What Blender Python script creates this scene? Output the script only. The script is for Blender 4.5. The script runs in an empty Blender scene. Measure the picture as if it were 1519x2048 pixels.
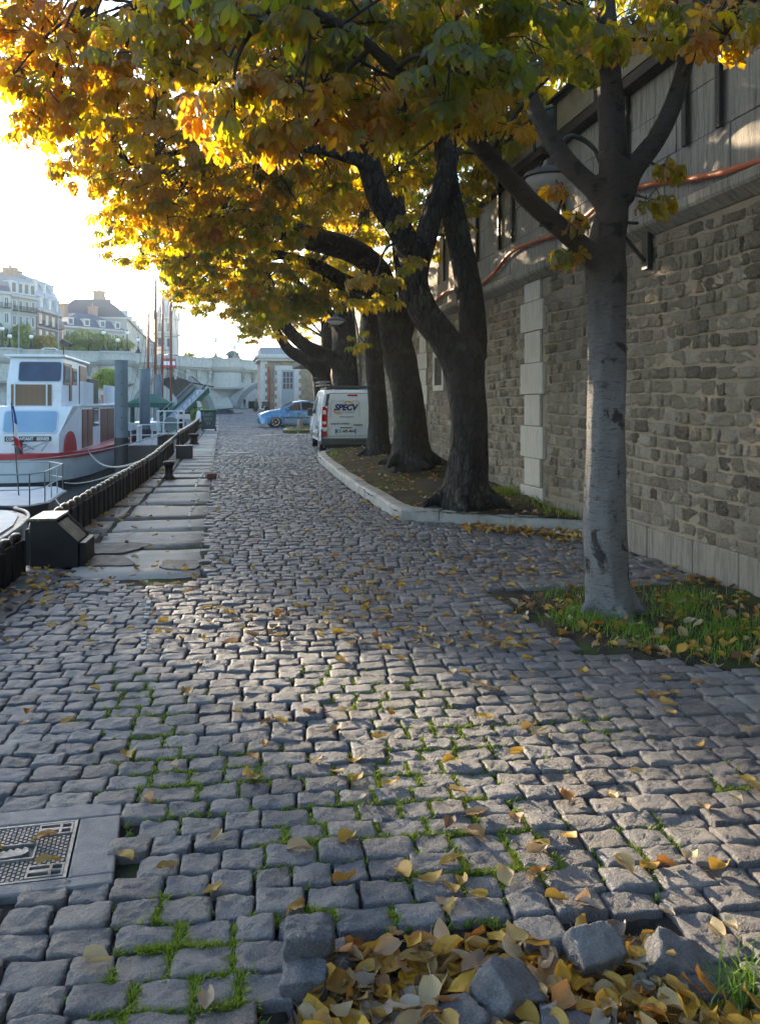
import bpy, bmesh, math, random
import numpy as np
from mathutils import Vector, Matrix, Quaternion
R = math.radians
random.seed(7); RNG = np.random.default_rng(11)
SC = bpy.context.scene
COL = SC.collection
# ---------------------------------------------------------------- camera maths (real metres, Y runs along the quay)
F, CX, HY, EYE = 1750.0, 759.5, 808.0, 1.65
TH = math.atan((CX - 445.0) / F)
SI, CO = math.sin(TH), math.cos(TH)
def gz(y):                      # the quay rises gently away from the viewer
    xs = (-50, 9, 25, 48, 80, 140, 400); zs = (0, 0, .28, .42, 1.15, .95, .9)
    return float(np.interp(y, xs, zs))
def gza(y): return np.interp(y, (-50, 9, 25, 48, 80, 140, 400), (0, 0, .28, .42, 1.15, .95, .9))
def W(px, py, d):               # world point at a depth along the view axis
    l = (px - CX) / F * d
    return Vector((d * SI + l * CO, d * CO - l * SI, EYE - (py - HY) / F * d))
def WX(px, py, X): return W(px, py, X / (SI + (px - CX) / F * CO))
def WY(px, py, Y): return W(px, py, Y / (CO - (px - CX) / F * SI))
def GR(px, py, dz=0.0):         # on the quay surface
    z = 0.0
    for _ in range(12):
        d = F * (EYE - z - dz) / max(py - HY, 1.0); p = W(px, py, d); z = gz(p.y)
    return Vector((p.x, p.y, z + dz))
# ---------------------------------------------------------------- object helpers
def link(o, parent=None):
    COL.objects.link(o)
    if parent is not None: o.parent = parent
    return o
def tag(o, label, cat=None, group=None, kind=None):
    if label: o['label'] = label
    if cat: o['category'] = cat
    if group: o['group'] = group
    if kind: o['kind'] = kind
    return o
def thing(name, label, cat, loc=(0, 0, 0), rz=0.0, group=None):
    o = bpy.data.objects.new(name, None); link(o)
    o.empty_display_size = .2
    o.location = loc; o.rotation_euler = (0, 0, rz)
    return tag(o, label, cat, group)
def kids(o): return [c for c in bpy.data.objects if c.parent == o]
def copy_tree(o, parent=None):
    c = o.copy(); COL.objects.link(c)
    if parent is not None: c.parent = parent
    for k in list(o.children): copy_tree(k, c)
    return c
class MB:
    def __init__(s): s.v = []; s.f = []; s.m = []; s.mi = 0; s.M = None
    def add(s, vs, fs):
        b = len(s.v)
        if s.M is not None: vs = [s.M @ Vector(v) for v in vs]
        s.v += [tuple(v) for v in vs]
        for f in fs: s.f.append(tuple(i + b for i in f)); s.m.append(s.mi)
        return s
    def box(s, c, size, rz=0.0, rx=0.0, ry=0.0, taper=1.0):
        hx, hy, hz = size[0] / 2, size[1] / 2, size[2] / 2
        m = Matrix.Rotation(rz, 3, 'Z') @ Matrix.Rotation(ry, 3, 'Y') @ Matrix.Rotation(rx, 3, 'X')
        vs = []
        for z in (-1, 1):
            t = taper if z > 0 else 1.0
            for x, y in ((-1, -1), (1, -1), (1, 1), (-1, 1)):
                vs.append(Vector(c) + m @ Vector((x * hx * t, y * hy * t, z * hz)))
        return s.add(vs, [(3, 2, 1, 0), (4, 5, 6, 7), (0, 1, 5, 4), (1, 2, 6, 5), (2, 3, 7, 6), (3, 0, 4, 7)])
    def box2(s, a, b): 
        return s.box([(a[i] + b[i]) / 2 for i in range(3)], [abs(b[i] - a[i]) for i in range(3)])
    def bar(s, a, b, w, h=None, up=(0, 0, 1)):
        a, b = Vector(a), Vector(b); h = h or w
        d = (b - a).normalized(); u = Vector(up)
        if abs(d.dot(u)) > .98: u = Vector((0, 1, 0))
        x = d.cross(u).normalized() * w / 2; y = x.cross(d).normalized() * h / 2
        vs = [p + i * x + j * y for p in (a, b) for i, j in ((-1, -1), (1, -1), (1, 1), (-1, 1))]
        return s.add(vs, [(3, 2, 1, 0), (4, 5, 6, 7), (0, 1, 5, 4), (1, 2, 6, 5), (2, 3, 7, 6), (3, 0, 4, 7)])
    def tube(s, pts, rad, n=8, cap=True, mod=None):
        pts = [Vector(p) for p in pts]; k = len(pts)
        if not hasattr(rad, '__len__'): rad = [rad] * k
        vs, fs = [], []; ref = None
        for i, p in enumerate(pts):
            t = (pts[min(i + 1, k - 1)] - pts[max(i - 1, 0)]).normalized()
            if ref is None:
                ref = t.orthogonal().normalized() if abs(t.z) < .9 else (Vector((1, 0, 0)) - t * t.x).normalized()
            ref = (ref - t * ref.dot(t)).normalized(); bi = t.cross(ref)
            for j in range(n):
                a = 2 * math.pi * j / n
                r = rad[i] * (mod(i, a, p) if mod else 1.0)
                vs.append(p + (ref * math.cos(a) + bi * math.sin(a)) * r)
        for i in range(k - 1):
            for j in range(n):
                fs.append((i * n + j, i * n + (j + 1) % n, (i + 1) * n + (j + 1) % n, (i + 1) * n + j))
        if cap:
            fs.append(tuple(range(n - 1, -1, -1))); fs.append(tuple((k - 1) * n + j for j in range(n)))
        return s.add(vs, fs)
    def lathe(s, prof, c=(0, 0, 0), n=16, a0=0.0, a1=2 * math.pi):
        full = abs(a1 - a0 - 2 * math.pi) < 1e-6; m = n if full else n + 1
        vs, fs = [], []
        for r, z in prof:
            for j in range(m):
                a = a0 + (a1 - a0) * j / n
                vs.append((c[0] + r * math.cos(a), c[1] + r * math.sin(a), c[2] + z))
        for i in range(len(prof) - 1):
            for j in range(n):
                j2 = (j + 1) % m
                fs.append((i * m + j, i * m + j2, (i + 1) * m + j2, (i + 1) * m + j))
        if full:
            if prof[0][0] > 1e-4: fs.append(tuple(range(n - 1, -1, -1)))
            if prof[-1][0] > 1e-4: fs.append(tuple((len(prof) - 1) * m + j for j in range(n)))
        return s.add(vs, fs)
    def prism(s, poly, z0, z1):
        n = len(poly)
        vs = [(p[0], p[1], z0) for p in poly] + [(p[0], p[1], z1) for p in poly]
        fs = [tuple(range(n - 1, -1, -1)), tuple(range(n, 2 * n))]
        fs += [(i, (i + 1) % n, n + (i + 1) % n, n + i) for i in range(n)]
        return s.add(vs, fs)
    def slab(s, poly, thick):   # a 3-D polygon given real thickness along its normal
        P = [Vector(p) for p in poly]; n = len(P)
        nn = Vector((0, 0, 0))
        for i in range(n): nn += (P[i] - P[0]).cross(P[(i + 1) % n] - P[0])
        nn.normalize()
        vs = [p - nn * thick / 2 for p in P] + [p + nn * thick / 2 for p in P]
        fs = [tuple(range(n - 1, -1, -1)), tuple(range(n, 2 * n))]
        fs += [(i, (i + 1) % n, n + (i + 1) % n, n + i) for i in range(n)]
        return s.add(vs, fs)
    def ball(s, c, r, n=10, k=7, sq=(1, 1, 1)):
        prof = [(r * math.sin(math.pi * i / k), -r * math.cos(math.pi * i / k)) for i in range(k + 1)]
        vs, fs = [], []
        for rr, z in prof:
            for j in range(n):
                a = 2 * math.pi * j / n
                vs.append((c[0] + rr * math.cos(a) * sq[0], c[1] + rr * math.sin(a) * sq[1], c[2] + z * sq[2]))
        for i in range(k):
            for j in range(n): fs.append((i * n + j, i * n + (j + 1) % n, (i + 1) * n + (j + 1) % n, (i + 1) * n + j))
        return s.add(vs, fs)
    def build(s, name, mats, parent=None, smooth=False, bevel=0.0, label=None, seg=2, angle=30):
        me = bpy.data.meshes.new(name)
        me.from_pydata(s.v, [], s.f); me.update()
        if not isinstance(mats, (list, tuple)): mats = [mats]
        for m in mats: me.materials.append(m)
        if len(mats) > 1: me.polygons.foreach_set('material_index', s.m)
        bm = bmesh.new(); bm.from_mesh(me); bmesh.ops.recalc_face_normals(bm, faces=bm.faces); bm.to_mesh(me); bm.free()
        o = bpy.data.objects.new(name, me); link(o, parent)
        if smooth:
            me.polygons.foreach_set('use_smooth', [True] * len(me.polygons))
            if smooth == 'auto': me.set_sharp_from_angle(angle=R(38))
        if bevel:
            b = o.modifiers.new('Bevel', 'BEVEL'); b.width = bevel; b.segments = seg; b.limit_method = 'ANGLE'; b.angle_limit = R(angle)
            b.harden_normals = False
        if label: o['label'] = label
        return o
def np_mesh(name, verts, faces, mats, parent=None, attrs=None, smooth=True, tri=False):
    """verts (N,3), faces (M,k) arrays of one polygon size, or a list of such arrays"""
    if not isinstance(faces, list): faces = [faces]
    me = bpy.data.meshes.new(name)
    nl = sum(f.size for f in faces); nf = sum(len(f) for f in faces)
    me.vertices.add(len(verts)); me.vertices.foreach_set('co', np.ascontiguousarray(verts, dtype=np.float32).ravel())
    me.loops.add(nl); me.loops.foreach_set('vertex_index', np.concatenate([f.ravel() for f in faces]).astype(np.int32))
    st = []; b = 0
    for f in faces:
        st.append(b + np.arange(len(f)) * f.shape[1]); b += f.size
    me.polygons.add(nf); me.polygons.foreach_set('loop_start', np.concatenate(st).astype(np.int32))
    me.update(calc_edges=True)
    if smooth: me.polygons.foreach_set('use_smooth', np.ones(nf, dtype=bool))
    for k, a in (attrs or {}).items():
        at = me.attributes.new(k, 'FLOAT', 'POINT'); at.data.foreach_set('value', np.ascontiguousarray(a, dtype=np.float32))
    for m in (mats if isinstance(mats, (list, tuple)) else [mats]): me.materials.append(m)
    me.validate()
    o = bpy.data.objects.new(name, me); link(o, parent)
    return o
def spline(pts, n=6):           # Catmull-Rom through points (tuples of any length)
    P = np.array([tuple(p) for p in pts], dtype=float)
    P = np.vstack([2 * P[0] - P[1], P, 2 * P[-1] - P[-2]])
    out = []
    for i in range(1, len(P) - 2):
        for t in np.linspace(0, 1, n, endpoint=False):
            a, b, c, d = P[i - 1], P[i], P[i + 1], P[i + 2]
            out.append(.5 * ((2 * b) + (-a + c) * t + (2 * a - 5 * b + 4 * c - d) * t * t + (-a + 3 * b - 3 * c + d) * t ** 3))
    out.append(P[-2])
    return np.array(out)
def in_poly(x, y, poly):
    x = np.asarray(x); y = np.asarray(y); r = np.zeros(x.shape, bool); n = len(poly)
    for i in range(n):
        x0, y0 = poly[i][0], poly[i][1]; x1, y1 = poly[(i + 1) % n][0], poly[(i + 1) % n][1]
        if y0 == y1: continue
        c = ((y0 > y) != (y1 > y)) & (x < (x1 - x0) * (y - y0) / (y1 - y0) + x0)
        r ^= c
    return r
def text_mesh(name, body, size, mat, parent, loc, rot, depth=.004, align='CENTER', shear=0.0, bold=0.0, sx=1.0):
    cu = bpy.data.curves.new(name, 'FONT'); cu.body = body; cu.size = size; cu.extrude = depth / 2
    cu.align_x = align; cu.align_y = 'CENTER'; cu.shear = shear; cu.offset = bold; cu.resolution_u = 3
    t = bpy.data.objects.new('tmp', cu); COL.objects.link(t)
    dg = bpy.context.evaluated_depsgraph_get()
    me = bpy.data.meshes.new_from_object(t.evaluated_get(dg)); bpy.data.objects.remove(t)
    me.materials.clear(); me.materials.append(mat)
    o = bpy.data.objects.new(name, me); link(o, parent); o.location = loc; o.rotation_euler = rot; o.scale = (sx, 1, 1)
    return o
# ---------------------------------------------------------------- material helpers
class NT:
    def __init__(s, name):
        s.mat = bpy.data.materials.new(name); s.mat.use_nodes = True
        s.t = s.mat.node_tree; s.t.nodes.clear()
        s.out = s.n('ShaderNodeOutputMaterial')
    def n(s, typ, **kw):
        nd = s.t.nodes.new(typ)
        for k, v in kw.items():
            if k.startswith('i_'):
                key = k[2:]; key = int(key) if key.isdigit() else key.replace('_', ' ')
                s.set(nd.inputs[key], v)
            else: setattr(nd, k, v)
        return nd
    def set(s, sock, v):
        if isinstance(v, bpy.types.NodeSocket): s.t.links.new(v, sock)
        elif isinstance(v, bpy.types.Node): s.t.links.new(v.outputs[0], sock)
        else:
            if hasattr(sock.default_value, '__len__') and not hasattr(v, '__len__'): v = (v,) * len(sock.default_value)
            if hasattr(v, '__len__') and sock.type == 'RGBA' and len(v) == 3: v = tuple(v) + (1,)
            sock.default_value = v
    def co(s, scale=(1, 1, 1), kind='Object', loc=(0, 0, 0)):
        tc = s.n('ShaderNodeTexCoord'); mp = s.n('ShaderNodeMapping')
        s.t.links.new(tc.outputs[kind], mp.inputs[0]); mp.inputs['Scale'].default_value = scale; mp.inputs['Location'].default_value = loc
        return mp.outputs[0]
    def noise(s, scale, detail=4, rough=.55, vec=None, dist=0.0):
        return s.n('ShaderNodeTexNoise', i_Scale=scale, i_Detail=detail, i_Roughness=rough, i_Distortion=dist, i_Vector=vec if vec is not None else s.co()).outputs[0]
    def voro(s, scale, vec=None, feature='F1', out=0, rnd=1.0):
        v = s.n('ShaderNodeTexVoronoi', feature=feature, i_Scale=scale, i_Randomness=rnd, i_Vector=vec if vec is not None else s.co())
        return v.outputs[out]
    def ramp(s, fac, stops, interp='LINEAR'):
        r = s.n('ShaderNodeValToRGB'); cr = r.color_ramp; cr.interpolation = interp
        while len(cr.elements) < len(stops): cr.elements.new(.5)
        for e, (p, c) in zip(cr.elements, stops):
            e.position = p; e.color = (tuple(c) + (1,))[:4] if hasattr(c, '__len__') else (c, c, c, 1)
        s.set(r.inputs[0], fac); return r.outputs[0]
    def mix(s, fac, a, b, mode='MIX'):
        m = s.n('ShaderNodeMix', data_type='RGBA', blend_type=mode)
        s.set(m.inputs[0], fac); s.set(m.inputs[6], a); s.set(m.inputs[7], b); return m.outputs[2]
    def math(s, op, a, b=0.0, clamp=False):
        m = s.n('ShaderNodeMath', operation=op, use_clamp=clamp); s.set(m.inputs[0], a); s.set(m.inputs[1], b); return m.outputs[0]
    def mapr(s, v, a, b, c=0.0, d=1.0):
        m = s.n('ShaderNodeMapRange', clamp=True); s.set(m.inputs[0], v)
        for i, x in enumerate((a, b, c, d)): m.inputs[i + 1].default_value = x
        return m.outputs[0]
    def attr(s, name): return s.n('ShaderNodeAttribute', attribute_name=name).outputs['Fac']
    def bump(s, h, strength=.5, dist=.02, normal=None):
        b = s.n('ShaderNodeBump', i_Strength=strength, i_Distance=dist); s.set(b.inputs['Height'], h)
        if normal is not None: s.set(b.inputs['Normal'], normal)
        return b.outputs[0]
    def pbr(s, col, rough=.6, metal=0.0, normal=None, spec=.5, **kw):
        p = s.n('ShaderNodeBsdfPrincipled'); s.set(p.inputs['Base Color'], col); s.set(p.inputs['Roughness'], rough)
        s.set(p.inputs['Metallic'], metal); s.set(p.inputs['Specular IOR Level'], spec)
        if normal is not None: s.set(p.inputs['Normal'], normal)
        for k, v in kw.items(): s.set(p.inputs[k.replace('_', ' ')], v)
        return p.outputs[0]
    def done(s, shader, disp=None):
        s.t.links.new(shader, s.out.inputs[0]); return s.mat
def sc3(c, k): return tuple(min(1.0, x * k) for x in c)
def pmat(name, col, rough=.6, var=.25, scale=3.0, bump=.2, bscale=40.0, metal=0.0, spec=.5, dirt=None, dirt_scale=1.2, dirt_amt=.5, bdist=.01, **kw):
    t = NT(name); c = t.mix(t.noise(scale, 5), sc3(col, 1 - var), sc3(col, 1 + var))
    if dirt is not None:
        c = t.mix(t.mapr(t.noise(dirt_scale, 8, .7), .48, .68, 0, dirt_amt), c, dirt)
    nrm = t.bump(t.noise(bscale, 6, .65), bump, bdist) if bump else None
    rg = t.mapr(t.noise(scale * 2.3, 4), .3, .7, max(0, rough - .1), min(1, rough + .1))
    return t.done(t.pbr(c, rg, metal, nrm, spec, **kw))
def glass_dark(name, col=(.02, .025, .03), rough=.06):
    t = NT(name); return t.done(t.pbr(col, rough, 0, None, .6))
# ================================================================ GROUND
WALLX = 4.58
def ring(n):
    return {9: np.array([-1, -.95, -.8, -.42, 0, .42, .8, .95, 1.]), 7: np.array([-1, -.92, -.55, 0, .55, .92, 1.]),
            11: np.array([-1, -.955, -.85, -.6, -.3, 0, .3, .6, .85, .955, 1.]), 5: np.array([-1, -.86, 0, .86, 1.]), 4: np.array([-1, -.8, .8, 1.])}[n]
def stones(cx, cy, hx, hy, rot, top, drop, n, amp=.006, edge=.012, jit=.06, rnd=.14, tilt=.03, seed=1):
    """lumpy rounded setts: returns verts (N*n*n,3) in plane coords and faces"""
    rg = np.random.default_rng(seed); N = len(cx); u = ring(n)
    U, V = np.meshgrid(u, u, indexing='xy'); U = U.ravel(); V = V.ravel()
    E = np.maximum(abs(U), abs(V))
    u2 = U * (1 - rnd * abs(V) ** 5); v2 = V * (1 - rnd * abs(U) ** 5)
    cj = rg.normal(0, jit, (N, 4, 2))
    wgt = np.stack([(1 - u2) * (1 - v2), (1 + u2) * (1 - v2), (1 + u2) * (1 + v2), (1 - u2) * (1 + v2)]) / 4
    off = np.einsum('kp,nkd->npd', wgt, cj)
    ph = rg.uniform(0, 6.28, (N, 8))
    P = lambda i: ph[:, i][:, None]
    lx = (u2[None] + off[:, :, 0]) + .022 * np.sin(5 * V[None] + P(0)) * (E > .7) + .016 * np.sin(11 * V[None] + P(1)) * (E > .7)
    ly = (v2[None] + off[:, :, 1]) + .028 * np.sin(5 * U[None] + P(2)) * (E > .7) + .018 * np.sin(12 * U[None] + P(3)) * (E > .7)
    lx = lx * np.asarray(hx)[:, None]; ly = ly * np.asarray(hy)[:, None]
    z = amp * (np.sin(2.2 * U[None] + P(4) + 1.2 * np.sin(2 * V[None] + P(0))) + .7 * np.sin(3.4 * V[None] + P(5) + U[None]) + .75 * np.sin(6.5 * U[None] + P(6)) * np.sin(5.2 * V[None] + P(7)) + .5 * np.sin(9 * V[None] + 4 * U[None] + P(1)))
    z = z - edge * np.clip((E - .70) / .30, 0, 1)[None] ** 2.4
    z = np.where(E[None] > .999, -np.asarray(drop if hasattr(drop, '__len__') else np.full(N, drop))[:, None], z)
    tx = rg.normal(0, tilt, N)[:, None]; ty = rg.normal(0, tilt, N)[:, None]
    z = z + (tx * lx + ty * ly) * (E[None] < .999) + np.asarray(top)[:, None]
    c, s = np.cos(rot), np.sin(rot)
    c = np.broadcast_to(c, (N,))[:, None]; s = np.broadcast_to(s, (N,))[:, None]
    X = np.asarray(cx)[:, None] + lx * c - ly * s; Y = np.asarray(cy)[:, None] + lx * s + ly * c
    vs = np.stack([X, Y, z], -1).reshape(-1, 3)
    i = np.arange(n - 1); I, J = np.meshgrid(i, i, indexing='ij'); a = (I * n + J).ravel()
    q = np.stack([a, a + 1, a + n + 1, a + n], -1)
    fs = (q[None] + (np.arange(N) * n * n)[:, None, None]).reshape(-1, 4)
    return vs, fs
# ---- outlines on the quay, in metres
HOLE = [tuple(GR(*p).xy) for p in ((565, 2140), (560, 2035), (592, 1975), (655, 1940), (668, 1868), (760, 1862), (1000, 1860), (1130, 1862), (1215, 1836), (1335, 1842), (1400, 1905), (1425, 1965), (1519, 1990), (1700, 2000), (1700, 2140))]
PIT = [tuple(GR(*p).xy) for p in ((984, 1178), (1165, 1174), (1330, 1166), (1400, 1150))] + [(WALLX, 7.9), (WALLX, 4.6)] + [tuple(GR(*p).xy) for p in ((1519, 1345), (1300, 1316), (1150, 1302), (1070, 1245))]
kpx = ((1172, 1066), (1050, 1058), (925, 1047), (830, 1041), (790, 1034), (745, 1005), (700, 975), (662, 945), (640, 926), (634, 915))
KERB = [GR(*p) for p in kpx]
KERB += [Vector((2.45, 23.0, gz(23))), Vector((2.9, 23.5, gz(23.5))), Vector((4.5, 23.6, gz(23.6)))]
KS = spline([(p.x, p.y) for p in KERB], 6)
PLANT = [tuple(p) for p in KS]
def edge_x(y): return np.interp(y, (-5, 7, 9, 12, 15, 19, 36, 60, 100), (-2.12, -2.08, -2.0, -1.85, -1.7, -1.52, -1.3, -1.25, -1.25))
pTR, pBR = GR(246, 1600), GR(226, 1764)
eY = (pBR - pTR); eY.z = 0; fl = eY.length; eY.normalize(); eX = Vector((eY.y, -eY.x, 0))
if eX.x > 0: eX = -eX
FRAME = [(pTR + eX * a + eY * b).xy[:] for a, b in ((0, 0), (1.15, 0), (1.15, fl), (0, fl))]
STRIP_Y0, STRIP_X1 = 8.55, -.18
# ---- materials
def cobble_mat():
    t = NT('granite_sett'); tone = t.attr('tone'); warm = t.attr('warm'); v = t.co()
    base = t.ramp(tone, [(0, (.046, .051, .065)), (.45, (.108, .116, .138)), (1, (.225, .23, .24))])
    base = t.mix(t.math('MULTIPLY', warm, .7), base, t.mix(tone, (.15, .115, .098), (.29, .235, .195)))
    g = t.noise(160, 5, .75, v); base = t.mix(t.mapr(g, .44, .62, 0, .6), base, t.mix(.6, base, (.42, .40, .38)))
    st = t.noise(9, 6, .7, v); base = t.mix(t.mapr(st, .45, .72, 0, .65), base, t.mix(.55, base, (.03, .03, .032)))
    h = t.math('ADD', t.math('MULTIPLY', t.noise(28, 6, .7, v), 1.0), t.math('MULTIPLY', t.noise(120, 5, .8, v), .35))
    n = t.bump(h, 1.0, .03)
    rg = t.mapr(t.noise(14, 5, .6, v), .3, .7, .42, .68)
    return t.done(t.pbr(base, rg, 0, n, .55))
def bed_mat():
    t = NT('joint_earth'); v = t.co()
    c = t.mix(t.noise(30, 6, .7, v), (.02, .018, .016), (.075, .062, .048))
    c = t.mix(t.mapr(t.noise(2.2, 5, .6, v), .52, .62), c, t.mix(t.noise(60, 4, .6, v), (.02, .045, .008), (.06, .10, .018)))
    return t.done(t.pbr(c, .95, 0, t.bump(t.noise(70, 6, .7, v), .8, .02), .2))
M_COB = cobble_mat(); M_BED = bed_mat()
def slab_mat():
    t = NT('quay_slab'); tone = t.attr('tone'); v = t.co()
    n1 = t.noise(1.7, 7, .65, v, .6)
    k = t.math('ADD', tone, t.math('MULTIPLY', t.math('SUBTRACT', n1, .5), 2.0))
    c = t.ramp(k, [(.28, (.085, .085, .088)), (.45, (.14, .135, .13)), (.52, (.27, .255, .225)), (.95, (.40, .375, .33))])
    c = t.mix(t.mapr(t.noise(60, 6, .75, v), .4, .7, 0, .5), c, t.mix(.5, c, (.05, .05, .05)))
    return t.done(t.pbr(c, t.mapr(k, .3, .6, .58, .75), 0, t.bump(t.noise(45, 7, .7, v), .6, .012), .5))
M_SLAB = slab_mat()
M_KERB = pmat('kerb_granite', (.32, .30, .265), .75, .3, 2.5, .6, 60, dirt=(.10, .095, .085), dirt_scale=3.0, dirt_amt=.75)
M_SOIL = None
def soil_mat():
    t = NT('planter_soil'); v = t.co()
    c = t.mix(t.noise(22, 7, .7, v), (.022, .016, .011), (.085, .06, .04))
    m = t.mapr(t.noise(1.5, 6, .65, v, .4), .50, .60)
    c = t.mix(t.math('MULTIPLY', m, .85), c, t.mix(t.noise(50, 4, .6, v), (.03, .045, .008), (.12, .13, .02)))
    return t.done(t.pbr(c, .95, 0, t.bump(t.noise(55, 7, .7, v), 1.0, .03), .2))
M_SOIL = soil_mat()
# ---- the setts
ROWA = -.052
SX, SY, SHX, SHY, STOP, SROT, SDROP = [], [], [], [], [], [], []
t_ = 1.2
ri = 0
while t_ < 84:
    pitch = random.gauss(.144, .007) * (1 if t_ < 14 else 1.05)
    lim0, lim1 = (-2.3, 4.7)
    s = lim0 + random.uniform(-.2, 0)
    while s < lim1:
        w = min(.27, max(.12, random.gauss(.168, .024)))
        c = s + w / 2
        X = c; Y = t_ + ROWA * c + .035 * math.sin(c * 1.1 + t_ * .5) + .018 * math.sin(c * 3 + t_ * 1.7)
        s += w
        if X < edge_x(Y) + .05 or X > WALLX - .08: continue
        if Y > STRIP_Y0 + .35 * math.sin(X * 3) and X < STRIP_X1 - .02: continue
        if Y > 9 and X > 2.2 and in_poly(X, Y, PLANT): continue
        if Y < 9.5 and in_poly(X, Y, PIT): continue
        if Y < 5 and (in_poly(X, Y, HOLE) or in_poly(X, Y, FRAME)): continue
        SX.append(X); SY.append(Y); SHX.append(w / 2 - random.uniform(.001, .0042)); SHY.append(pitch / 2 - random.uniform(.0006, .004))
        STOP.append(gz(Y) + random.gauss(0, .0042)); SROT.append(ROWA + random.gauss(0, .012)); SDROP.append(.14 if Y < 3.6 else .045)
    t_ += pitch; ri += 1
SX, SY, SHX, SHY, STOP, SROT, SDROP = map(np.array, (SX, SY, SHX, SHY, STOP, SROT, SDROP))
# stones bordering the hole sit a little proud and loose
from mathutils import noise as MN
def fbm(x, y, s=1.0, o=3): return sum(MN.noise((x * s * 2 ** k, y * s * 2 ** k, 7.3 * k)) / 2 ** k for k in range(o))
tone = np.clip(RNG.normal(.45, .2, len(SX)) + np.array([.25 * fbm(x, y, .5) for x, y in zip(SX, SY)]), 0, 1)
warm = np.clip(np.array([.30 + .9 * fbm(x + 9, y, .33, 2) - .25 * (x < -.6) for x, y in zip(SX, SY)]) + RNG.normal(0, .18, len(SX)), 0, 1)  # cooler at the left; warm light of the middle put into sett colour
vv, ff, ta, wa = [], [], [], []; base = 0
for lo, hi, n, amp in ((0, 4.6, 11, .0034), (4.6, 8, 9, .0031), (8, 15, 7, .0029), (15, 34, 5, .0026), (34, 99, 4, .002)):
    k = (SY >= lo) & (SY < hi)
    v, f = stones(SX[k], SY[k], SHX[k], SHY[k], SROT[k], STOP[k], SDROP[k], n, amp, .008 if n > 7 else (.007 if n > 5 else .005), .03, .045 if n > 5 else .03, .017 if n > 7 else .010, seed=int(lo * 10) + 3)
    vv.append(v); ff.append(f + base); base += len(v); ta.append(np.repeat(tone[k], n * n)); wa.append(np.repeat(warm[k], n * n))
o = np_mesh('cobbled_road', np.vstack(vv), np.vstack(ff), M_COB, attrs={'tone': np.concatenate(ta), 'warm': np.concatenate(wa)})
tag(o, 'grey granite setts paving the quay', None, None, 'structure')
# ---- bed under the setts (with the hole and the tree pit)
def bed_grid(name, x0, x1, y0, y1, st, mat, zf):
    xs = np.arange(x0, x1 + st * .5, st); ys = np.arange(y0, y1 + st * .5, st)
    X, Y = np.meshgrid(xs, ys); Z = zf(X, Y)
    n = len(xs); i = np.arange(len(ys) - 1); j = np.arange(n - 1); I, J = np.meshgrid(i, j, indexing='ij'); a = (I * n + J).ravel()
    return np.stack([X, Y, Z], -1).reshape(-1, 3), np.stack([a, a + 1, a + n + 1, a + n], -1)
def lump(X, Y, s, a):
    return a * (np.sin(X * 3.1 * s + 1.3 * np.sin(Y * 2.3 * s)) * np.sin(Y * 2.7 * s + np.sin(X * 1.9 * s)) + .5 * np.sin(X * 7.7 * s + Y * 4.1 * s) * np.sin(Y * 8.3 * s - X * 3 * s) + .25 * np.sin(X * 17 * s + 2 * np.sin(Y * 9 * s)) * np.sin(Y * 19 * s))
def zbed(X, Y):
    z = gza(Y) - .034 + lump(X, Y, 6, .004)
    h = in_poly(X, Y, HOLE); z = np.where(h, -.125 + lump(X, Y, 3, .012), z)
    p = in_poly(X, Y, PIT); z = np.where(p, gza(Y) - .012 + lump(X, Y, 2, .018), z)
    return z
v1, f1 = bed_grid('a', -2.1, 4.62, 1.0, 9.0, .04, None, zbed)
v2, f2 = bed_grid('b', -2.1, 6.62, 9.0, 150.0, .48, None, lambda X, Y: gza(Y) - .024 - .0 * X)
v2[:, 0] = np.maximum(v2[:, 0], edge_x(v2[:, 1]) - .05)
tag(np_mesh('road_bed', np.vstack([v1, v2]), np.vstack([f1, f2 + len(v1)]), M_BED), 'dark earth and moss in the joints of the paving', None, None, 'structure')
mb = MB(); mb.box2((-2.08, -60, -.3), (60, 1.0, -.03)); tag(mb.build('near_ground', M_BED), 'paved ground behind the viewpoint', None, None, 'structure')
# ---- stone strip along the water's edge
sx, sy, hx, hy, tp, tn = [], [], [], [], [], []
y = STRIP_Y0 + .1
while y < 78:
    L = random.choice((.8, 1.0, 1.25, 1.6)) * (1 if y < 25 else 1.3)
    e = float(edge_x(y + L / 2)); xm = e + .42
    g = random.random()
    for a, b, dt in ((e, xm, -.12), (xm + .012, STRIP_X1, 0)):
        sx.append((a + b) / 2); sy.append(y + L / 2); hx.append((b - a) / 2 - .004); hy.append(L / 2 - .001); tp.append(gz(y + L / 2) - .006 + random.gauss(0, .002))
        tn.append(np.clip((.72 if g > .36 else .18) + random.gauss(0, .1) + dt, 0, 1))
    y += L
v, f = stones(np.array(sx), np.array(sy), np.array(hx), np.array(hy), 0.0, np.array(tp), .06, 7, .003, .0025, .006, .012, .003, seed=77)
tag(np_mesh('stone_quay_edge', v, f, M_SLAB, attrs={'tone': np.repeat(np.array(tn), 49)}), 'pale and damp dark stone slabs along the quay edge', None, None, 'structure')
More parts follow.
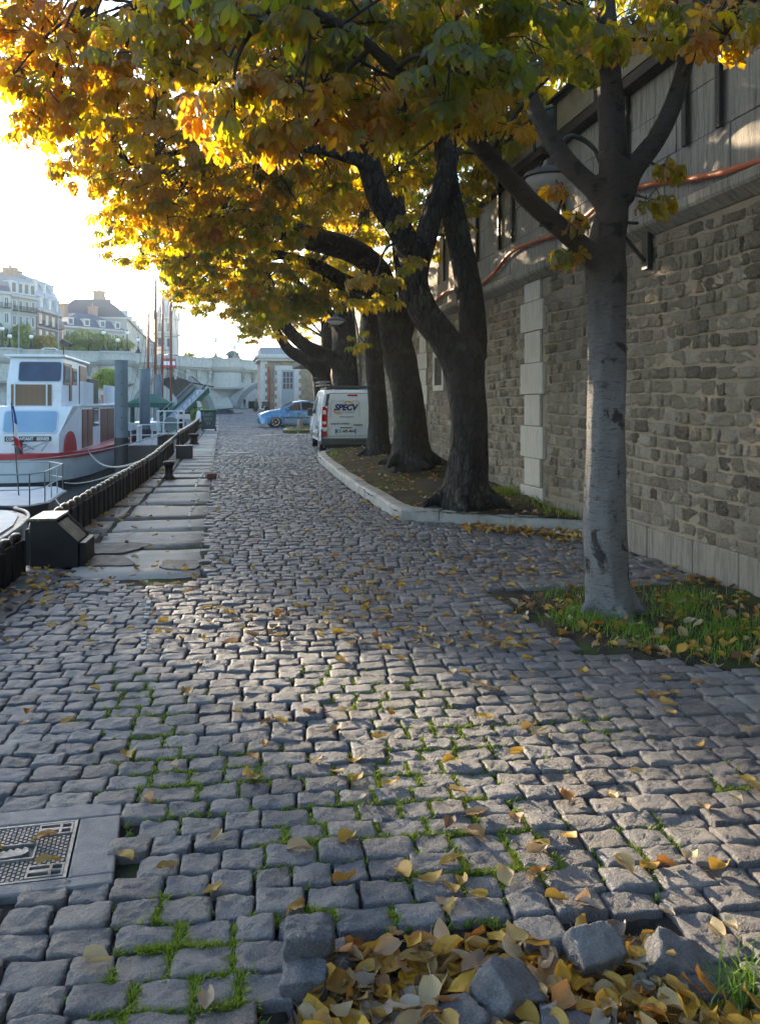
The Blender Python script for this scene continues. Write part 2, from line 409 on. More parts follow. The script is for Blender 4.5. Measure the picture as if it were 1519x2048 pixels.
# broken asphalt where slabs meet setts
M_ASPH = pmat('broken_asphalt', (.075, .074, .075), .7, .35, 6, .9, 90, dirt=(.22, .21, .19), dirt_scale=5, dirt_amt=.6, bdist=.02)
def patch(name, pts, z, mat, st=.06, th=.02):
    P = spline([(p.x, p.y) for p in pts] + [(pts[0].x, pts[0].y)], 5)[:-1]
    P = [(p[0] + random.gauss(0, .012), p[1] + random.gauss(0, .012)) for p in P]
    mb = MB(); mb.prism(P, z - th, z); o = mb.build(name, mat, bevel=.006); return o
for i, (pts, z) in enumerate((
    (((182, 1085), (300, 1082), (285, 1095), (240, 1106), (175, 1105)), .022),
    (((175, 1112), (240, 1112), (270, 1130), (210, 1133), (170, 1132)), .018),
    (((330, 1120), (395, 1122), (390, 1140), (325, 1138)), .016),
    (((0, 1185), (70, 1150), (150, 1143), (85, 1180), (30, 1225), (0, 1250), (-60, 1250)), .012))):
    tag(patch('asphalt_patch', [GR(*p) for p in pts], z, M_ASPH), 'dark broken asphalt patch on the quay edge', None, None, 'structure')
# worn white paint
M_PAINT = pmat('worn_paint', (.42, .41, .39), .7, .2, 20, .3, 60)
def paint(pts, w, name='painted_line', dz=.006, brk=.75):
    mb = MB(); S = spline([(p.x, p.y, p.z) for p in pts], 8)
    for a, b in zip(S[:-1], S[1:]):
        if random.random() > brk: continue
        d = np.array([b[1] - a[1], -(b[0] - a[0])]); d = d / (np.linalg.norm(d) + 1e-9) * w * random.uniform(.3, .6)
        mb.prism([(a[0] - d[0], a[1] - d[1]), (a[0] + d[0], a[1] + d[1]), (b[0] + d[0], b[1] + d[1]), (b[0] - d[0], b[1] - d[1])][::-1], min(a[2], b[2]) + .002, max(a[2], b[2]) + dz)
    return tag(mb.build(name, M_PAINT), 'worn white painted line on the paving', None, None, 'structure')
paint([GR(*p) for p in ((402, 912), (398, 930), (406, 945), (395, 962), (390, 985), (398, 995), (386, 1015), (378, 1035), (380, 1055))], .035, brk=.45)
paint([GR(*p) for p in ((300, 1178), (298, 1200), (294, 1225), (292, 1250), (288, 1275), (286, 1296), (284, 1330))], .035, brk=.25, dz=.010)
for a, b in (((455, 906), (500, 906)), ((512, 872), (545, 870)), ((455, 849), (480, 848)), ((520, 870), (560, 869))):
    paint([GR(*a), (GR(*a) + GR(*b)) / 2, GR(*b)], .35, brk=.9, dz=.012)
# ---- planter kerb (curving granite kerb stones) and its soil
def kerb_mesh(path, h, w, name, label, piece=1.05, nrm_side=1):
    P = np.array(path); mb = MB(); seg = np.linalg.norm(np.diff(P[:, :2], axis=0), axis=1); L = np.concatenate([[0], np.cumsum(seg)])
    tot = L[-1]; s = 0.0
    while s < tot - .05:
        e = min(tot, s + piece * random.uniform(.85, 1.15)); ss = np.linspace(s + .004, e - .004, 8)
        xs = np.interp(ss, L, P[:, 0]); ys = np.interp(ss, L, P[:, 1]); vs = []; dh = random.gauss(0, .006)
        for i in range(8):
            a, b = max(i - 1, 0), min(i + 1, 7)
            t = np.array([xs[b] - xs[a], ys[b] - ys[a]]); t /= np.linalg.norm(t) + 1e-9; nn = np.array([t[1], -t[0]]) * nrm_side
            z = gz(ys[i]); 
            for o_, zz in ((0, -.08), (.004, h * .55), (.012, h - .025), (.035, h - .004), (.06, h), (w - .03, h), (w, h - .03), (w, -.08)):
                j = random.gauss(0, .0025)
                vs.append((xs[i] + nn[0] * (o_ + j), ys[i] + nn[1] * (o_ + j), z + zz + dh + random.gauss(0, .002)))
        fs = [(i * 8 + j, i * 8 + j + 1, i * 8 + j + 9, i * 8 + j + 8) for i in range(7) for j in range(7)] + [tuple(range(7, -1, -1)), tuple(56 + j for j in range(8))]
        mb.add(vs, fs); s = e
    return tag(mb.build(name, M_KERB, smooth='auto'), label, None, None, 'structure')
kerb_mesh(KS, .15, .24, 'planter_kerb', 'pale granite kerb curving round the big trees', nrm_side=1)
def soil_z(X, Y):
    X = np.asarray(X, float); Y = np.asarray(Y, float)
    return gza(Y) + .115 + np.clip((X - 2.5) / 2.1, 0, 1) * (.06 + .16 * np.clip((Y - 11) / 8, 0, 1)) + lump(X, Y, 1.3, .02)
v, f = bed_grid('s', 1.9, 4.6, 10.4, 23.7, .06, None, soil_z)
cxy = v[f].mean(1); k = in_poly(cxy[:, 0], cxy[:, 1], PLANT)
# pull out the rim so it stays under the kerb top
cen = np.array([3.6, 16.0]); 
f = f[k]
tag(np_mesh('planter_soil', v, f, M_SOIL), 'mossy brown earth inside the kerb round the big trees', None, None, 'structure')
# second kerbed bed further on
K2 = [(2.55, 46.5), (2.6, 41.2), (2.9, 40.6), (4.5, 40.5)]
K2 = [tuple(WY(p[0], 855, p[1]).xy) for p in ((578, 42.0), (566, 40.2), (575, 38.6), (640, 38.4), (700, 38.4))]
kerb_mesh(spline(K2, 6), .15, .2, 'planter_kerb', 'pale kerb in front of the light blue car', nrm_side=-1)
mb = MB(); q = spline(K2, 6); mb.prism([tuple(p) for p in q] + [(4.55, 48), (q[0][0], 48)], gz(40) - .05, gz(40) + .13)
def turf_mat():
    t = NT('thin_grass'); v = t.co()
    c = t.mix(t.noise(8, 6, .7, v), (.05, .075, .015), (.13, .14, .03)); return t.done(t.pbr(c, .95, 0, t.bump(t.noise(60, 6, .7, v), 1, .03), .2))
tag(mb.build('grass_bed', turf_mat()), 'thin grass on the bed by the light blue car', None, None, 'structure')
# ---- iron access cover in its stone frame
M_FRST = pmat('frame_stone', (.155, .157, .165), .6, .3, 8, .6, 90, dirt=(.06, .06, .06), dirt_scale=5, dirt_amt=.7)
M_IRON = pmat('cast_iron', (.24, .225, .215), .5, .25, 12, .25, 90, metal=.35, dirt=(.10, .085, .075), dirt_scale=4, dirt_amt=.6)
M_IROND = pmat('iron_recess', (.095, .092, .09), .6, .3, 12, .2, 90, metal=.4)
rzf = math.atan2(-eX.y, -eX.x)
cov = thing('access_cover', 'cast iron access cover with square tread set in a smooth stone frame', 'manhole cover', (pTR.x, pTR.y, 0), rzf)
# local: -x runs away from the frame's outer edge, -y towards the viewer
fw = .125; L_ = 1.15
mb = MB()
mb.box2((-L_, -fw, -.06), (0, 0, .0)); mb.box2((-L_, -fl, -.06), (0, -fl + fw * .55, .0)); mb.box2((-fw * 1.25, -fl + fw * .55, -.06), (0, -fw, -.001))
mb.build('stone_frame', M_FRST, cov, bevel=.008)
x1, x0 = -fw * 1.25 - .006, -L_; y1, y0 = -fw - .006, -fl + fw * .55 + .006
mb = MB(); mb.box2((x0, y0, -.05), (x1, y1, -.012)); pl = mb.build('cover_plate', M_IROND, cov)
mb = MB()
for a, b in (((x0, y1 - .012), (x1, y1)), ((x0, y0), (x1, y0 + .012)), ((x1 - .012, y0 + .012), (x1, y1 - .012))): mb.box2((a[0], a[1], -.02), (b[0], b[1], -.002))
mb.build('rim', M_IRON, pl)
mb = MB(); px_ = .0155; py_ = .0125
locks = []
for yy, sgn in ((y1 - .02, -1), (y0 + .02, 1)):
    locks.append((x1 - .14, min(yy, yy + sgn * .085), x1 - .014, max(yy, yy + sgn * .085)))
emb = (-.47, (y0 + y1) / 2 - .06, -.29, (y0 + y1) / 2 + .06)
nx = int((x1 - x0 - .03) / px_); ny = int((y1 - y0 - .03) / py_)
for i in range(nx):
    for j in range(ny):
        a = x1 - .018 - (i + .5) * px_ ; b = y1 - .016 - (j + .5) * py_
        if any(l[0] - .006 < a < l[2] + .006 and l[1] - .006 < b < l[3] + .006 for l in locks + [emb]): continue
        h = .004 if (i + j) % 2 else .003
        mb.box((a, b, -.012 + h), (px_ * .68, py_ * .55, h * 2))
mb.build('tread_pattern', M_IRON, pl)
for l in locks:
    mb = MB(); yc = (l[1] + l[3]) / 2
    mb.box2((l[0], l[1], -.012), (l[2], l[1] + .008, -.001)); mb.box2((l[0], l[3] - .008, -.012), (l[2], l[3], -.001))
    mb.box2((l[2] - .008, l[1] + .008, -.012), (l[2], l[3] - .008, -.001)); mb.box2((l[0], l[1] + .008, -.012), (l[0] + .008, l[3] - .008, -.001))
    mb.box2((l[2] - .05, l[1] + .008, -.012), (l[2] - .04, l[3] - .008, -.001)); mb.box2((l[2] - .04, yc - .006, -.012), (l[2] - .008, yc + .006, -.001))
    mb.box2((l[0] + .008, yc - .008, -.012), (l[2] - .05, yc + .012, -.001))
    mb.build('lifting_slot', M_IRON, pl)
mb = MB(); e = emb; 
mb.box2((e[0], e[1], -.014), (e[2], e[1] + .007, .001)); mb.box2((e[0], e[3] - .007, -.014), (e[2], e[3], .001)); mb.box2((e[2] - .007, e[1] + .007, -.014), (e[2], e[3] - .007, .001)); mb.box2((e[0], e[1] + .007, -.014), (e[0] + .007, e[3] - .007, .001))
# the raised sole-shaped mark inside the badge
cxm, cym = (e[0] + e[2]) / 2, (e[1] + e[3]) / 2
sole = [(-.07, -.012), (-.055, -.034), (-.01, -.036), (.045, -.028), (.066, -.006), (.06, .02), (.045, .03), (.04, .012), (.02, .028), (.012, .01), (-.004, .026), (-.012, .006), (-.028, .02), (-.04, .0), (-.06, .006)]
mb.prism([(cxm + a, cym + b) for a, b in sole], -.014, .001)
mb.build('badge', M_IRON, pl)
# ================================================================ QUAY WALL, BOOK BOXES, LAMPS, CABLE
def rubble_mat():
    t = NT('rubble_stone'); tone = t.attr('tone'); v = t.co()
    c = t.ramp(tone, [(0, (.11, .08, .055)), (.3, (.27, .215, .155)), (.65, (.40, .335, .255)), (1, (.53, .47, .39))])
    p = t.noise(38, 6, .8, v, .5); c = t.mix(t.mapr(p, .46, .6, 0, .8), c, t.mix(.35, c, (.5, .49, .46)))
    p2 = t.noise(55, 6, .8, t.co((1, 1, 1), 'Object', (3, 8, 1)), .3); c = t.mix(t.mapr(p2, .5, .62, 0, .75), c, t.mix(.7, c, (.05, .045, .038)))
    h = t.math('ADD', t.noise(30, 7, .75, v, .8), t.math('MULTIPLY', t.noise(90, 5, .7, v), .4))
    return t.done(t.pbr(c, .88, 0, t.bump(h, 1.0, .055), .25))
def mortar_mat():
    t = NT('lime_mortar'); v = t.co()
    c = t.mix(t.noise(5, 7, .65, v), (.21, .165, .12), (.35, .285, .21)); c = t.mix(t.mapr(t.noise(1.1, 6, .6, v), .5, .75, 0, .6), c, (.10, .09, .075))
    return t.done(t.pbr(c, .95, 0, t.bump(t.noise(70, 6, .7, v), .7, .012), .2))
M_RUB = rubble_mat(); M_MORT = mortar_mat()
def ashlar_mat(name, c0, c1, dirt, amt):
    t = NT(name); v = t.co(); c = t.mix(t.noise(3, 7, .65, v), c0, c1)
    st = t.noise(6, 6, .65, t.co((1, 4, .35)), .4); c = t.mix(t.mapr(st, .45, .7, 0, amt), c, dirt)
    sp = t.voro(26, v); c = t.mix(t.mapr(sp, .02, .14, .55, 0), c, (.05, .045, .04))
    return t.done(t.pbr(c, .85, 0, t.bump(t.noise(40, 7, .7, v), .6, .015), .25))
M_ASH = ashlar_mat('parapet_stone', (.23, .21, .18), (.35, .325, .285), (.09, .08, .07), .8)
M_QUO = ashlar_mat('quoin_stone', (.40, .37, .32), (.56, .53, .47), (.2, .18, .15), .5)
M_PLN = ashlar_mat('plinth_stone', (.20, .168, .132), (.31, .27, .22), (.08, .07, .06), .7)
M_LEDGE = ashlar_mat('ledge_stone', (.24, .22, .18), (.36, .33, .28), (.07, .065, .055), .8)
WEND = 44.0
wall = thing('quay_wall', 'tall rubble stone quay wall with dressed parapet running along behind the trees', 'wall', (WALLX, 8, 0))
def lw(o): o.location = (-WALLX, -8, 0); return o
mb = MB(); mb.box2((WALLX + .0, -40, -.2), (WALLX + 1.2, WEND, 3.5)); lw(mb.build('mortar_core', M_MORT, wall))
PILY = [WX(1068, 900, WALLX).y, WX(848, 700, WALLX).y]; PILY.append(2 * PILY[1] - PILY[0]); PILY.insert(0, PILY[0] - (PILY[1] - PILY[0]))
su, sv, shx, shy, sto, rows = [], [], [], [], [], []
z = .33; 
while z < 3.42:
    h = random.uniform(.125, .16)
    if z + h > 3.46: h = 3.46 - z
    y = 0.8 + random.uniform(0, .2)
    while y < WEND:
        wd = random.choice((.09, .12, .14, .16, .2, .25, .3)) * random.uniform(.9, 1.1)
        yc = y + wd / 2
        pil = any(abs(yc - p) < .40 + wd / 2 for p in PILY)
        if not pil and z + h > gz(yc) and not (abs(yc - (PILY[1] + .05)) < .0):
            dz = .03 * math.sin(yc * .7) + .015 * math.sin(yc * 2.3 + z * 4)
            su.append(yc); sv.append(z + h / 2 + dz); shx.append(wd / 2 - random.uniform(.002, .008)); shy.append(h / 2 - random.uniform(.004, .012)); sto.append(random.uniform(.007, .026))
        y += wd
    z += h
su, sv, shx, shy, sto = map(np.array, (su, sv, shx, shy, sto))
tn = np.clip(RNG.normal(.52, .18, len(su)), 0, 1); tn = np.where(RNG.random(len(su)) < .12, tn * .25, tn)
V, Fc, T = [], [], []; b = 0
for lo, hi, n in ((0, 12.5, 9), (12.5, 24, 7), (24, 99, 4)):
    k = (su >= lo) & (su < hi)
    v, f = stones(su[k], sv[k], shx[k], shy[k], RNG.normal(0, .02, k.sum()), sto[k], .03, n, .009, .014, .07, .10, .06, seed=91 + n)
    v = np.stack([WALLX - v[:, 2], v[:, 0], v[:, 1]], -1)
    V.append(v); Fc.append(f[:, ::1] + b); b += len(v); T.append(np.repeat(tn[k], n * n))
lw(np_mesh('rubble_facing', np.vstack(V), np.vstack(Fc), M_RUB, wall, {'tone': np.concatenate(T)}))
# plinth of long dressed blocks
mb = MB(); y = 1.0
while y < 30:
    l = random.uniform(.55, .95); d = random.uniform(.028, .05); g = gz(y)
    mb.box2((WALLX - d, y + .006, -.1), (WALLX - .001, y + l - .006, .31 + g * .4 + random.uniform(-.012, .006))); y += l
lw(mb.build('plinth', M_PLN, wall, bevel=.012))
# dressed stone pilasters with alternating widths
for p in PILY:
    mb = MB(); z = 0.0; k = 0
    while z < 3.45:
        h = random.uniform(.36, .5); h = min(h, 3.47 - z); wd = (.95, .66)[k % 2]; k += 1
        if h < .12: break
        mb.box2((WALLX - .045 - .012 * (k % 2), p - wd / 2, z + .004), (WALLX - .001, p + wd / 2, z + h - .004)); z += h
    lw(mb.build('pilaster', M_QUO, wall, bevel=.01))
# ledge and ashlar parapet
mb = MB(); y = -3.0
while y < WEND:
    l = random.uniform(1.3, 1.9)
    vs = [(WALLX - .02, 3.47), (WALLX - .15, 3.55), (WALLX - .17, 3.58), (WALLX - .17, 3.66), (WALLX - .05, 3.72), (WALLX + .2, 3.72), (WALLX + .2, 3.47)]
    n = len(vs); a = [(x, y + .003, zz) for x, zz in vs] + [(x, y + l - .003, zz) for x, zz in vs]
    mb.add(a, [tuple(range(n)), tuple(range(2 * n - 1, n - 1, -1))] + [(i, n + i, n + (i + 1) % n, (i + 1) % n) for i in range(n)]); y += l
lw(mb.build('string_course', M_LEDGE, wall, bevel=.008))
mb = MB()
for r, (z0, z1) in enumerate(((3.723, 4.22), (4.225, 4.72), (4.725, 5.2))):
    y = -3.0 - r * .4
    while y < WEND:
        l = random.uniform(.75, 1.25); d = .03 + random.uniform(0, .012)
        mb.box2((WALLX - d, y + .004, z0), (WALLX + .5, y + l - .004, z1)); y += l
lw(mb.build('parapet', M_ASH, wall, bevel=.009))
mb = MB(); mb.box2((WALLX + .45, -40, 3.4), (WALLX + 1.2, WEND - .1, 5.1)); lw(mb.build('backing', M_MORT, wall))
# small opening far along the wall, its shade painted on a flat sheet
M_HOLE = pmat('painted_opening_shade', (.015, .014, .013), .9, .2, 5, 0)
yo = WX(881, 700, WALLX).y
mb = MB(); zc = 2.35
for a, bb in (((yo - .45, zc - .42), (yo + .45, zc - .3)), ((yo - .45, zc + .3), (yo + .45, zc + .42)), ((yo - .45, zc - .3), (yo - .32, zc + .3)), ((yo + .32, zc - .3), (yo + .45, zc + .3))):
    mb.box2((WALLX - .07, a[0], a[1]), (WALLX - .0005, bb[0], bb[1]))
f_ = lw(mb.build('wall_opening', M_QUO, wall, bevel=.008))
mb = MB(); mb.box2((WALLX - .034, yo - .32, zc - .3), (WALLX - .03, yo + .32, zc + .3)); mb.build('opening_shade_sheet', M_HOLE, f_)
mb = MB(); mb.box2((WALLX + 1.21, -60, 4.6), (400, WEND + 30, 5.05)); 
tag(mb.build('upper_street', pmat('street_asphalt', (.05, .05, .052), .85)), 'street level behind the quay wall', None, None, 'structure')
# ---- second-hand book boxes clamped on the parapet, with iron straps hanging down the wall
M_BOX = pmat('dark_green_paint', (.022, .032, .026), .5, .3, 4, .2, 60, dirt=(.10, .09, .07), dirt_amt=.5)
M_BOXE = pmat('box_front_painted_sun', (.22, .19, .13), .7, .35, 3, .3, 50, dirt=(.06, .05, .04))  # sunlight on the dark green fronts put into this paler tan
M_STRAP = pmat('black_iron', (.018, .018, .019), .55, .3, 10, .3, 60)
def book_box(y0, y1, label, first):
    t = thing('book_box', label, 'book stall', (WALLX, y0, 5.2), 0, 'closed book stall boxes on the wall top')
    L = y1 - y0
    prof = [(-.16, .04), (-.16, .50), (-.20, .53), (.62, .86), (.62, .04)]
    mb = MB(); n = len(prof)
    a = [(x, 0, z) for x, z in prof] + [(x, L, z) for x, z in prof]
    mb.add(a, [tuple(range(n)), tuple(range(2 * n - 1, n - 1, -1))] + [(i, n + i, n + (i + 1) % n, (i + 1) % n) for i in range(n)])
    mb.build('box_body', M_BOX, t, bevel=.012)
    mb = MB(); a = [(-.26, -.03, .525), (.66, -.03, .88), (.66, L + .03, .88), (-.26, L + .03, .525)]
    mb.slab(a, .035); mb.build('lid', M_BOX, t, bevel=.006)
    mb = MB(); mb.box2((-.178, .06, .1), (-.162, L - .06, .46)); mb.build('front_panel', M_BOXE, t, bevel=.004)
    mb = MB(); mb.box2((-.21, -.0, -.06), (.5, L, .035)); mb.build('bottom_rail', M_STRAP, t, bevel=.005)
    for yy in (L * .2, L * .92):
        mb = MB(); mb.box2((-.105, yy - .04, -1.0), (-.06, yy + .04, -.06)); mb.box2((-.195, yy - .04, .035), (-.18, yy + .04, .5)); mb.build('iron_strap', M_STRAP, t, bevel=.004)
    return t
BLAB = ['closed book box above the forked pale trunk over the orange cable', 'closed book box on the wall top just before the sunlit box front', 'closed book box with a dappled sunlit front on the wall top', 'closed book box on the wall between the pale trunk and the second tree', 'closed book box behind the upright limb of the second tree', 'small closed book box farthest along the wall top']
yb = WX(1083, 236, WALLX - .3).y
ys = [yb - 5.6, yb - 3.72, yb - 1.84, yb + .25, yb + 2.2, yb + 4.6]
for i, y in enumerate(ys): book_box(y, y + 1.78, BLAB[i], i == 0)
# ---- orange cable sagging along the ledge
pts = [WX(px, py, WALLX - .1) for px, py in ((1640, 280), (1519, 322), (1440, 345), (1380, 358), (1300, 368), (1215, 398), (1138, 456), (1055, 488), (1020, 506), (986, 547), (955, 570), (886, 588), (830, 655), (790, 660), (745, 680))]
M_ORA = pmat('orange_conduit', (.42, .10, .035), .5, .2, 4, .15, 80, dirt=(.2, .06, .03))
mb = MB(); S = spline([tuple(p) for p in pts], 10); mb.tube([tuple(p) for p in S], .032, 8)
tag(mb.build('cable_conduit', M_ORA, smooth=True), 'orange conduit sagging along the ledge of the quay wall', 'cable')
# ---- wall lamps
M_LAMPI = pmat('lamp_iron', (.025, .027, .026), .5, .2, 10, .2, 50)
t_ = NT('lamp_bowl'); M_BOWL = t_.done(t_.pbr(t_.mix(t_.noise(9, 5), (.42, .40, .36), (.55, .53, .48)), .35, 0, None, .5))
def wall_lamp(label, loc):
    t = thing('wall_lamp', label, 'street lamp', loc, 0, 'bracket lamps on the quay wall')
    mb = MB(); mb.box2((-.09, -.07, -.28), (-.032, .07, .32)); mb.bar((-.06, 0, -.22), (-.46, 0, .22), .05, .03); mb.bar((-.06, 0, .22), (-.50, 0, .22), .05, .03); mb.build('bracket', M_LAMPI, t, bevel=.006)
    mb = MB(); S = spline([(-.46, 0, .2), (-.52, 0, .62), (-.66, 0, .98), (-.9, 0, 1.12), (-1.08, 0, 1.0), (-1.14, 0, .8)], 7); mb.tube([tuple(p) for p in S], .028, 8)
    mb.build('arm', M_LAMPI, t, smooth=True)
    mb = MB(); mb.lathe([(.001, .18), (.06, .17), (.09, .1), (.27, .03), (.30, -.02), (.285, -.03)], (-1.16, 0, .68), 24); hd = mb.build('lamp_hood', M_LAMPI, t, smooth='auto')
    mb = MB(); mb.lathe([(.001, -.14), (.12, -.125), (.21, -.085), (.265, -.03), (.27, -.022)], (-1.16, 0, .68), 24); mb.build('lamp_bowl', M_BOWL, t, smooth=True)
    return t
pl_ = WX(1303, 488, WALLX)
wall_lamp('wall lamp with a pale bowl on a curved arm beside the forked pale trunk', (WALLX, pl_.y, pl_.z))
p2_ = WX(745, 660, WALLX)
wall_lamp('small distant wall lamp above the white van between the dark trunks', (WALLX, p2_.y, p2_.z - .4))
# ================================================================ CHESTNUT TREES
def bark_pale():
    t = NT('smooth_grey_bark'); v = t.co()
    c = t.mix(t.noise(3.5, 6, .6, v), (.20, .19, .19), (.42, .42, .425))
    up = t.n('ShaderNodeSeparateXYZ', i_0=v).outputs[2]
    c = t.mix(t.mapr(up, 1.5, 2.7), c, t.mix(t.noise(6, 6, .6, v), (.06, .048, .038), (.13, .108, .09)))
    lines = t.noise(10, 6, .75, t.co((1, 1, 6)), 1.0); c = t.mix(t.mapr(lines, .54, .64, 0, .75), c, (.05, .045, .042))
    bl = t.noise(5, 5, .65, t.co((1, 1, 1), 'Object', (4, 2, 9)), .6); c = t.mix(t.mapr(bl, .555, .62, 0, .9), c, (.035, .03, .028))
    h = t.math('ADD', t.noise(14, 6, .7, t.co((1, 1, 3))), t.math('MULTIPLY', lines, 1.0)); h = t.math('ADD', h, t.math('MULTIPLY', t.noise(45, 6, .75, t.co((1, 1, .5))), .6))
    return t.done(t.pbr(c, .8, 0, t.bump(h, 1.0, .05), .3))
def bark_dark(name, c0, c1):
    t = NT(name); v = t.co((1, 1, .38))
    w = t.n('ShaderNodeVectorMath', operation='ADD'); t.set(w.inputs[0], v)
    nz = t.n('ShaderNodeTexNoise', i_Scale=5.0, i_Detail=4.0, i_Vector=v); sc = t.n('ShaderNodeVectorMath', operation='SCALE'); t.set(sc.inputs[0], nz.outputs[1]); sc.inputs['Scale'].default_value = .12; t.set(w.inputs[1], sc.outputs[0])
    e = t.n('ShaderNodeTexVoronoi', feature='DISTANCE_TO_EDGE', i_Scale=13.0, i_Vector=w.outputs[0]).outputs[0]
    cell = t.n('ShaderNodeTexVoronoi', feature='F1', i_Scale=13.0, i_Vector=w.outputs[0]).outputs[1]
    g = t.n('ShaderNodeSeparateColor', i_0=cell).outputs[0]
    c = t.mix(t.math('MULTIPLY', t.math('ADD', g, t.noise(20, 6, .7, v)), .5), c0, c1)
    c = t.mix(t.mapr(e, .0, .07, .85, 0), c, (.008, .007, .006))
    c = t.mix(t.mapr(t.noise(2.2, 6, .6), .56, .68, 0, .5), c, (.10, .115, .06))
    h = t.math('ADD', t.mapr(e, 0, .16, 0, 1), t.math('MULTIPLY', t.noise(30, 6, .7, v), .5))
    return t.done(t.pbr(c, .85, 0, t.bump(h, 1.0, .035), .3))
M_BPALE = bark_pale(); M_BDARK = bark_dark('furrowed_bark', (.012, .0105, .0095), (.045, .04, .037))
M_TWIG = pmat('twig_bark', (.035, .027, .02), .85, .3, 10, .3, 60)
def leaf_mat(name, stops, rimc, trans=.5, tr_stops=None, gloss=.36):
    t = NT(name); tint = t.attr('tint'); rim = t.attr('rim'); v = t.co()
    k = t.math('ADD', tint, t.math('MULTIPLY', t.math('SUBTRACT', t.noise(7, 4, .6, v), .5), .35))
    c = t.ramp(k, stops)
    rr = t.math('ADD', rim, t.math('MULTIPLY', t.math('SUBTRACT', t.noise(26, 5, .7, v), .5), 1.1))
    edge = t.mapr(t.math('ADD', rr, t.math('MULTIPLY', tint, .35)), .78, 1.0, 0, .9)
    c1 = t.mix(edge, c, rimc)
    ct = t.ramp(k, tr_stops); ct = t.mix(edge, ct, (.62, .22, .03))
    p = t.pbr(c1, gloss, 0, t.bump(t.noise(60, 4, .6, v), .25, .006), .55)
    tr = t.n('ShaderNodeBsdfTranslucent'); t.set(tr.inputs[0], ct)
    m = t.n('ShaderNodeMixShader'); m.inputs[0].default_value = trans; t.t.links.new(p, m.inputs[1]); t.t.links.new(tr.outputs[0], m.inputs[2])
    return t.done(m.outputs[0])
M_LEAF = leaf_mat('chestnut_leaf', [(0, (.022, .044, .024)), (.35, (.038, .060, .024)), (.6, (.10, .085, .02)), (.8, (.20, .11, .02)), (1, (.14, .055, .016))], (.15, .065, .02), .58,
    [(0, (.34, .40, .010)), (.3, (.74, .58, .010)), (.55, (.95, .58, .010)), (.8, (.95, .46, .012)), (1, (.80, .28, .02))])
def leaf_template(nl, droop, fold, rg, seg=4, ln=1.0):
    """palmate leaf: nl obovate leaflets; x axis leads away from the stalk"""
    vs, fs, rim = [], [], []
    span = R(108) if nl >= 6 else R(85)
    for i in range(nl):
        a = -span + 2 * span * i / (nl - 1); L = (.50 - .22 * abs(a) / R(110)) * rg.uniform(.88, 1.08) * ln
        wd = L * .235 * rg.uniform(.9, 1.12); d = droop * rg.uniform(.7, 1.4); tw = rg.uniform(-.35, .35)
        b = len(vs)
        for k in range(seg + 1):
            u = k / seg; pr = [.10, .36, .72, 1.0, .5] if seg == 4 else ([.1, .85, .15] if seg == 2 else [.1, .6, 1., .15])
            hw = wd * pr[k]
            for s in (-1, 0, 1):
                x = .02 + u * L * (1 - .13 * abs(s) * (k == seg)); y = s * hw; z = -d * (u * u) * L - (fold * abs(s) * hw if False else -fold * abs(s) * hw) + tw * s * hw * u
                vs.append((x * math.cos(a) - y * math.sin(a), x * math.sin(a) + y * math.cos(a), z)); rim.append(min(1, .30 * u + .62 * abs(s) * (.55 + .45 * u) + (.25 if k == seg else 0)))
        for k in range(seg):
            for s in (0, 1):
                p = b + k * 3 + s; fs.append((p, p + 1, p + 4, p + 3))
    return np.array(vs), np.array(fs), np.array(rim)
LT_RG = np.random.default_rng(5)
T_HI = [leaf_template(n, d, f, LT_RG, 4) for n, d, f in ((7, .35, .3), (6, .6, .35), (7, .8, .25), (5, .5, .4), (6, .2, .3), (5, .9, .3))]
T_LO = [leaf_template(n, d, f, LT_RG, 2) for n, d, f in ((6, .4, .3), (5, .7, .3), (6, .9, .25))]
def place_leaves(name, pos, out, scale, tint, mat, parent, templates, rg, pitch=(15, 75), loc0=(0, 0, 0)):
    """pos (N,3) stalk ends, out (N,3) horizontal heading; leaves droop away from it"""
    N = len(pos); which = rg.integers(0, len(templates), N); V, Fs, Ti, Ri = [], [], [], []; b = 0
    for ti, (tv, tf, tr) in enumerate(templates):
        k = np.where(which == ti)[0]; n = len(k)
        if n == 0: continue
        h = out[k].copy(); h[:, 2] = 0; h /= (np.linalg.norm(h, axis=1, keepdims=True) + 1e-9)
        pi = np.radians(rg.uniform(pitch[0], pitch[1], n))[:, None]
        up = np.array([[0, 0, 1.]])
        X = h * np.cos(pi) - up * np.sin(pi); Z = h * np.sin(pi) + up * np.cos(pi)
        roll = rg.normal(0, .45, n)[:, None]; Yv = np.cross(Z, X); Y2 = Yv * np.cos(roll) + Z * np.sin(roll); Z2 = -Yv * np.sin(roll) + Z * np.cos(roll)
        s = scale[k][:, None, None]
        P = pos[k][:, None, :] + s * (tv[None, :, 0:1] * X[:, None] + tv[None, :, 1:2] * Y2[:, None] + tv[None, :, 2:3] * Z2[:, None])
        V.append(P.reshape(-1, 3)); Fs.append((tf[None] + (np.arange(n) * len(tv))[:, None, None]).reshape(-1, 4) + b); b += n * len(tv)
        Ti.append(np.repeat(tint[k], len(tv))); Ri.append(np.tile(tr, n))
    return np_mesh(name, np.vstack(V) - np.array(loc0), np.vstack(Fs), mat, parent, {'tint': np.concatenate(Ti), 'rim': np.concatenate(Ri)}, smooth=True)
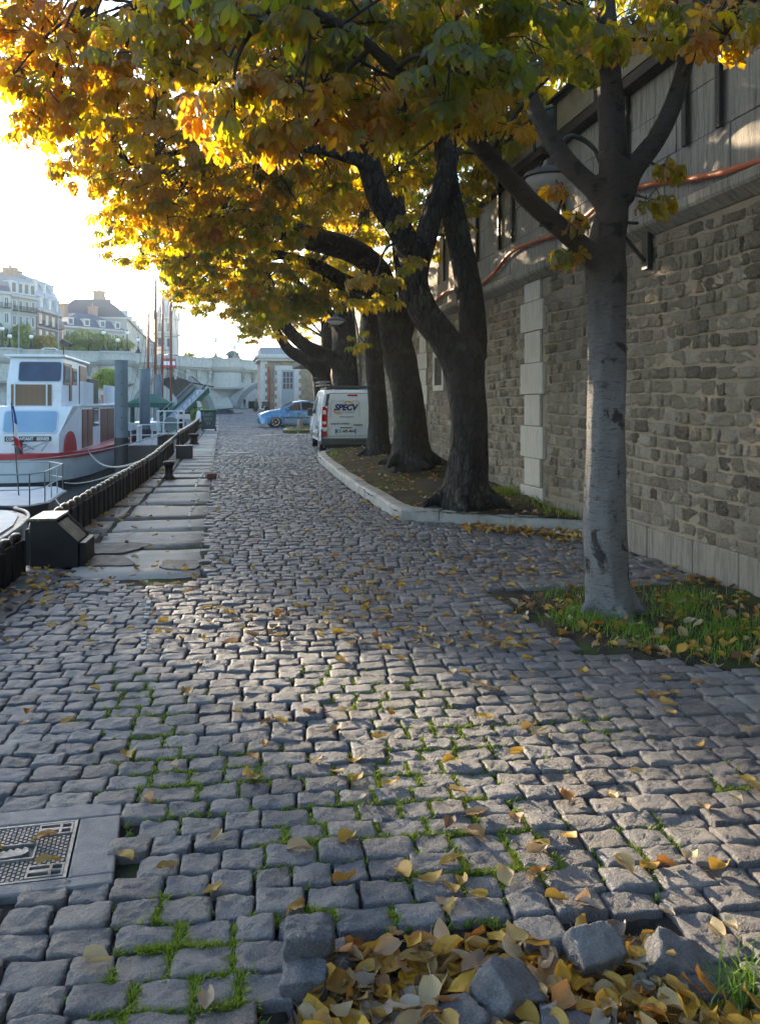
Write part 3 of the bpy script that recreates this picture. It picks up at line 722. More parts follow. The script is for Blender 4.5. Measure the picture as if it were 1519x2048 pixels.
def make_tree(name, label, base, limbs, blobs, bark, vox, seed, size=.30, lo=False, flare=.5, group=None, roots=0, hi_above=900, top=None, tintbase=.35, nrad=14, dens=1.0, tsh=0.0):
    """limbs: list of [(px,py,d,r)...] in the photo's frame turned into metres; blobs: (px,py,rx,ry,d,dhalf,n,tint)"""
    rg = np.random.default_rng(seed); rs = random.Random(seed)
    t = thing(name, label, 'tree', base, 0, group); bl = np.array(base)
    mb = MB(); SK = []
    for li, limb in enumerate(limbs):
        P = [tuple(W(a, b, d)) + (r,) for a, b, d, r in limb]
        S = spline(P, 7)
        def mod(i, a, p, li=li, S=S):
            h = p[2] - base[2]; m = 1 + .085 * math.sin(3 * a + h * 2.1 + li) + .035 * math.sin(7 * a + 9 * h) + .05 * math.sin(5 * a - h * 3.7) 
            if li == 0 and h < 1.1: m += flare * math.exp(-max(h, 0) / .22) * (.55 + .45 * math.cos(5 * a + seed)) 
            return m
        mb.tube([tuple(s[:3]) for s in S], [s[3] for s in S], nrad, True, mod)
        SK.append(S[(2 if li == 0 else 0):, :3])
    for k in range(roots):
        a = 2 * math.pi * k / roots + rs.uniform(-.3, .3); r0 = limbs[0][0][3]
        p0 = Vector(base) + Vector((math.cos(a) * r0 * .55, math.sin(a) * r0 * .55, .16)); p1 = Vector(base) + Vector((math.cos(a) * r0 * 1.15, math.sin(a) * r0 * 1.15, .02)); p2 = Vector(base) + Vector((math.cos(a + .2) * r0 * 1.8, math.sin(a + .2) * r0 * 1.8, -.07))
        S = spline([tuple(p0) + (r0 * .36,), tuple(p1) + (r0 * .24,), tuple(p2) + (r0 * .12,)], 5); mb.tube([tuple(s[:3]) for s in S], [s[3] for s in S], 8)
    mb.v = [tuple(np.array(v) - bl) for v in mb.v]
    tr = mb.build('trunk', bark, t, smooth=True)
    m = tr.modifiers.new('Remesh', 'REMESH'); m.mode = 'VOXEL'; m.voxel_size = vox; m.use_smooth_shade = True
    s_ = tr.modifiers.new('Smooth', 'SMOOTH'); s_.iterations = 4; s_.factor = .5
    if SK: skp = np.vstack(SK[1:] if len(SK) > 1 else SK)
    skp = skp[skp[:, 2] > base[2] + 1.2]
    tw = MB(); pos, out, scl, tin = [], [], [], []
    for (px, py, rx, ry, d, dh, n, tb) in blobs:
        c = np.array(W(px, py, d)); sx = rx * d / F; sy = ry * d / F
        ax = np.array((CO, -SI, 0)) * sx; ay = np.array((0, 0, 1.)) * sy; ad = np.array((SI, CO, 0)) * dh
        i = np.argmin(np.linalg.norm(skp - c, axis=1)); s0 = skp[i]; dist = np.linalg.norm(c - s0)
        br = []
        nb = max(1, min(6, n // 45))
        for q in range(nb):
            if nb == 1: e = c
            else:
                u = rg.normal(0, 1, 3); u /= np.linalg.norm(u); e = c + .75 * (ax * u[0] + ay * u[1] + ad * u[2])
            mid = (s0 * .5 + e * .5) + np.array((0, 0, .12 * dist)) + rg.normal(0, .07 * dist + .01, 3)
            r0 = min(.05, .012 + .012 * dist)
            S = spline([tuple(s0), tuple(mid), tuple(e)], 6); tw.tube([tuple(p) for p in S], list(np.linspace(r0, .006, len(S))), 5, False); br.append(S[3:])
        br = np.vstack(br)
        nr = max(2, int(n * dens / 5))
        u = rg.normal(0, 1, (nr, 3)); u /= np.linalg.norm(u, axis=1, keepdims=True); rad = rg.uniform(.25, 1, nr) ** .45
        pc = c + rad[:, None] * (u[:, :1] * ax + u[:, 1:2] * ay + u[:, 2:3] * ad)
        for q in range(nr):
            j = np.argmin(np.linalg.norm(br - pc[q], axis=1)); b0 = br[j]
            dv = pc[q] - b0
            md = b0 + dv * .5 + np.array((0, 0, .06)) + rg.normal(0, .02, 3)
            tw.tube([tuple(b0), tuple(md), tuple(pc[q])], (.007, .006, .004), 3, False)
            k = int(rg.integers(3, 7)); a0 = rg.uniform(0, 6.28); tq = tb + tsh + rg.normal(0, .16)
            for w_ in range(k):
                a = a0 + 6.28 * w_ / k + rg.normal(0, .3); st = rg.uniform(.05, .16) * size / .3
                h = np.array((math.cos(a), math.sin(a), 0)); h2 = h + .5 * dv / (np.linalg.norm(dv) + 1e-6) * np.array((1, 1, 0))
                pe = pc[q] + h2 * st + np.array((0, 0, rg.uniform(-.03, .03)))
                if not lo: tw.tube([tuple(pc[q]), tuple(pe)], (.0028, .002), 3, False)
                pos.append(pe); out.append(h2); scl.append(size / .85 * rg.uniform(.7, 1.15)); tin.append(tq + rg.normal(0, .13))
    tw.v = [tuple(np.array(v) - bl) for v in tw.v]
    tw.build('branchwork', M_TWIG, t, smooth=True)
    pos = np.array(pos); out = np.array(out); scl = np.array(scl); tin = np.clip(np.array(tin), 0, 1)
    place_leaves('crown', pos, out, scl, tin, M_LEAF, t, T_LO if lo else T_HI, rg, loc0=base)
    if top is not None:         # the part of the crown above the picture, which shades what is below
        c, rr, n = top; u = rg.normal(0, 1, (n, 3)); u /= np.linalg.norm(u, axis=1, keepdims=True); u[:, 2] = abs(u[:, 2]) * 1.0
        pc = np.array(c) + u * np.array(rr) * (rg.uniform(.2, 1, n) ** .5)[:, None]
        o = place_leaves('upper_crown', pc, rg.normal(0, 1, (n, 3)), np.full(n, .62) * rg.uniform(.8, 1.2, n), np.clip(rg.normal(tintbase, .14, n), 0, 1), M_LEAF, t, T_LO, rg, (5, 60), base)
    print(name, 'leaves', len(pos))
    return t
def bz(px, py, d): return tuple(W(px, py, d))
# --- the pale forked trunk beside the wall
B1 = bz(1222, 1222, 6.92)
make_tree('chestnut_tree', 'slim chestnut with a smooth pale trunk forking low in the grassy earth beside the wall', B1,
 [[(1222, 1250, 6.92, .19), (1221, 1222, 6.92, .178), (1214, 1150, 6.92, .168), (1207, 1050, 6.92, .168), (1208, 900, 6.92, .152), (1212, 750, 6.92, .146), (1213, 620, 6.92, .15), (1212, 540, 6.92, .165), (1216, 480, 6.92, .14), (1226, 420, 6.95, .125), (1227, 330, 7.0, .118), (1218, 200, 7.05, .105), (1210, 60, 7.1, .09), (1205, -120, 7.15, .07), (1190, -380, 7.2, .04)],
  [(1205, 540, 6.9, .10), (1172, 500, 6.85, .085), (1120, 455, 6.7, .078), (1050, 392, 6.45, .072), (985, 320, 6.2, .066), (930, 262, 5.95, .058), (870, 205, 5.7, .05), (790, 140, 5.4, .042), (700, 60, 5.2, .03), (560, -10, 5.1, .018)],
  [(1222, 420, 6.95, .10), (1185, 375, 7.0, .085), (1130, 320, 7.1, .08), (1080, 240, 7.2, .075), (1040, 160, 7.3, .068), (975, 80, 7.4, .055), (900, -30, 7.5, .04), (760, -160, 7.6, .02)],
  [(1240, 400, 6.98, .10), (1262, 345, 6.98, .088), (1310, 280, 6.9, .078), (1345, 210, 6.85, .07), (1372, 120, 6.8, .062), (1392, 40, 6.75, .055), (1420, -80, 6.7, .04), (1460, -250, 6.6, .02)],
  [(1040, 165, 7.3, .05), (900, 120, 7.4, .045), (700, 60, 7.6, .035), (450, 20, 7.9, .025), (200, 0, 8.1, .012)]],
 [(250, 30, 330, 95, 7.9, .8, 420, .74), (120, 140, 130, 110, 8.0, .7, 230, .72), (80, 235, 60, 60, 8.2, .4, 40, .55), (250, 200, 150, 90, 8.2, .7, 190, .72),
  (480, 90, 270, 110, 6.5, .6, 380, .55), (560, 220, 190, 70, 5.5, .5, 150, .68), (620, 270, 110, 30, 5.3, .25, 38, .70), (470, 255, 60, 35, 5.2, .2, 20, .66), (770, 130, 210, 100, 5.8, .5, 210, .40), (820, 225, 150, 45, 5.6, .35, 70, .70), (930, 150, 120, 80, 4.9, .4, 56, .28), (980, 270, 70, 50, 6.0, .2, 26, .62),
  (1070, 60, 180, 70, 5.4, .6, 90, .30), (1290, 15, 230, 45, 6.2, .8, 100, .46), (1450, 70, 80, 45, 5.6, .4, 36, .60), (1160, 110, 60, 50, 6.0, .3, 20, .62), (690, 10, 420, 60, 5.1, .4, 180, .30), (1325, 345, 25, 14, 6.75, .08, 4, .5), (1295, 398, 26, 22, 6.8, .08, 6, .75), (1130, 385, 20, 28, 6.7, .08, 5, .72), (1165, 440, 24, 22, 6.75, .08, 6, .60), (1135, 505, 14, 8, 6.7, .05, 3, .72)],
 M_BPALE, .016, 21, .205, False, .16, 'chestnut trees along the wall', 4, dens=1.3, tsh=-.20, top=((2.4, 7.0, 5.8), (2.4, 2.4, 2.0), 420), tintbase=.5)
# --- the big dark trunk at the end of the kerb
B2 = bz(932, 1000, 12.3)
TREE2 = make_tree('chestnut_tree', 'massive chestnut with a dark furrowed trunk just inside the kerb corner', B2,
 [[(932, 1020, 12.3, .36), (932, 995, 12.3, .33), (934, 930, 12.3, .285), (935, 850, 12.3, .262), (930, 770, 12.3, .275), (925, 720, 12.3, .29), (915, 680, 12.3, .25)],
  [(918, 730, 12.3, .24), (885, 675, 12.25, .22), (848, 622, 12.2, .20), (830, 560, 12.1, .19), (850, 480, 12.1, .155), (876, 385, 12.1, .14), (900, 310, 12.1, .12), (915, 200, 12.1, .10), (920, 40, 12.1, .08), (930, -200, 12.2, .05)],
  [(945, 720, 12.4, .21), (945, 660, 12.45, .20), (930, 545, 12.5, .185), (908, 440, 12.5, .165), (895, 350, 12.5, .15), (880, 230, 12.5, .12), (860, 80, 12.6, .09), (830, -150, 12.6, .05)],
  [(832, 560, 12.1, .17), (822, 520, 11.9, .17), (800, 465, 11.7, .17), (762, 405, 11.5, .165), (735, 320, 11.3, .15), (715, 240, 11.1, .13), (680, 130, 10.9, .1), (630, 0, 10.7, .07), (560, -160, 10.5, .04)],
  [(740, 330, 11.3, .08), (640, 300, 11.0, .07), (520, 290, 10.8, .06), (380, 300, 10.8, .045), (260, 330, 11, .02)]],
 [(290, 320, 170, 110, 10.6, 1.2, 420, .60), (200, 300, 100, 90, 10.9, .8, 200, .58), (420, 360, 180, 120, 11.3, 1.4, 520, .5), (560, 330, 160, 120, 11.8, 1.2, 420, .48), (700, 300, 140, 120, 12.6, 1.0, 330, .42), (820, 260, 130, 130, 13.4, 1.0, 330, .4), (620, 180, 320, 120, 12, 1.2, 450, .45), (980, 170, 130, 130, 13.2, .8, 330, .34), (330, 440, 120, 60, 11.2, .9, 170, .58), (530, 450, 130, 50, 11.5, .8, 150, .5), (745, 575, 60, 40, 10.8, .3, 60, .42), (820, 525, 30, 20, 11, .2, 14, .35), (780, 440, 30, 15, 11.2, .1, 6, .4), (960, 330, 40, 60, 13.5, .3, 60, .35), (1000, 250, 90, 110, 13.6, .6, 260, .32), (900, 400, 70, 80, 14.5, .5, 130, .3), (120, 180, 150, 120, 11.2, 1, 260, .6)],
 M_BDARK, .024, 33, .205, False, .22, 'chestnut trees along the wall', 6, dens=1.4, tsh=-.17, top=((2.5, 12.4, 6.3), (3.0, 2.8, 2.4), 800), tintbase=.4)
# --- third trunk
B3 = bz(823, 922, 17.2)
make_tree('chestnut_tree', 'dark gnarled chestnut in the kerbed bed between the big trunk and the straight slim one', B3,
 [[(823, 945, 17.2, .42), (823, 920, 17.2, .39), (818, 850, 17.2, .33), (808, 760, 17.2, .31), (795, 690, 17.2, .31), (783, 640, 17.2, .27)],
  [(790, 670, 17.2, .26), (772, 610, 17.0, .24), (760, 555, 16.6, .235), (735, 520, 16.2, .23), (695, 497, 15.8, .225), (607, 471, 15.2, .21), (540, 449, 14.8, .17), (466, 412, 14.5, .13), (380, 370, 14.3, .08), (300, 350, 14.2, .03)],
  [(800, 680, 17.3, .22), (815, 600, 17.4, .2), (800, 480, 17.6, .18), (790, 360, 17.8, .15), (770, 220, 18, .1), (760, 60, 18, .06)],
  [(765, 600, 17.0, .14), (725, 575, 16.8, .14), (684, 558, 16.6, .13), (640, 534, 16.4, .12), (592, 518, 16.2, .1), (520, 500, 16, .07), (430, 490, 15.8, .03)]],
 [(330, 480, 130, 70, 14.6, 1.2, 380, .52), (430, 540, 110, 60, 15.2, 1.2, 340, .42), (560, 560, 110, 60, 16.2, 1.2, 280, .36), (460, 440, 160, 80, 15.5, 1.2, 350, .5), (640, 440, 140, 90, 17, 1.4, 360, .42), (740, 440, 110, 110, 18, 1.2, 320, .42), (260, 430, 70, 40, 14.4, .7, 90, .6), (850, 460, 60, 90, 18.6, .7, 150, .4), (640, 590, 50, 30, 16.6, .5, 60, .4), (560, 605, 110, 28, 16.6, .7, 170, .34), (380, 580, 40, 25, 15, .4, 40, .4), (400, 420, 150, 60, 16.8, .8, 260, .45)],
 M_BDARK, .03, 45, .21, False, .22, 'chestnut trees along the wall', 5, dens=1.6, tsh=-.17, top=((2.3, 17, 6.3), (3.0, 3, 2.4), 700), tintbase=.35)
# --- slim straight trunk in front of the van
B4 = bz(757, 906, 20.8)
make_tree('chestnut_tree', 'slim straight dark chestnut standing just in front of the white van', B4,
 [[(757, 925, 20.8, .29), (757, 905, 20.8, .275), (754, 820, 20.8, .235), (750, 740, 20.8, .22), (744, 650, 20.8, .21), (738, 560, 20.8, .19), (730, 460, 20.8, .15), (725, 330, 20.8, .1), (720, 200, 20.8, .05)],
  [(742, 640, 20.8, .14), (715, 600, 20.5, .13), (680, 570, 20, .12), (620, 545, 19.5, .1), (540, 530, 19, .07), (450, 540, 18.6, .03)]],
 [(430, 590, 90, 45, 18.8, 1.0, 260, .34), (560, 622, 100, 30, 19.4, .8, 160, .34), (520, 600, 70, 45, 19.4, 1.0, 200, .34), (380, 560, 60, 40, 18.4, .8, 140, .36), (640, 560, 90, 60, 20, 1.2, 230, .38), (710, 520, 80, 80, 21, 1.2, 220, .4), (710, 685, 25, 25, 20.2, .3, 26, .3), (480, 540, 120, 60, 19.5, 1.0, 240, .38)],
 M_BDARK, .033, 57, .215, True, .22, 'chestnut trees along the wall', 4, dens=1.9, tsh=-.14, top=((2.0, 21.0, 6.3), (3.3, 2.8, 2.4), 800), tintbase=.35)
# --- trunks beyond the van
B5 = bz(694, 868, 29.5)
make_tree('chestnut_tree', 'thick dark chestnut directly behind the white van with a long limb over the road', B5,
 [[(694, 880, 29.5, .5), (694, 860, 29.5, .46), (693, 780, 29.5, .42), (690, 720, 29.5, .42), (688, 640, 29.5, .36), (684, 560, 29.5, .3), (680, 470, 29.5, .2), (676, 380, 29.5, .1)],
  [(690, 745, 29.4, .28), (660, 714, 29.2, .25), (620, 696, 28.8, .23), (585, 669, 28.4, .21), (553, 627, 28, .17), (533, 596, 27.6, .13), (505, 560, 27.2, .1)],
  [(690, 680, 29.5, .2), (668, 640, 29.2, .17), (640, 604, 29, .15), (605, 572, 28.6, .1), (560, 540, 28.2, .05)]],
 [(500, 640, 32, 40, 27.6, 1.2, 190, .25), (540, 590, 60, 45, 28, 1.5, 260, .32), (620, 610, 60, 60, 29, 1.5, 250, .38), (660, 560, 70, 60, 30, 1.5, 240, .36), (480, 590, 50, 30, 27.4, 1.0, 130, .28), (560, 650, 30, 30, 28.4, .8, 60, .4)],
 M_BDARK, .05, 69, .27, True, .3, 'chestnut trees along the wall', 0, top=((1.5, 29, 8), (3.8, 3, 3), 500), tintbase=.3)
B6 = bz(650, 846, 37)
make_tree('chestnut_tree', 'dark chestnut behind the light blue car, leaning out over the road', B6,
 [[(650, 856, 37, .5), (649, 840, 37, .46), (645, 775, 37, .42), (640, 744, 36.8, .36), (617, 723, 36.4, .29), (581, 703, 36, .24), (560, 676, 35.6, .19), (546, 648, 35.2, .13), (530, 620, 35, .08)],
  [(646, 770, 37, .3), (652, 700, 37, .26), (650, 620, 37, .2), (645, 560, 37, .1)]],
 [(505, 665, 26, 24, 34.6, 1.0, 150, .22), (535, 640, 40, 36, 35.2, 1.4, 220, .25), (590, 640, 50, 50, 36.5, 1.6, 220, .35), (640, 610, 50, 60, 37.5, 1.5, 200, .35)],
 M_BDARK, .06, 81, .27, True, .3, 'chestnut trees along the wall', 0, top=((1.5, 37, 8.5), (3.8, 3, 3), 350), tintbase=.25)

# unseen tree copies added behind the viewpoint to shade the trunks and wall
for y, lb in ((-3.2, 'unseen chestnut added just behind the viewpoint to shade the wall'), (-11.0, 'unseen chestnut added farther behind the viewpoint to shade the wall')):
    c = copy_tree(TREE2); c.location = (3.3, y, 0); c.rotation_euler = (0, 0, .5 + y * .1); c['label'] = lb
SHADE_H = (23.6, 24.0, 23.6, 23.6, 14.0, 23.9)
# ================================================================ RIVER, BRIDGE, FAR BANK
WATER = -2.15
def water_mat():
    t = NT('river_water'); v = t.co((1, 2.2, 1))
    h = t.math('ADD', t.noise(.9, 5, .6, v, .4), t.math('MULTIPLY', t.noise(5, 4, .6, v), .35))
    return t.done(t.pbr((.035, .05, .045), .06, 0, t.bump(h, .35, .12), .5))
mb = MB(); mb.add([(-400, -80, WATER), (-1.0, -80, WATER), (-1.0, 420, WATER), (-400, 420, WATER)], [(0, 1, 2, 3)])
tag(mb.build('river', water_mat()), 'grey green river water beside the quay', None, None, 'structure')
M_QW = ashlar_mat('quay_face_stone', (.22, .21, .19), (.36, .34, .30), (.06, .06, .05), .8)
mb = MB(); ye = [-60, 1, 7, 9, 12, 15, 19, 36, 60, 150]
for a, b in zip(ye[:-1], ye[1:]):
    xa, xb = float(edge_x(a)), float(edge_x(b))
    mb.add([(xa, a, -4), (xb, b, -4), (xb, b, gz(b) - .05), (xa, a, gz(a) - .05)], [(0, 1, 2, 3)])
tag(mb.build('quay_face', M_QW), 'stone face of the quay dropping to the water', None, None, 'structure')
M_EARTH = pmat('bank_ground', (.16, .145, .12), .9, .3, .5, .2, 8)
mb = MB()
bank = [W(-900, 808, 95), W(-300, 808, 118), W(0, 808, 150), W(130, 808, 185), W(300, 808, 230), W(345, 808, 290), W(470, 808, 420), W(470, 808, 900), W(-2500, 808, 900), W(-2500, 808, 95)]
mb.prism([(p.x, p.y) for p in bank], -4, 4.2)
tag(mb.build('far_bank', M_QW), 'raised stone embankment across the river', None, None, 'structure')
mb = MB(); mb.prism([(4.9, 84), (400, 84), (400, 500), (20, 500), (8, 160)], -3, 4.8); tag(mb.build('island_ground', M_EARTH), 'street level ground beyond the bridge end', None, None, 'structure')
# ---- the stone bridge
M_BR = ashlar_mat('bridge_limestone', (.40, .39, .36), (.56, .545, .50), (.17, .17, .155), .6)
M_BRD = ashlar_mat('bridge_dark_stone', (.22, .215, .20), (.33, .32, .30), (.09, .09, .08), .7)
bA, bB = W(-160, 808, 112), W(640, 808, 141); bA.z = bB.z = 0
bd = (bB - bA); BL = bd.length; bd.normalize(); bn = Vector((bd.y, -bd.x, 0))      # bn points to the viewer
if bn.y > 0: bn = -bn
brz = math.atan2(bd.y, bd.x)
def bu(px):                    # distance along the bridge front for a column of the photo
    lo, hi = 0.0, BL
    for _ in range(40):
        m = (lo + hi) / 2; p = bA + bd * m; d = p.x * SI + p.y * CO; l = p.x * CO - p.y * SI; x = CX + F * l / d
        if x < px: lo = m
        else: hi = m
    return lo
def bs(u): p = bA + bd * u; return F / (p.x * SI + p.y * CO)
def bzz(px, py): return EYE + (HY - py) / bs(bu(px))
bridge = thing('stone_bridge', 'old pale stone arch bridge with rounded bastions, corbels and lamps across the river', 'bridge', tuple(bA), brz)
BW = 14.0                      # local: x along, y=0 front face, +y away
if (Matrix.Rotation(brz, 3, 'Z') @ Vector((0, 1, 0))).dot(bn) > 0: raise SystemExit('bridge flipped')
top = lambda u: float(np.interp(u, [bu(-140), bu(0), bu(230), bu(450), bu(640)], [bzz(0, 693), bzz(0, 697), bzz(230, 704), bzz(450, 718), bzz(520, 722)]))
piers = [bu(-218 + 5), bu(5), bu(232), bu(453), bu(640)]
arches = []
for a, b in zip(piers[:-1], piers[1:]): arches.append((a + 2.1, b - 2.1))
def intr(u):
    for k, (a, b) in enumerate(arches):
        if a < u < b:
            r = (b - a) / 2; c = (a + b) / 2; s0 = WATER - .2 if k < 3 else .2
            rise = (bzz(347, 754) if k < 3 else bzz(530, 768)) - s0
            return s0 + rise * (max(0, 1 - ((u - c) / r) ** 2)) ** .5
    return -4.0
us = sorted(set(list(np.linspace(0, BL, 260)) + [x + e for a in arches for x in a for e in (-.01, .01)] + [a + (b - a) * t for a, b in arches for t in (.004, .012, .03, .06, .94, .97, .988, .996)]))
vs, fs = [], []
for u in us:
    zt = top(u) - 2.0; zb = intr(u); vs += [(u, 0, zb), (u, 0, zt), (u, BW, zb), (u, BW, zt)]
for i in range(len(us) - 1):
    a, b = 4 * i, 4 * i + 4; fs += [(a, b, b + 1, a + 1), (a + 2, a + 3, b + 3, b + 2), (a, a + 2, b + 2, b), (a + 1, b + 1, b + 3, a + 3)]
mb = MB(); mb.add(vs, fs); mb.build('spandrel_wall', M_BR, bridge)
for k, (a, b) in enumerate(arches):
    mb = MB(); n = 40
    if b < bu(-60) : continue
    r = (b - a) / 2; c = (a + b) / 2; s0 = WATER if k < 3 else .2; rise = intr(c) - s0
    q = []
    for i in range(n + 1):
        t = math.pi * (1 - i / n); x, z = c + r * math.cos(t), s0 + rise * math.sin(t); x2, z2 = c + (r + .75) * math.cos(t), s0 + (rise + .75) * math.sin(t)
        q += [(x, -.12, z), (x2, -.12, z2), (x, .3, z), (x2, .01, z2)]
    mb.add(q, [f for i in range(n) for f in ((4 * i, 4 * i + 4, 4 * i + 5, 4 * i + 1), (4 * i, 4 * i + 2, 4 * i + 6, 4 * i + 4), (4 * i + 1, 4 * i + 5, 4 * i + 7, 4 * i + 3))])
    mb.build('arch_ring', M_BRD, bridge)
mb = MB(); n = 120
for i in range(n):            # parapet and cornice follow the gentle fall of the roadway
    u0, u1 = BL * i / n, BL * (i + 1) / n; za, zb_ = top(u0), top(u1)
    for (y0, y1, d0, d1) in ((-.35, .15, -1.15, -.22), (-.45, .2, -.22, 0), (-.95, .3, -1.55, -1.15), (-.6, .3, -1.85, -1.55), (-.25, .3, -2.0, -1.85)):
        q = [(u0, y0, za + d0), (u1, y0, zb_ + d0), (u1, y1, zb_ + d0), (u0, y1, za + d0), (u0, y0, za + d1), (u1, y0, zb_ + d1), (u1, y1, zb_ + d1), (u0, y1, za + d1)]
        mb.add(q, [(0, 1, 2, 3), (4, 7, 6, 5), (0, 4, 5, 1), (2, 6, 7, 3)])
mb.build('parapet', M_BR, bridge)
cc = []
u = bu(-40)
while u < bu(520):
    if all(abs(u - p) > 2.0 for p in piers):
        mb = MB(); z = top(u) - 2.02
        mb.box2((u - .28, -.75, z - .35), (u + .28, -.001, z)); mb.box2((u - .24, -.55, z - 1.0), (u + .24, -.001, z - .355)); mb.box2((u - .18, -.32, z - 1.45), (u + .18, -.001, z - 1.005))
        mb.build('corbel', M_BRD if int(u * 7) % 3 == 0 else M_BR, bridge, bevel=.05)
    u += 1.75
for i, p in enumerate(piers[1:4]):
    mb = MB(); z = top(p)
    mb.lathe([(2.6, z - 4.6), (2.75, z - 4.3), (2.45, z - 4.25), (2.45, z - 2.1), (2.6, z - 2.0), (2.95, z - 1.6), (3.1, z - 1.2), (2.55, z - 1.15), (2.55, z - .22), (2.7, z - .2), (2.7, z + .05), (2.2, z + .05)], (p, .6, 0), 20, math.pi, 2 * math.pi)
    mb.lathe([(.2, z - 6.6), (.7, z - 6.3), (1.0, z - 5.6), (1.9, z - 4.9), (2.5, z - 4.61)], (p, .6, 0), 16, math.pi, 2 * math.pi)
    mb.build('bastion', M_BR, bridge, smooth='auto')
    mb = MB(); zt = z - 4.9   # pointed cutwater with its pyramid cap
    pl = [(p - 2.1, -.002), (p, -2.6), (p + 2.1, -.002)]
    mb.prism(pl, -4, zt - 2.2); b0 = len(mb.v)
    mb.add([(p - 2.1, -.002, zt - 2.2), (p, -2.6, zt - 2.2), (p + 2.1, -.002, zt - 2.2), (p, -.002, zt - .6)], [(0, 1, 3), (1, 2, 3), (0, 3, 2), (0, 2, 1)])
    mb.build('cutwater', M_BR, bridge)
# red and white navigation board hung on the parapet
uS = bu(333); zS = bzz(333, 727)
mb = MB(); mb.box2((uS - 1.1, -1.05, zS - .7), (uS + 1.1, -.97, zS + .7)); sg = mb.build('navigation_board', pmat('board_red', (.42, .03, .06), .5), bridge)
mb = MB(); mb.box2((uS - .95, -1.07, zS - .28), (uS + .95, -1.055, zS + .28)); mb.build('white_bar', pmat('board_white', (.75, .75, .75), .5), sg)
# bridge lamps: each a thing standing on the parapet
M_GLOBE = pmat('lamp_globe', (.85, .84, .80), .3, .05, 5, 0)
def bridge_lamp(px, ytop, ybase, label):
    u = bu(px); p = bA + bd * u + (-bn) * (0 if ybase else 0); s = bs(u); z0 = top(u); h = (808 - ytop) / s + EYE - z0
    p = bA + bd * u - bn * .1
    t = thing('bridge_lamp', label, 'street lamp', (p.x, p.y, z0), brz, 'lamps along the stone bridge')
    mb = MB(); mb.lathe([(.5, -.02), (.5, .15), (.34, .2), (.30, .45), (.16, .6), (.10, .9), (.07, 1.2)], (0, 0, 0), 10); mb.build('pedestal', M_STRAP if ybase else M_BRD, t, smooth='auto')
    mb = MB(); mb.lathe([(.07, 1.1), (.055, h - .75), (.12, h - .7), (.05, h - .6)], (0, 0, 0), 8); mb.build('post', M_STRAP, t, smooth='auto')
    mb = MB(); mb.ball((0, 0, h - .36), .3, 10, 8); mb.build('globe', M_GLOBE, t, smooth=True)
    mb = MB(); mb.lathe([(.2, h - .16), (.14, h - .04), (.03, h + .08)], (0, 0, 0), 8); mb.build('cap', M_STRAP, t, smooth='auto')
for px, yt, pb, lb in ((5, 652, 1, 'bridge lamp nearest the white houseboat bow, partly cut by the frame edge'), (20, 667, 1, 'short bridge lamp above the wheelhouse roof of the white houseboat'), (63, 668, 1, 'bridge lamp before the orange tinged trees over the wheelhouse'),
    (208, 660, 1, 'tall bridge lamp in front of the green bank trees beside the slate roof'), (236, 675, 1, 'short bridge lamp between two taller ones above the first mooring pile'), (255, 661, 1, 'tall bridge lamp before the receding stone building'), (277, 675, 1, 'bridge lamp just beside the thin mast'),
    (432, 676, 0, 'slender bridge lamp above the round bastion against the bright sky'), (470, 690, 0, 'thin low bridge lamp beyond the round bastion'), (477, 678, 0, 'last bridge lamp before the brick lodge')):
    bridge_lamp(px, yt, pb, lb)
# cars crossing, seen over the parapet
def far_car(px, ytop, col, label):
    u = bu(px); p = bA + bd * u - bn * 4.0; z = top(u) - 1.0
    t = thing('bridge_car', label, 'car', (p.x, p.y, z), brz)
    pr = [(-2, .25), (-2, .8), (-1.3, .95), (-.7, 1.5), (.8, 1.52), (1.5, 1.0), (2.1, .85), (2.1, .25)]
    mb = MB(); n = len(pr); mb.add([(x, -.85, zz) for x, zz in pr] + [(x, .85, zz) for x, zz in pr], [tuple(range(n)), tuple(range(2 * n - 1, n - 1, -1))] + [(i, n + i, n + (i + 1) % n, (i + 1) % n) for i in range(n)])
    mb.build('body', pmat('far_car_paint', col, .3), t, bevel=.12)
    mb = MB(); mb.slab([(-1.1, -.86, 1.0), (-.62, -.86, 1.4), (.7, -.86, 1.42), (1.25, -.86, 1.02)], .02); mb.build('side_window', glass_dark('far_glass'), t)
    for x in (-1.3, 1.35): mb = MB(); mb.M = Matrix.Translation((x, -.8, .3)) @ Matrix.Rotation(R(90), 4, 'X'); mb.lathe([(.3, -.1), (.3, .1)], (0, 0, 0), 12); mb.build('wheel', M_STRAP, t)
far_car(359, 706, (.7, .72, .7), 'white car roof crossing the bridge beside the far tower')
far_car(447, 712, (.72, .72, .74), 'pale car roof crossing the bridge above the round bastion')
far_car(108, 694, (.75, .76, .75), 'white car crossing the bridge above the houseboat wheelhouse')
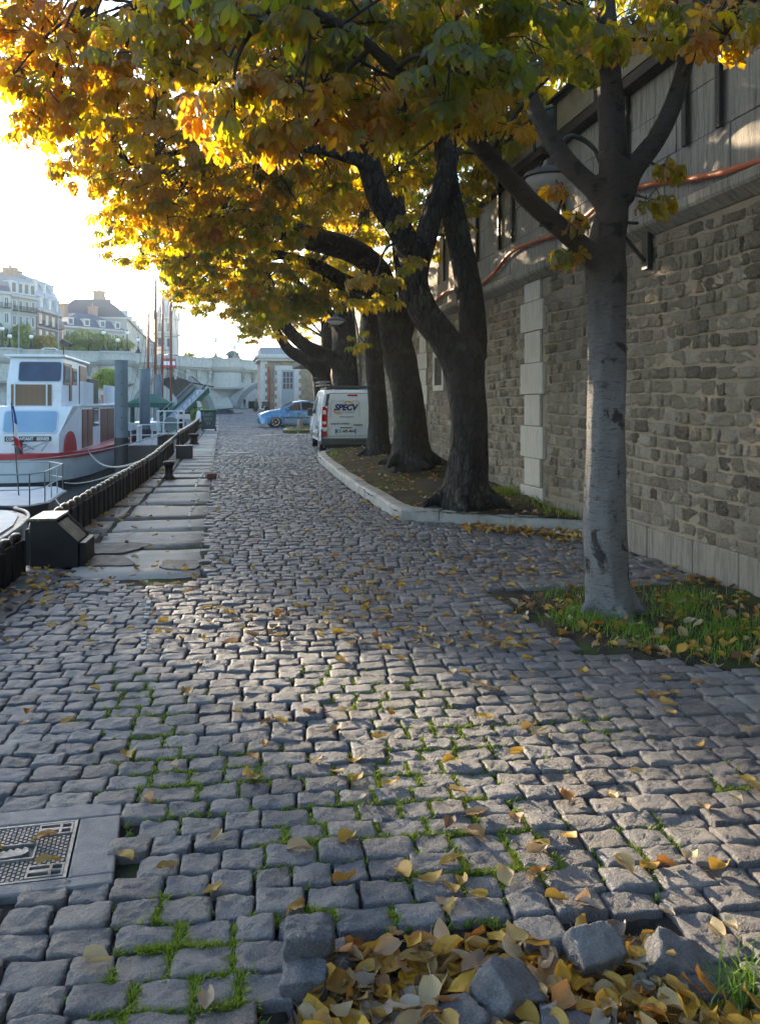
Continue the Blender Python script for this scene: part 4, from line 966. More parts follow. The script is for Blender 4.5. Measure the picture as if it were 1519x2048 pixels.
# ---- buildings across the river
M_FAC = pmat('paris_limestone', (.46, .43, .37), .85, .15, .4, .15, 4)
M_FAC2 = pmat('pale_render', (.52, .50, .46), .85, .12, .4, .1, 4)
M_BRK = pmat('pink_brick', (.33, .20, .16), .85, .2, 2, .1, 6)
M_SLATE = pmat('blue_slate', (.085, .10, .13), .55, .25, 2, .2, 10)
M_ZINC = pmat('zinc_roof', (.24, .27, .31), .5, .15, .5, .1, 10)
M_WIN = glass_dark('far_window', (.05, .06, .075), .12)
M_SHUT = pmat('white_frames', (.62, .62, .6), .6, .1, 5, 0)
M_CHIM = pmat('chimney_brick', (.36, .27, .21), .85, .25, 2, .2, 8)
def house(label, p0, p1, z0, eave, depth, fac, roofs, floors, cols, chim=(), dormers=0, roofmat=None, hip=0.0, balconies=False, name='apartment_building'):
    """facade from p0 to p1 seen from the river; roofs: list of (rise, setback)"""
    a = Vector((p0[0], p0[1], 0)); b = Vector((p1[0], p1[1], 0)); L = (b - a).length; ux = (b - a).normalized(); ang = math.atan2(ux.y, ux.x)
    t = thing(name, label, 'building', (a.x, a.y, z0), ang)
    H = eave - z0
    mb = MB(); mb.box2((0, 0, 0), (L, depth, H)); mb.build('wall', fac, t)
    mb = MB(); mb.box2((-.3, -.45, H - .001), (L + .3, depth + .3, H + .45)); mb.build('cornice', M_FAC2, t)
    for k in (1, floors - 1): mb = MB(); mb.box2((-.15, -.22, H * k / floors - .15), (L + .15, -.001, H * k / floors + .12)); mb.build('string_course', M_FAC2, t)
    z = H + .45; s = 0.0; rm = roofmat or M_SLATE; mb = MB(); sl = []
    for rise, sb in roofs:
        s2 = s + sb; hp, hp2 = (hip * s, hip * s2)
        q = [(hp, s, z), (L - hp, s, z), (L - hp, depth - s, z), (hp, depth - s, z), (hp2, s2, z + rise), (L - hp2, s2, z + rise), (L - hp2, depth - s2, z + rise), (hp2, depth - s2, z + rise)]
        mb.add(q, [(3, 2, 1, 0), (4, 5, 6, 7), (0, 1, 5, 4), (1, 2, 6, 5), (2, 3, 7, 6), (3, 0, 4, 7)]); sl.append((z, rise, s, sb)); s = s2; z += rise
    rf = mb.build('roof', rm, t)
    for cx_, w_, h_ in chim:
        mb = MB(); y = depth * .4; zc = H + .5
        mb.box2((cx_ * L - w_ / 2, y - 1.2, zc), (cx_ * L + w_ / 2, y + 1.2, z + h_)); mb.box2((cx_ * L - w_ / 2 - .15, y - 1.35, z + h_), (cx_ * L + w_ / 2 + .15, y + 1.35, z + h_ + .3))
        for q in range(max(1, int(w_ / .6))): mb.lathe([(.16, 0), (.12, .7)], (cx_ * L - w_ / 2 + .35 + .6 * q, y, z + h_ + .3), 6)
        mb.build('chimney', M_CHIM, rf)
    wd = L / cols
    for f in range(floors):
        for c in range(cols):
            x = (c + .5) * wd; fh = H / floors; ww = min(1.25, wd * .45); wh = fh * .58; zb = f * fh + fh * .22
            mb = MB(); mb.box2((x - ww / 2 - .14, -.10, zb - .15), (x + ww / 2 + .14, -.002, zb + wh + .14)); w_ = mb.build('window', M_SHUT, t)
            mb = MB(); 
            for sx_ in (-1, 1): mb.box2((x + sx_ * ww / 4 - ww / 4 + .05, -.125, zb), (x + sx_ * ww / 4 + ww / 4 - .05, -.105, zb + wh))
            mb.build('pane', M_WIN, w_)
            if balconies and f in (1, floors - 1):
                mb = MB(); mb.box2((x - ww / 2 - .3, -.7, zb - .25), (x + ww / 2 + .3, -.101, zb - .16)); mb.box2((x - ww / 2 - .3, -.7, zb + .6), (x + ww / 2 + .3, -.66, zb + .66))
                for q in range(9): mb.box((x - ww / 2 - .25 + (ww + .5) * q / 8, -.68, zb + .22), (.04, .03, .78))
                mb.build('balcony', M_STRAP, w_)
    for (zr, rise, s, sb) in sl:
        if dormers and rise > 1.8:
            for c in range(dormers):
                x = (c + .5) * L / dormers; y = s + sb * .30
                mb = MB(); dh = min(2.1, rise * .75); mb.box2((x - .75, y - .25, zr + .3), (x + .75, y + sb + .6, zr + .3 + dh)); mb.box2((x - .85, y - .38, zr + .3 + dh), (x + .85, y + sb + .6, zr + .45 + dh)); d_ = mb.build('dormer', M_SHUT, rf)
                mb = MB(); mb.box2((x - .48, y - .27, zr + .5), (x + .48, y - .255, zr + .1 + dh)); mb.build('dormer_pane', M_WIN, d_)
    return t
def bp(px, d): p = W(px, 808, d); return (p.x, p.y)
def hz(py, d): return EYE + (HY - py) * d / F
G0 = 4.2
house('cream building with a roof garden at the edge of the row across the river', bp(-130, 148), bp(22, 158), G0, hz(588, 157), 14, M_FAC2, ((1.2, 1.0),), 6, 8, ((.6, 1.6, 1.0),), balconies=True)
house('tall blue grey mansard building with high arched dormers across the river', bp(22, 160), bp(72, 166), G0, hz(597, 163), 13, M_FAC, ((3.4, .9), (.5, 3)), 6, 4, ((.05, 1.2, 1.0), (.95, 2.4, 1.2)), 4, M_ZINC, balconies=True)
house('tall corner building with two tiers of slate dormers over brick storeys', bp(74, 167), bp(124, 181), G0, hz(628, 174), 13, M_BRK, ((3.3, .8), (3.0, 1.5), (.6, 3)), 5, 4, ((.03, 1.4, .5),), 3, M_ZINC, balconies=True)
house('long low stone building under a dark blue slate roof with small dormers', bp(127, 186), bp(252, 200), G0, hz(660, 193), 14, M_FAC, ((1.9, 1.7), (1.5, 2.2)), 4, 9, ((.24, .9, 1.6), (.72, .9, 1.7)), 4, M_SLATE, hip=1.6)
house('grey stone building with big chimneys receding beside the slate roof', bp(254, 203), bp(292, 265), G0, hz(648, 215), 16, M_FAC, ((2.2, 2.0), (1.8, 2.5)), 4, 12, ((.03, 2.6, 1.8), (.22, 3.0, 1.2), (.5, 2, .8)), 5, M_SLATE)
# row carrying on upstream: it is what keeps the low sun off the quay
upl = [(-1300, 104), (-1000, 107), (-740, 112), (-560, 118), (-343, 127), (-183, 138), (-132, 146)]  # gap over the low house shaped to pass a soft strip of sun
ULAB = ['first pale building of the row far upstream', 'second stone building of the row far upstream', 'cream corner building far upstream with tall chimneys', 'stone building upstream between two slate roofed neighbours', 'unseen low building upstream shaped to let a strip of sun through', 'broad stone building next to the cream roof garden building']
for i in range(6):
    (pa, da), (pb, db) = upl[i], upl[i + 1]
    house(ULAB[i], bp(pa, da), bp(pb - 4, db), G0, SHADE_H[i], 13, (M_FAC2, M_FAC)[i % 2], ((2.6, 1.2), (.8, 3)), 6, 5, ((.1, 1.6, .6), (.9, 1.6, .6)), 0, M_ZINC)
# hazy dome far away
d = 420; c = W(165, 808, d); t = thing('domed_building', 'faint pale domed building far off behind the slate roof', 'building', (c.x, c.y, G0), 0)
zt = hz(597, d) - G0
mb = MB(); mb.box2((-9, 0, 0), (9, 18, zt - 6)); mb.build('wall', M_FAC, t)
mb = MB(); mb.lathe([(8, zt - 6), (7.6, zt - 3.5), (5.5, zt - 1.2), (3, zt - .2), (.5, zt), (.3, zt + 1.5)], (0, 9, 0), 20); mb.build('dome', M_FAC2, t, smooth='auto')
mb = MB(); mb.box2((4.4, 4, zt - 4), (6.4, 6, zt + .9)); mb.build('turret', M_FAC2, t)
# the tall tower
d = 290; c = W(334, 808, d); s = F / d
t = thing('stone_tower', 'tall pale square tower with a pyramid roof rising behind the masts', 'tower', (c.x, c.y, G0), -TH)
hw = 19.5 / s; zt = hz(640, d) - G0
mb = MB(); mb.box2((-hw, -hw, 0), (hw, hw, zt)); mb.build('wall', M_FAC2, t)
for zz in (zt, zt - 5.2): mb = MB(); mb.box2((-hw - .5, -hw - .5, zz), (hw + .5, hw + .5, zz + .7)); mb.build('cornice', M_FAC, t)
za, zb_ = zt + .7, hz(585, d) - G0
mb = MB(); q = hw * .95; mb.add([(-q, -q, za), (q, -q, za), (q, q, za), (-q, q, za), (-.45 * q, -.45 * q, zb_ - 2.4), (.45 * q, -.45 * q, zb_ - 2.4), (.45 * q, .45 * q, zb_ - 2.4), (-.45 * q, .45 * q, zb_ - 2.4)], [(0, 1, 5, 4), (1, 2, 6, 5), (2, 3, 7, 6), (3, 0, 4, 7), (4, 5, 6, 7)])
mb.box2((-.45 * q, -.45 * q, zb_ - 2.4), (.45 * q, .45 * q, zb_ - 1)); mb.build('roof', M_ZINC, t)
for x in (-hw * .45, hw * .45):
    for zz in (zt - 9, zt - 14, zt - 4):
        mb = MB(); mb.box2((x - .7, -hw - .06, zz), (x + .7, -hw - .01, zz + 2.6)); mb.build('window', M_WIN, t)
for sx_, sy_ in ((-1, -1), (1, -1), (1, 1), (-1, 1)):
    mb = MB(); mb.lathe([(.5, zt + .7), (.5, zt + 2.6), (.05, zt + 3.8)], (sx_ * hw, sy_ * hw, 0), 6); mb.build('pinnacle', M_FAC2, t)
d = 300; house('low grey building beside the foot of the square tower', bp(290, 270), bp(314, 285), G0, hz(690, 280), 12, M_FAC, ((2.5, 2.5), (1, 2)), 3, 5, ((.5, 2, 1),), 0, M_SLATE)
# ---- trees on the far bank
M_FLEAF = leaf_mat('plane_tree_leaf', [(0, (.16, .25, .06)), (.5, (.27, .31, .07)), (1, (.42, .30, .07))], (.26, .2, .06), .45, [(0, (.36, .50, .06)), (.5, (.55, .55, .08)), (1, (.7, .5, .08))], .6)
def round_tree(label, px, ytop, ybot, d, rpx, n, tint, seed, group='plane trees along the far bank', zb=G0, ls=1.35, lm=None):
    rg = np.random.default_rng(seed); c = W(px, 808, d); s = F / d; zt = hz(ytop, d); t = thing('plane_tree', label, 'tree', (c.x, c.y, zb), 0, group)
    mb = MB(); hgt = zt - zb; mb.tube([(0, 0, -.3), (.1, 0, hgt * .3), (0, .1, hgt * .7)], (.4, .3, .12), 7)
    for k in range(5):
        a = k * 1.26; mb.tube([(0, 0, hgt * (.25 + .06 * k)), (math.cos(a) * 1.2, math.sin(a) * 1.2, hgt * (.5 + .05 * k)), (math.cos(a) * 2.2, math.sin(a) * 2.2, hgt * (.65 + .05 * k))], (.16, .1, .04), 5)
    mb.build('trunk', M_TWIG, t)
    r = rpx / s; lob = [(rg.normal(0, .42, 2) * r, rg.uniform(.38, .86) * hgt, r * rg.uniform(.42, .7)) for _ in range(9)]
    P, O = [], []
    for (xy, z, rr) in lob:
        m = n // 9; u = rg.normal(0, 1, (m, 3)); u /= np.linalg.norm(u, axis=1, keepdims=True); P.append(np.array((xy[0], xy[1], z)) + u * rr * np.array((1, 1, .85)) * (rg.uniform(.3, 1, m) ** .4)[:, None]); O.append(u)
    P = np.vstack(P); P[:, 2] = np.clip(P[:, 2], hgt * .18, hgt + .3); O = np.vstack(O)
    place_leaves('crown', P, O, rg.uniform(.55, 1.1, len(P)) * ls, np.clip(tint + rg.normal(0, .16, len(P)), 0, 1), lm or M_FLEAF, t, T_LO, rg, (0, 70))
for i, (px, yt, d, r, tn_, lb) in enumerate(((-30, 640, 152, 40, .3, 'green plane tree at the frame edge below the cream building'), (12, 636, 154, 34, .25, 'green plane tree below the roof garden building'), (48, 642, 158, 34, .35, 'dull green plane tree below the arched dormers'), (84, 655, 164, 30, .85, 'orange tinged plane tree below the brick corner building'), (112, 660, 170, 26, .7, 'yellowing plane tree next to the slate roofed building'),
    (140, 654, 176, 30, .3, 'fresh green plane tree under the slate roof beside the yellowing one'), (175, 656, 178, 34, .25, 'broad green plane tree under the middle of the slate roof'), (212, 658, 182, 32, .3, 'green plane tree behind the tall bridge lamp'), (240, 664, 188, 26, .35, 'last green plane tree of the row below the receding building'))):
    round_tree(lb, px, yt, 700, d, r, 900, tn_, 300 + i)
round_tree('small hazy tree beyond the bridge beside the square tower', 368, 692, 712, 230, 22, 500, .45, 330, None)
round_tree('small hazy tree beyond the bridge past the bastion', 425, 706, 716, 260, 16, 300, .5, 331, None)
round_tree('big street tree with dull green leaves growing above the quay wall', 1330, -760, 0, 17, 470, 2600, .2, 333, None, 5.05, .5, M_LEAF)
round_tree('second street tree above the quay wall behind the massive trunk', 985, -330, 0, 27, 260, 2200, .2, 334, None, 5.05, .55, M_LEAF)
t = thing('far_quay_wall', 'pale stone embankment wall seen through the bridge arches', 'wall', (-14, 176, -2), .05)
mb = MB(); mb.box2((-40, 0, 0), (34, 1.5, 7.2)); mb.build('facing', M_QUO, t)
mb = MB(); mb.box2((-40, -.25, 7.201), (34, 1.6, 7.7)); mb.build('coping', M_BR, t)
# ---- brick and stone lodge at the end of the quay
M_LB = None
def brick_mat():
    t = NT('lodge_brick'); v = t.co()
    b = t.n('ShaderNodeTexBrick', i_Scale=1.0, i_Vector=t.co((1, 1, 1)), i_Color1=(.24, .15, .08, 1), i_Color2=(.34, .235, .13, 1), i_Mortar=(.36, .33, .28, 1))
    mp = t.n('ShaderNodeMapping'); tc = t.n('ShaderNodeTexCoord'); t.t.links.new(tc.outputs['Object'], mp.inputs[0]); mp.inputs['Rotation'].default_value = (R(90), 0, 0)
    t.t.links.new(mp.outputs[0], b.inputs['Vector']); b.inputs['Mortar Size'].default_value = .012; b.inputs['Brick Width'].default_value = .24; b.inputs['Row Height'].default_value = .085
    c = t.mix(t.mapr(t.noise(2, 6, .6, v), .4, .7, 0, .6), b.outputs[0], (.12, .09, .06))
    return t.done(t.pbr(c, .9, 0, t.bump(b.outputs[1], -.4, .02), .2))
LY = 80.0; lz = gz(LY); lx = WY(521, 808, LY).x; ls = lambda px: WY(px, 808, LY).x; lzz = lambda py: WY(560, py, LY).z
lod = thing('brick_lodge', 'small brick lodge with white stone quoins and a grey door', 'building', (lx, LY, lz))
mb = MB(); W_ = ls(700) - lx; ht = lzz(722) - lz; mb.box2((0, 0, -.3), (W_, 7, ht)); mb.build('brick_wall', brick_mat(), lod)
M_LQ = ashlar_mat('lodge_stone', (.46, .45, .42), (.6, .585, .55), (.25, .24, .22), .4)
def quoin(x, w0, w1, h0, h1, sgn):
    mb = MB(); z = h0; k = 0
    while z < h1 - .05:
        h = min(.36, h1 - z); w = (w0, w1)[k % 2]; k += 1
        a, b = (x, x + w * sgn); mb.box2((min(a, b), -.06 - .004 * (k % 2), z + .005), (max(a, b), -.001, z + h - .005)); z += h
    return mb
quoin(-.02, .62, .42, -.2, ht, 1).build('quoin', M_LQ, lod, bevel=.01)
dx0, dx1 = ls(563) - lx, ls(588) - lx; dz1 = lzz(742) - lz
quoin(dx0, .62, .42, -.1, dz1 + .1, -1).build('quoin', M_LQ, lod, bevel=.01); quoin(dx1, .62, .42, -.1, dz1 + .1, 1).build('quoin', M_LQ, lod, bevel=.01)
mb = MB(); mb.box2((dx0 - .62, -.07, dz1 + .1), (dx1 + .62, -.001, dz1 + .5)); mb.build('lintel', M_LQ, lod, bevel=.012)
mb = MB(); mb.box2((-.3, -.3, ht), (W_, 7.2, ht + .25)); mb.box2((-.45, -.5, ht + .25), (W_, 7.3, ht + .5)); mb.box2((-.05, -.05, ht + .5), (W_, 7, ht + .62)); mb.build('cornice', M_LQ, lod, bevel=.03)
mb = MB(); mb.box2((-.02, 0, ht + .62), (W_, 6.9, ht + 1.25)); mb.build('flat_roof', M_ZINC, lod, bevel=.02)
M_DOORG = pmat('grey_door_paint', (.27, .31, .33), .5, .1, 3, .1, 40)
mb = MB(); mb.box2((dx0 + .001, -.03, -.1), (dx1 - .001, -.002, dz1 + .1)); dr = mb.build('door', M_DOORG, lod)
mw = (dx1 - dx0)
mb = MB()
for k in range(3):
    for j in range(3):
        x = dx0 + .1 + (mw - .2) * k / 3; z = dz1 * .5 + .1 + (dz1 * .46) * j / 3; mb.box2((x + .035, -.038, z + .03), (x + (mw - .2) / 3 - .035, -.031, z + dz1 * .46 / 3 - .03))
mb.build('pane', M_WIN, dr)
mb = MB(); mb.box2((dx0 + .12, -.042, .1), (dx0 + mw / 2 - .04, -.031, dz1 * .46)); mb.box2((dx0 + mw / 2 + .04, -.042, .1), (dx1 - .12, -.031, dz1 * .46)); mb.build('panel', M_DOORG, dr, bevel=.01)
mb = MB(); x = ls(538) - lx; mb.tube([(x, -.16, -.1), (x, -.16, ht - .7)], .11, 10)
for z in (.6, 1.7, 2.8, 3.8): mb.lathe([(.14, -.04), (.14, .04)], (x, -.16, z), 10)
mb.build('downpipe', pmat('oxide_red', (.22, .055, .05), .6), lod, smooth='auto')
mb = MB(); x = ls(549) - lx; mb.tube([(x, -.1, 2.9), (x, -.1, ht + .3)], .05, 8); mb.box2((x - .1, -.18, 2.55), (x + .1, -.02, 2.95)); mb.build('cable_pipe', M_ZINC, lod)
# curved iron lamp bracket and green awning dome above the lodge corner
p = W(507, 712, 92)
t = thing('green_kiosk_dome', 'small dark green dome top showing above the bridge parapet beside the lodge', 'kiosk', (p.x, p.y, top(bu(507)) - 1.0), 0)
p2 = bA + bd * bu(495) - bn * 6.5; t.location = (p2.x, p2.y, top(bu(495)) - 1.0)
mb = MB(); mb.lathe([(.75, -.2), (.75, 1.9), (.9, 2.0)], (0, 0, 0), 12); mb.build('drum', M_BOX, t, smooth='auto')
mb = MB(); mb.lathe([(1.05, 2.0), (1.05, 2.1), (.85, 2.45), (.45, 2.7), (.08, 2.8), (.05, 3.1)], (0, 0, 0), 14); mb.build('dome', pmat('kiosk_green', (.02, .10, .05), .4), t, smooth='auto')
# ================================================================ WATERSIDE: barrier, boats, piles, bin, bollards
M_STEEL = pmat('black_steel', (.013, .0125, .013), .55, .3, 5, .3, 50, metal=0, spec=.22, dirt=(.03, .022, .018), dirt_scale=3, dirt_amt=.6)
M_WORN = pmat('worn_steel', (.07, .06, .052), .32, .5, 12, .2, 60, metal=.8, dirt=(.04, .03, .025), dirt_scale=7, dirt_amt=.9)
M_PILE = pmat('blue_grey_pile', (.10, .145, .175), .45, .15, 1.5, .1, 30, dirt=(.07, .08, .085), dirt_amt=.5)
M_PILED = pmat('pile_dark_foot', (.012, .014, .018), .5, .3, 2, .1, 30)
M_WHITE = pmat('white_boat_paint', (.74, .76, .78), .35, .05, 1.5, .05, 12, dirt=(.5, .5, .48), dirt_scale=2, dirt_amt=.5)
M_HULLK = pmat('black_hull', (.02, .022, .025), .4, .2, 2, .1, 20)
M_RED = pmat('red_boat_paint', (.42, .025, .035), .4, .1, 3, .05, 20)
M_WOOD = pmat('varnished_teak', (.15, .05, .03), .42, .3, 8, .2, 60)
M_SLAT = None
t_ = NT('cane_screen'); wv = t_.n('ShaderNodeTexWave', wave_type='BANDS', i_Scale=6.0, i_Distortion=1.0, i_Vector=t_.co()); M_SLAT = t_.done(t_.pbr(t_.mix(wv.outputs[0], (.13, .075, .04), (.30, .19, .11)), .7, 0, t_.bump(wv.outputs[0], .5, .01)))
t_ = NT('bow_glass'); M_BGL = t_.done(t_.pbr(t_.mix(t_.noise(1.3, 3, .5), (.01, .02, .04), (.04, .08, .15)), .05, 0, t_.bump(t_.noise(.8, 2), .15, .05), .45))
t_ = NT('blind_glass'); M_BLIND = t_.done(t_.pbr(t_.mix(t_.noise(.9, 3, .5), (.17, .29, .42), (.27, .43, .58)), .15, 0, t_.bump(t_.noise(.8, 2), .1, .05), .7))
M_RAILW = pmat('white_rail', (.62, .64, .65), .45, .1, 4, .05, 20)
M_GALV = pmat('galvanised_rail', (.30, .33, .35), .45, .2, 6, .1, 40, metal=.4)
M_ROPE = pmat('mooring_rope', (.26, .25, .24), .9, .3, 60, .6, 160)
M_CHROME = pmat('dull_aluminium', (.45, .46, .47), .35, .2, 6, .1, 40, metal=.7)
# ---- edge barrier of ribbed steel with worn rounded caps
def bx(y): return float(np.interp(y, (5, 7, 9, 12, 15, 19, 36, 60), (-2.06, -2.03, -1.97, -1.82, -1.66, -1.48, -1.27, -1.22)))
def barrier(label, y0, y1, step, h):
    t = thing('edge_barrier', label, 'barrier', (bx(y0), y0, gz(y0)), 0, 'ribbed steel barrier along the quay edge'); o = np.array((bx(y0), y0, gz(y0)))
    ysq = np.linspace(y0, y1, max(2, int((y1 - y0) / step) + 1)); mb = MB()
    for a, b in zip(ysq[:-1], ysq[1:]):
        A = np.array((bx(a), a, gz(a))) - o; B = np.array((bx(b), b, gz(b))) - o
        for da, w in ((0, .07),):
            mb.add([(A[0] - w / 2, A[1], A[2] - .2), (A[0] + w / 2, A[1], A[2] - .2), (B[0] + w / 2, B[1], B[2] - .2), (B[0] - w / 2, B[1], B[2] - .2), (A[0] - w / 2, A[1], A[2] + h - .04), (A[0] + w / 2, A[1], A[2] + h - .04), (B[0] + w / 2, B[1], B[2] + h - .04), (B[0] - w / 2, B[1], B[2] + h - .04)], [(3, 2, 1, 0), (4, 5, 6, 7), (0, 1, 5, 4), (1, 2, 6, 5), (2, 3, 7, 6), (3, 0, 4, 7)])
    mb.build('plate', M_STEEL, t)
    proto = None; cap0 = None
    for k, a in enumerate(ysq[:-1]):
        y = a + step * .5; p = (bx(y) - o[0], y - o[1], gz(y) - o[2])
        if proto is None:
            mb = MB()
            mb.box2((-.045, -step * .45, -.15), (.065, step * .36, h - .05)); mb.box2((-.05, step * .36, -.15), (.085, step * .46, h - .06))
            proto = mb.build('rib', M_STEEL, t, bevel=.012); rb = proto
            mb = MB(); S = [(.02, -step * .48, h - .09), (.02, -step * .42, h - .04), (.02, -step * .3, h - .012), (.02, 0, h - .004), (.02, step * .25, h - .012), (.02, step * .40, h - .045)]
            mb.tube(S, [.024, .03, .036, .038, .035, .026], 10); cap0 = mb.build('cap', M_WORN, rb, smooth='auto')
        else:
            rb = proto.copy(); COL.objects.link(rb); rb.parent = t; c2 = cap0.copy(); COL.objects.link(c2); c2.parent = rb
        rb.location = (p[0] + random.gauss(0, .006), p[1], p[2] + random.gauss(0, .004)); rb.rotation_euler = (0, 0, math.atan2(-(bx(y + .3) - bx(y - .3)), .6))
    return t
barrier('short near run of ribbed steel barrier ending at the black steel housing', 5.6, 9.0, .34, .385)
barrier('long run of ribbed steel barrier past the black steel housing along the quay edge', 9.45, 24.8, .34, .40)
barrier('far run of ribbed steel barrier beyond the gap with the dangling rail', 27.6, 47.5, .4, .48)
mb = MB(); mb.bar((bx(24.8), 24.7, gz(25) + .38), (bx(27.6), 27.7, gz(27) + .42), .05, .06); mb.bar((bx(25) + .05, 25.0, gz(25)), (bx(27), 26.8, gz(27) + .36), .04); mb.bar((bx(25) + .05, 25.6, gz(25)), (bx(27), 27.3, gz(27) + .3), .04)
tag(mb.build('gap_rail', M_STEEL, bevel=.006), 'dark rail closing the gap between two barrier runs', 'rail')
# ---- black housing at the end of the near run
P0 = GR(60, 1137); P1 = GR(172, 1134); hw_ = (P1 - P0).length
t = thing('steel_housing', 'black angular steel housing with a sloping front on the quay edge', 'housing', (P0.x, P0.y, 0), -.02)
pf = [(0, 0), (hw_ * .86, 0), (hw_ * .86, .26), (hw_ * .46, .47), (.0, .47)]
mb = MB(); n = len(pf); L = .10
mb.add([(x, 0, z) for x, z in pf] + [(x, .03, z) for x, z in pf], [tuple(range(n)), tuple(range(2 * n - 1, n - 1, -1))] + [(i, n + i, n + (i + 1) % n, (i + 1) % n) for i in range(n)])
mb.build('side_plate', M_STEEL, t, bevel=.006); mb = MB()
mb.add([(x, .62, z) for x, z in pf] + [(x, .65, z) for x, z in pf], [tuple(range(n)), tuple(range(2 * n - 1, n - 1, -1))] + [(i, n + i, n + (i + 1) % n, (i + 1) % n) for i in range(n)])
mb.build('side_plate', M_STEEL, t, bevel=.006)
mb = MB(); mb.box2((.02, .031, 0), (hw_ * .80, .619, .2)); mb.slab([(hw_ * .46, .031, .44), (hw_ * .84, .031, .24), (hw_ * .84, .619, .24), (hw_ * .46, .619, .44)], .02); mb.box2((hw_ * .86, .06, .0), (hw_ * .98, .60, .24)); mb.build('sloping_front', M_STEEL, t, bevel=.008)
mb = MB(); mb.box2((-.01, -.005, .471), (hw_ * .47, .66, .50)); mb.build('tread_plate', M_WORN, t, bevel=.005)
# ---- bollards
def bollard(label, px, py, h, r):
    p = GR(px, py); t = thing('mooring_bollard', label, 'bollard', tuple(p), 0, 'iron mooring bollards on the quay')
    mb = MB(); mb.lathe([(r * .95, -.02), (r * .95, .03), (r * .72, .06), (r * .66, h * .55), (r * .8, h * .72), (r * 1.02, h * .8), (r * 1.05, h * .93), (r * .9, h), (.01, h * 1.03)], (0, 0, 0), 20); mb.build('cast_body', M_STEEL, t, smooth='auto')
bollard('waisted black iron bollard standing alone on the pale slabs', 338, 956, .34, .11)
bollard('stout rusty bollard by the far barrier next to the green lidded bin', 388, 888, .34, .17)
mb = MB(); p = GR(369, 916); mb.box((p.x, p.y, p.z + .13), (.42, .4, .34)); mb.box((p.x, p.y, p.z + .315), (.48, .46, .03)); tag(mb.build('iron_box', pmat('rusty_box', (.05, .04, .035), .6, .3, 6, .3), bevel=.015), 'low dark iron box on the slabs by the far barrier', 'box')
mb = MB(); p = GR(422, 957); mb.box((p.x, p.y, p.z + .05), (.20, .22, .11), .2); tag(mb.build('rusty_block', pmat('rust_red', (.14, .05, .035), .85, .4, 12, .6, 60), bevel=.02), 'small rusty red block at the edge of the pale slabs', 'block')
# ---- mooring piles
def pile(label, px, ytop, ydark, d, r):
    p = W(px, ytop, d); t = thing('mooring_pile', label, 'pile', (p.x, p.y, WATER), 0, 'blue grey steel mooring piles'); zd = W(px, ydark, d).z - WATER; zt = p.z - WATER
    mb = MB(); mb.lathe([(r * 1.06, -2), (r * 1.06, zd)], (0, 0, 0), 24); mb.build('dark_foot', M_PILED, t, smooth='auto')
    mb = MB(); mb.lathe([(r, zd - .5), (r, zt - .02), (r * 1.05, zt - .02), (r * 1.05, zt + .04), (.01, zt + .05)], (0, 0, 0), 24); mb.build('tube', M_PILE, t, smooth='auto')
    z = zt - .5; a = math.atan2(-p.y, -p.x) + .05
    while z > zd + .2:
        mb = MB(); mb.M = Matrix.Rotation(a, 4, 'Z') @ Matrix.Translation((r - .012, 0, z)) @ Matrix.Rotation(R(90), 4, 'Y'); mb.lathe([(.03, 0), (.03, .02)], (0, 0, 0), 8); mb.build('bolt_hole', M_PILED, t); z -= .52
pile('tall thick mooring pile against the side of the white houseboat', 243, 722, 875, 40, .30)
pile('mooring pile in front of the green tent, middle of the three', 290, 739, 858, 52, .31)
pile('slimmer mooring pile by the white reel cage, farthest of the three', 317, 750, 848, 68, .29)
# ---- the white houseboat
HB = thing('houseboat', 'large white two deck houseboat with a red band moored at the quay', 'boat', tuple(W(80, 965, 38)), 0); O = np.array(HB.location)
HB.location.z = WATER; O[2] = WATER
def Lp(p): return tuple(np.array(p) - O)
Y0 = 40.0
Z = lambda py, px=80, Y=Y0: WY(px, py, Y).z
X_ = lambda px, Y=Y0, py=850: WY(px, py, Y).x
hp = [(-14.5, 40.0), (-9.0, 40.0), (-8.0, 40.1), (-7.2, 40.6), (-6.5, 42.0), (-6.05, 44.5), (-5.75, 49), (-5.7, 70), (-14.5, 70)]
def hull_band(z0, z1, k0, k1, mat, name):
    mb = MB(); c = np.array((-10, 55)); n = len(hp)
    f = lambda k, z: [(c[0] + (x - c[0]) * k, c[1] + (y - c[1]) * (1 - (1 - k) * .35), z) for x, y in hp]
    mb.add([Lp(p) for p in f(k0, z0) + f(k1, z1)], [tuple(range(n - 1, -1, -1)), tuple(range(n, 2 * n))] + [(i, (i + 1) % n, n + (i + 1) % n, n + i) for i in range(n)])
    return mb.build(name, mat, HB, smooth='auto')
zr = Z(911); zh = Z(917)
hull_band(WATER - .5, WATER + .35, .90, .925, M_HULLK, 'black_waterline'); hull_band(WATER + .35, zh - .06, .925, .99, M_WHITE, 'hull'); hull_band(zh - .06, zr + .06, 1.0, 1.0, M_RED, 'red_band')
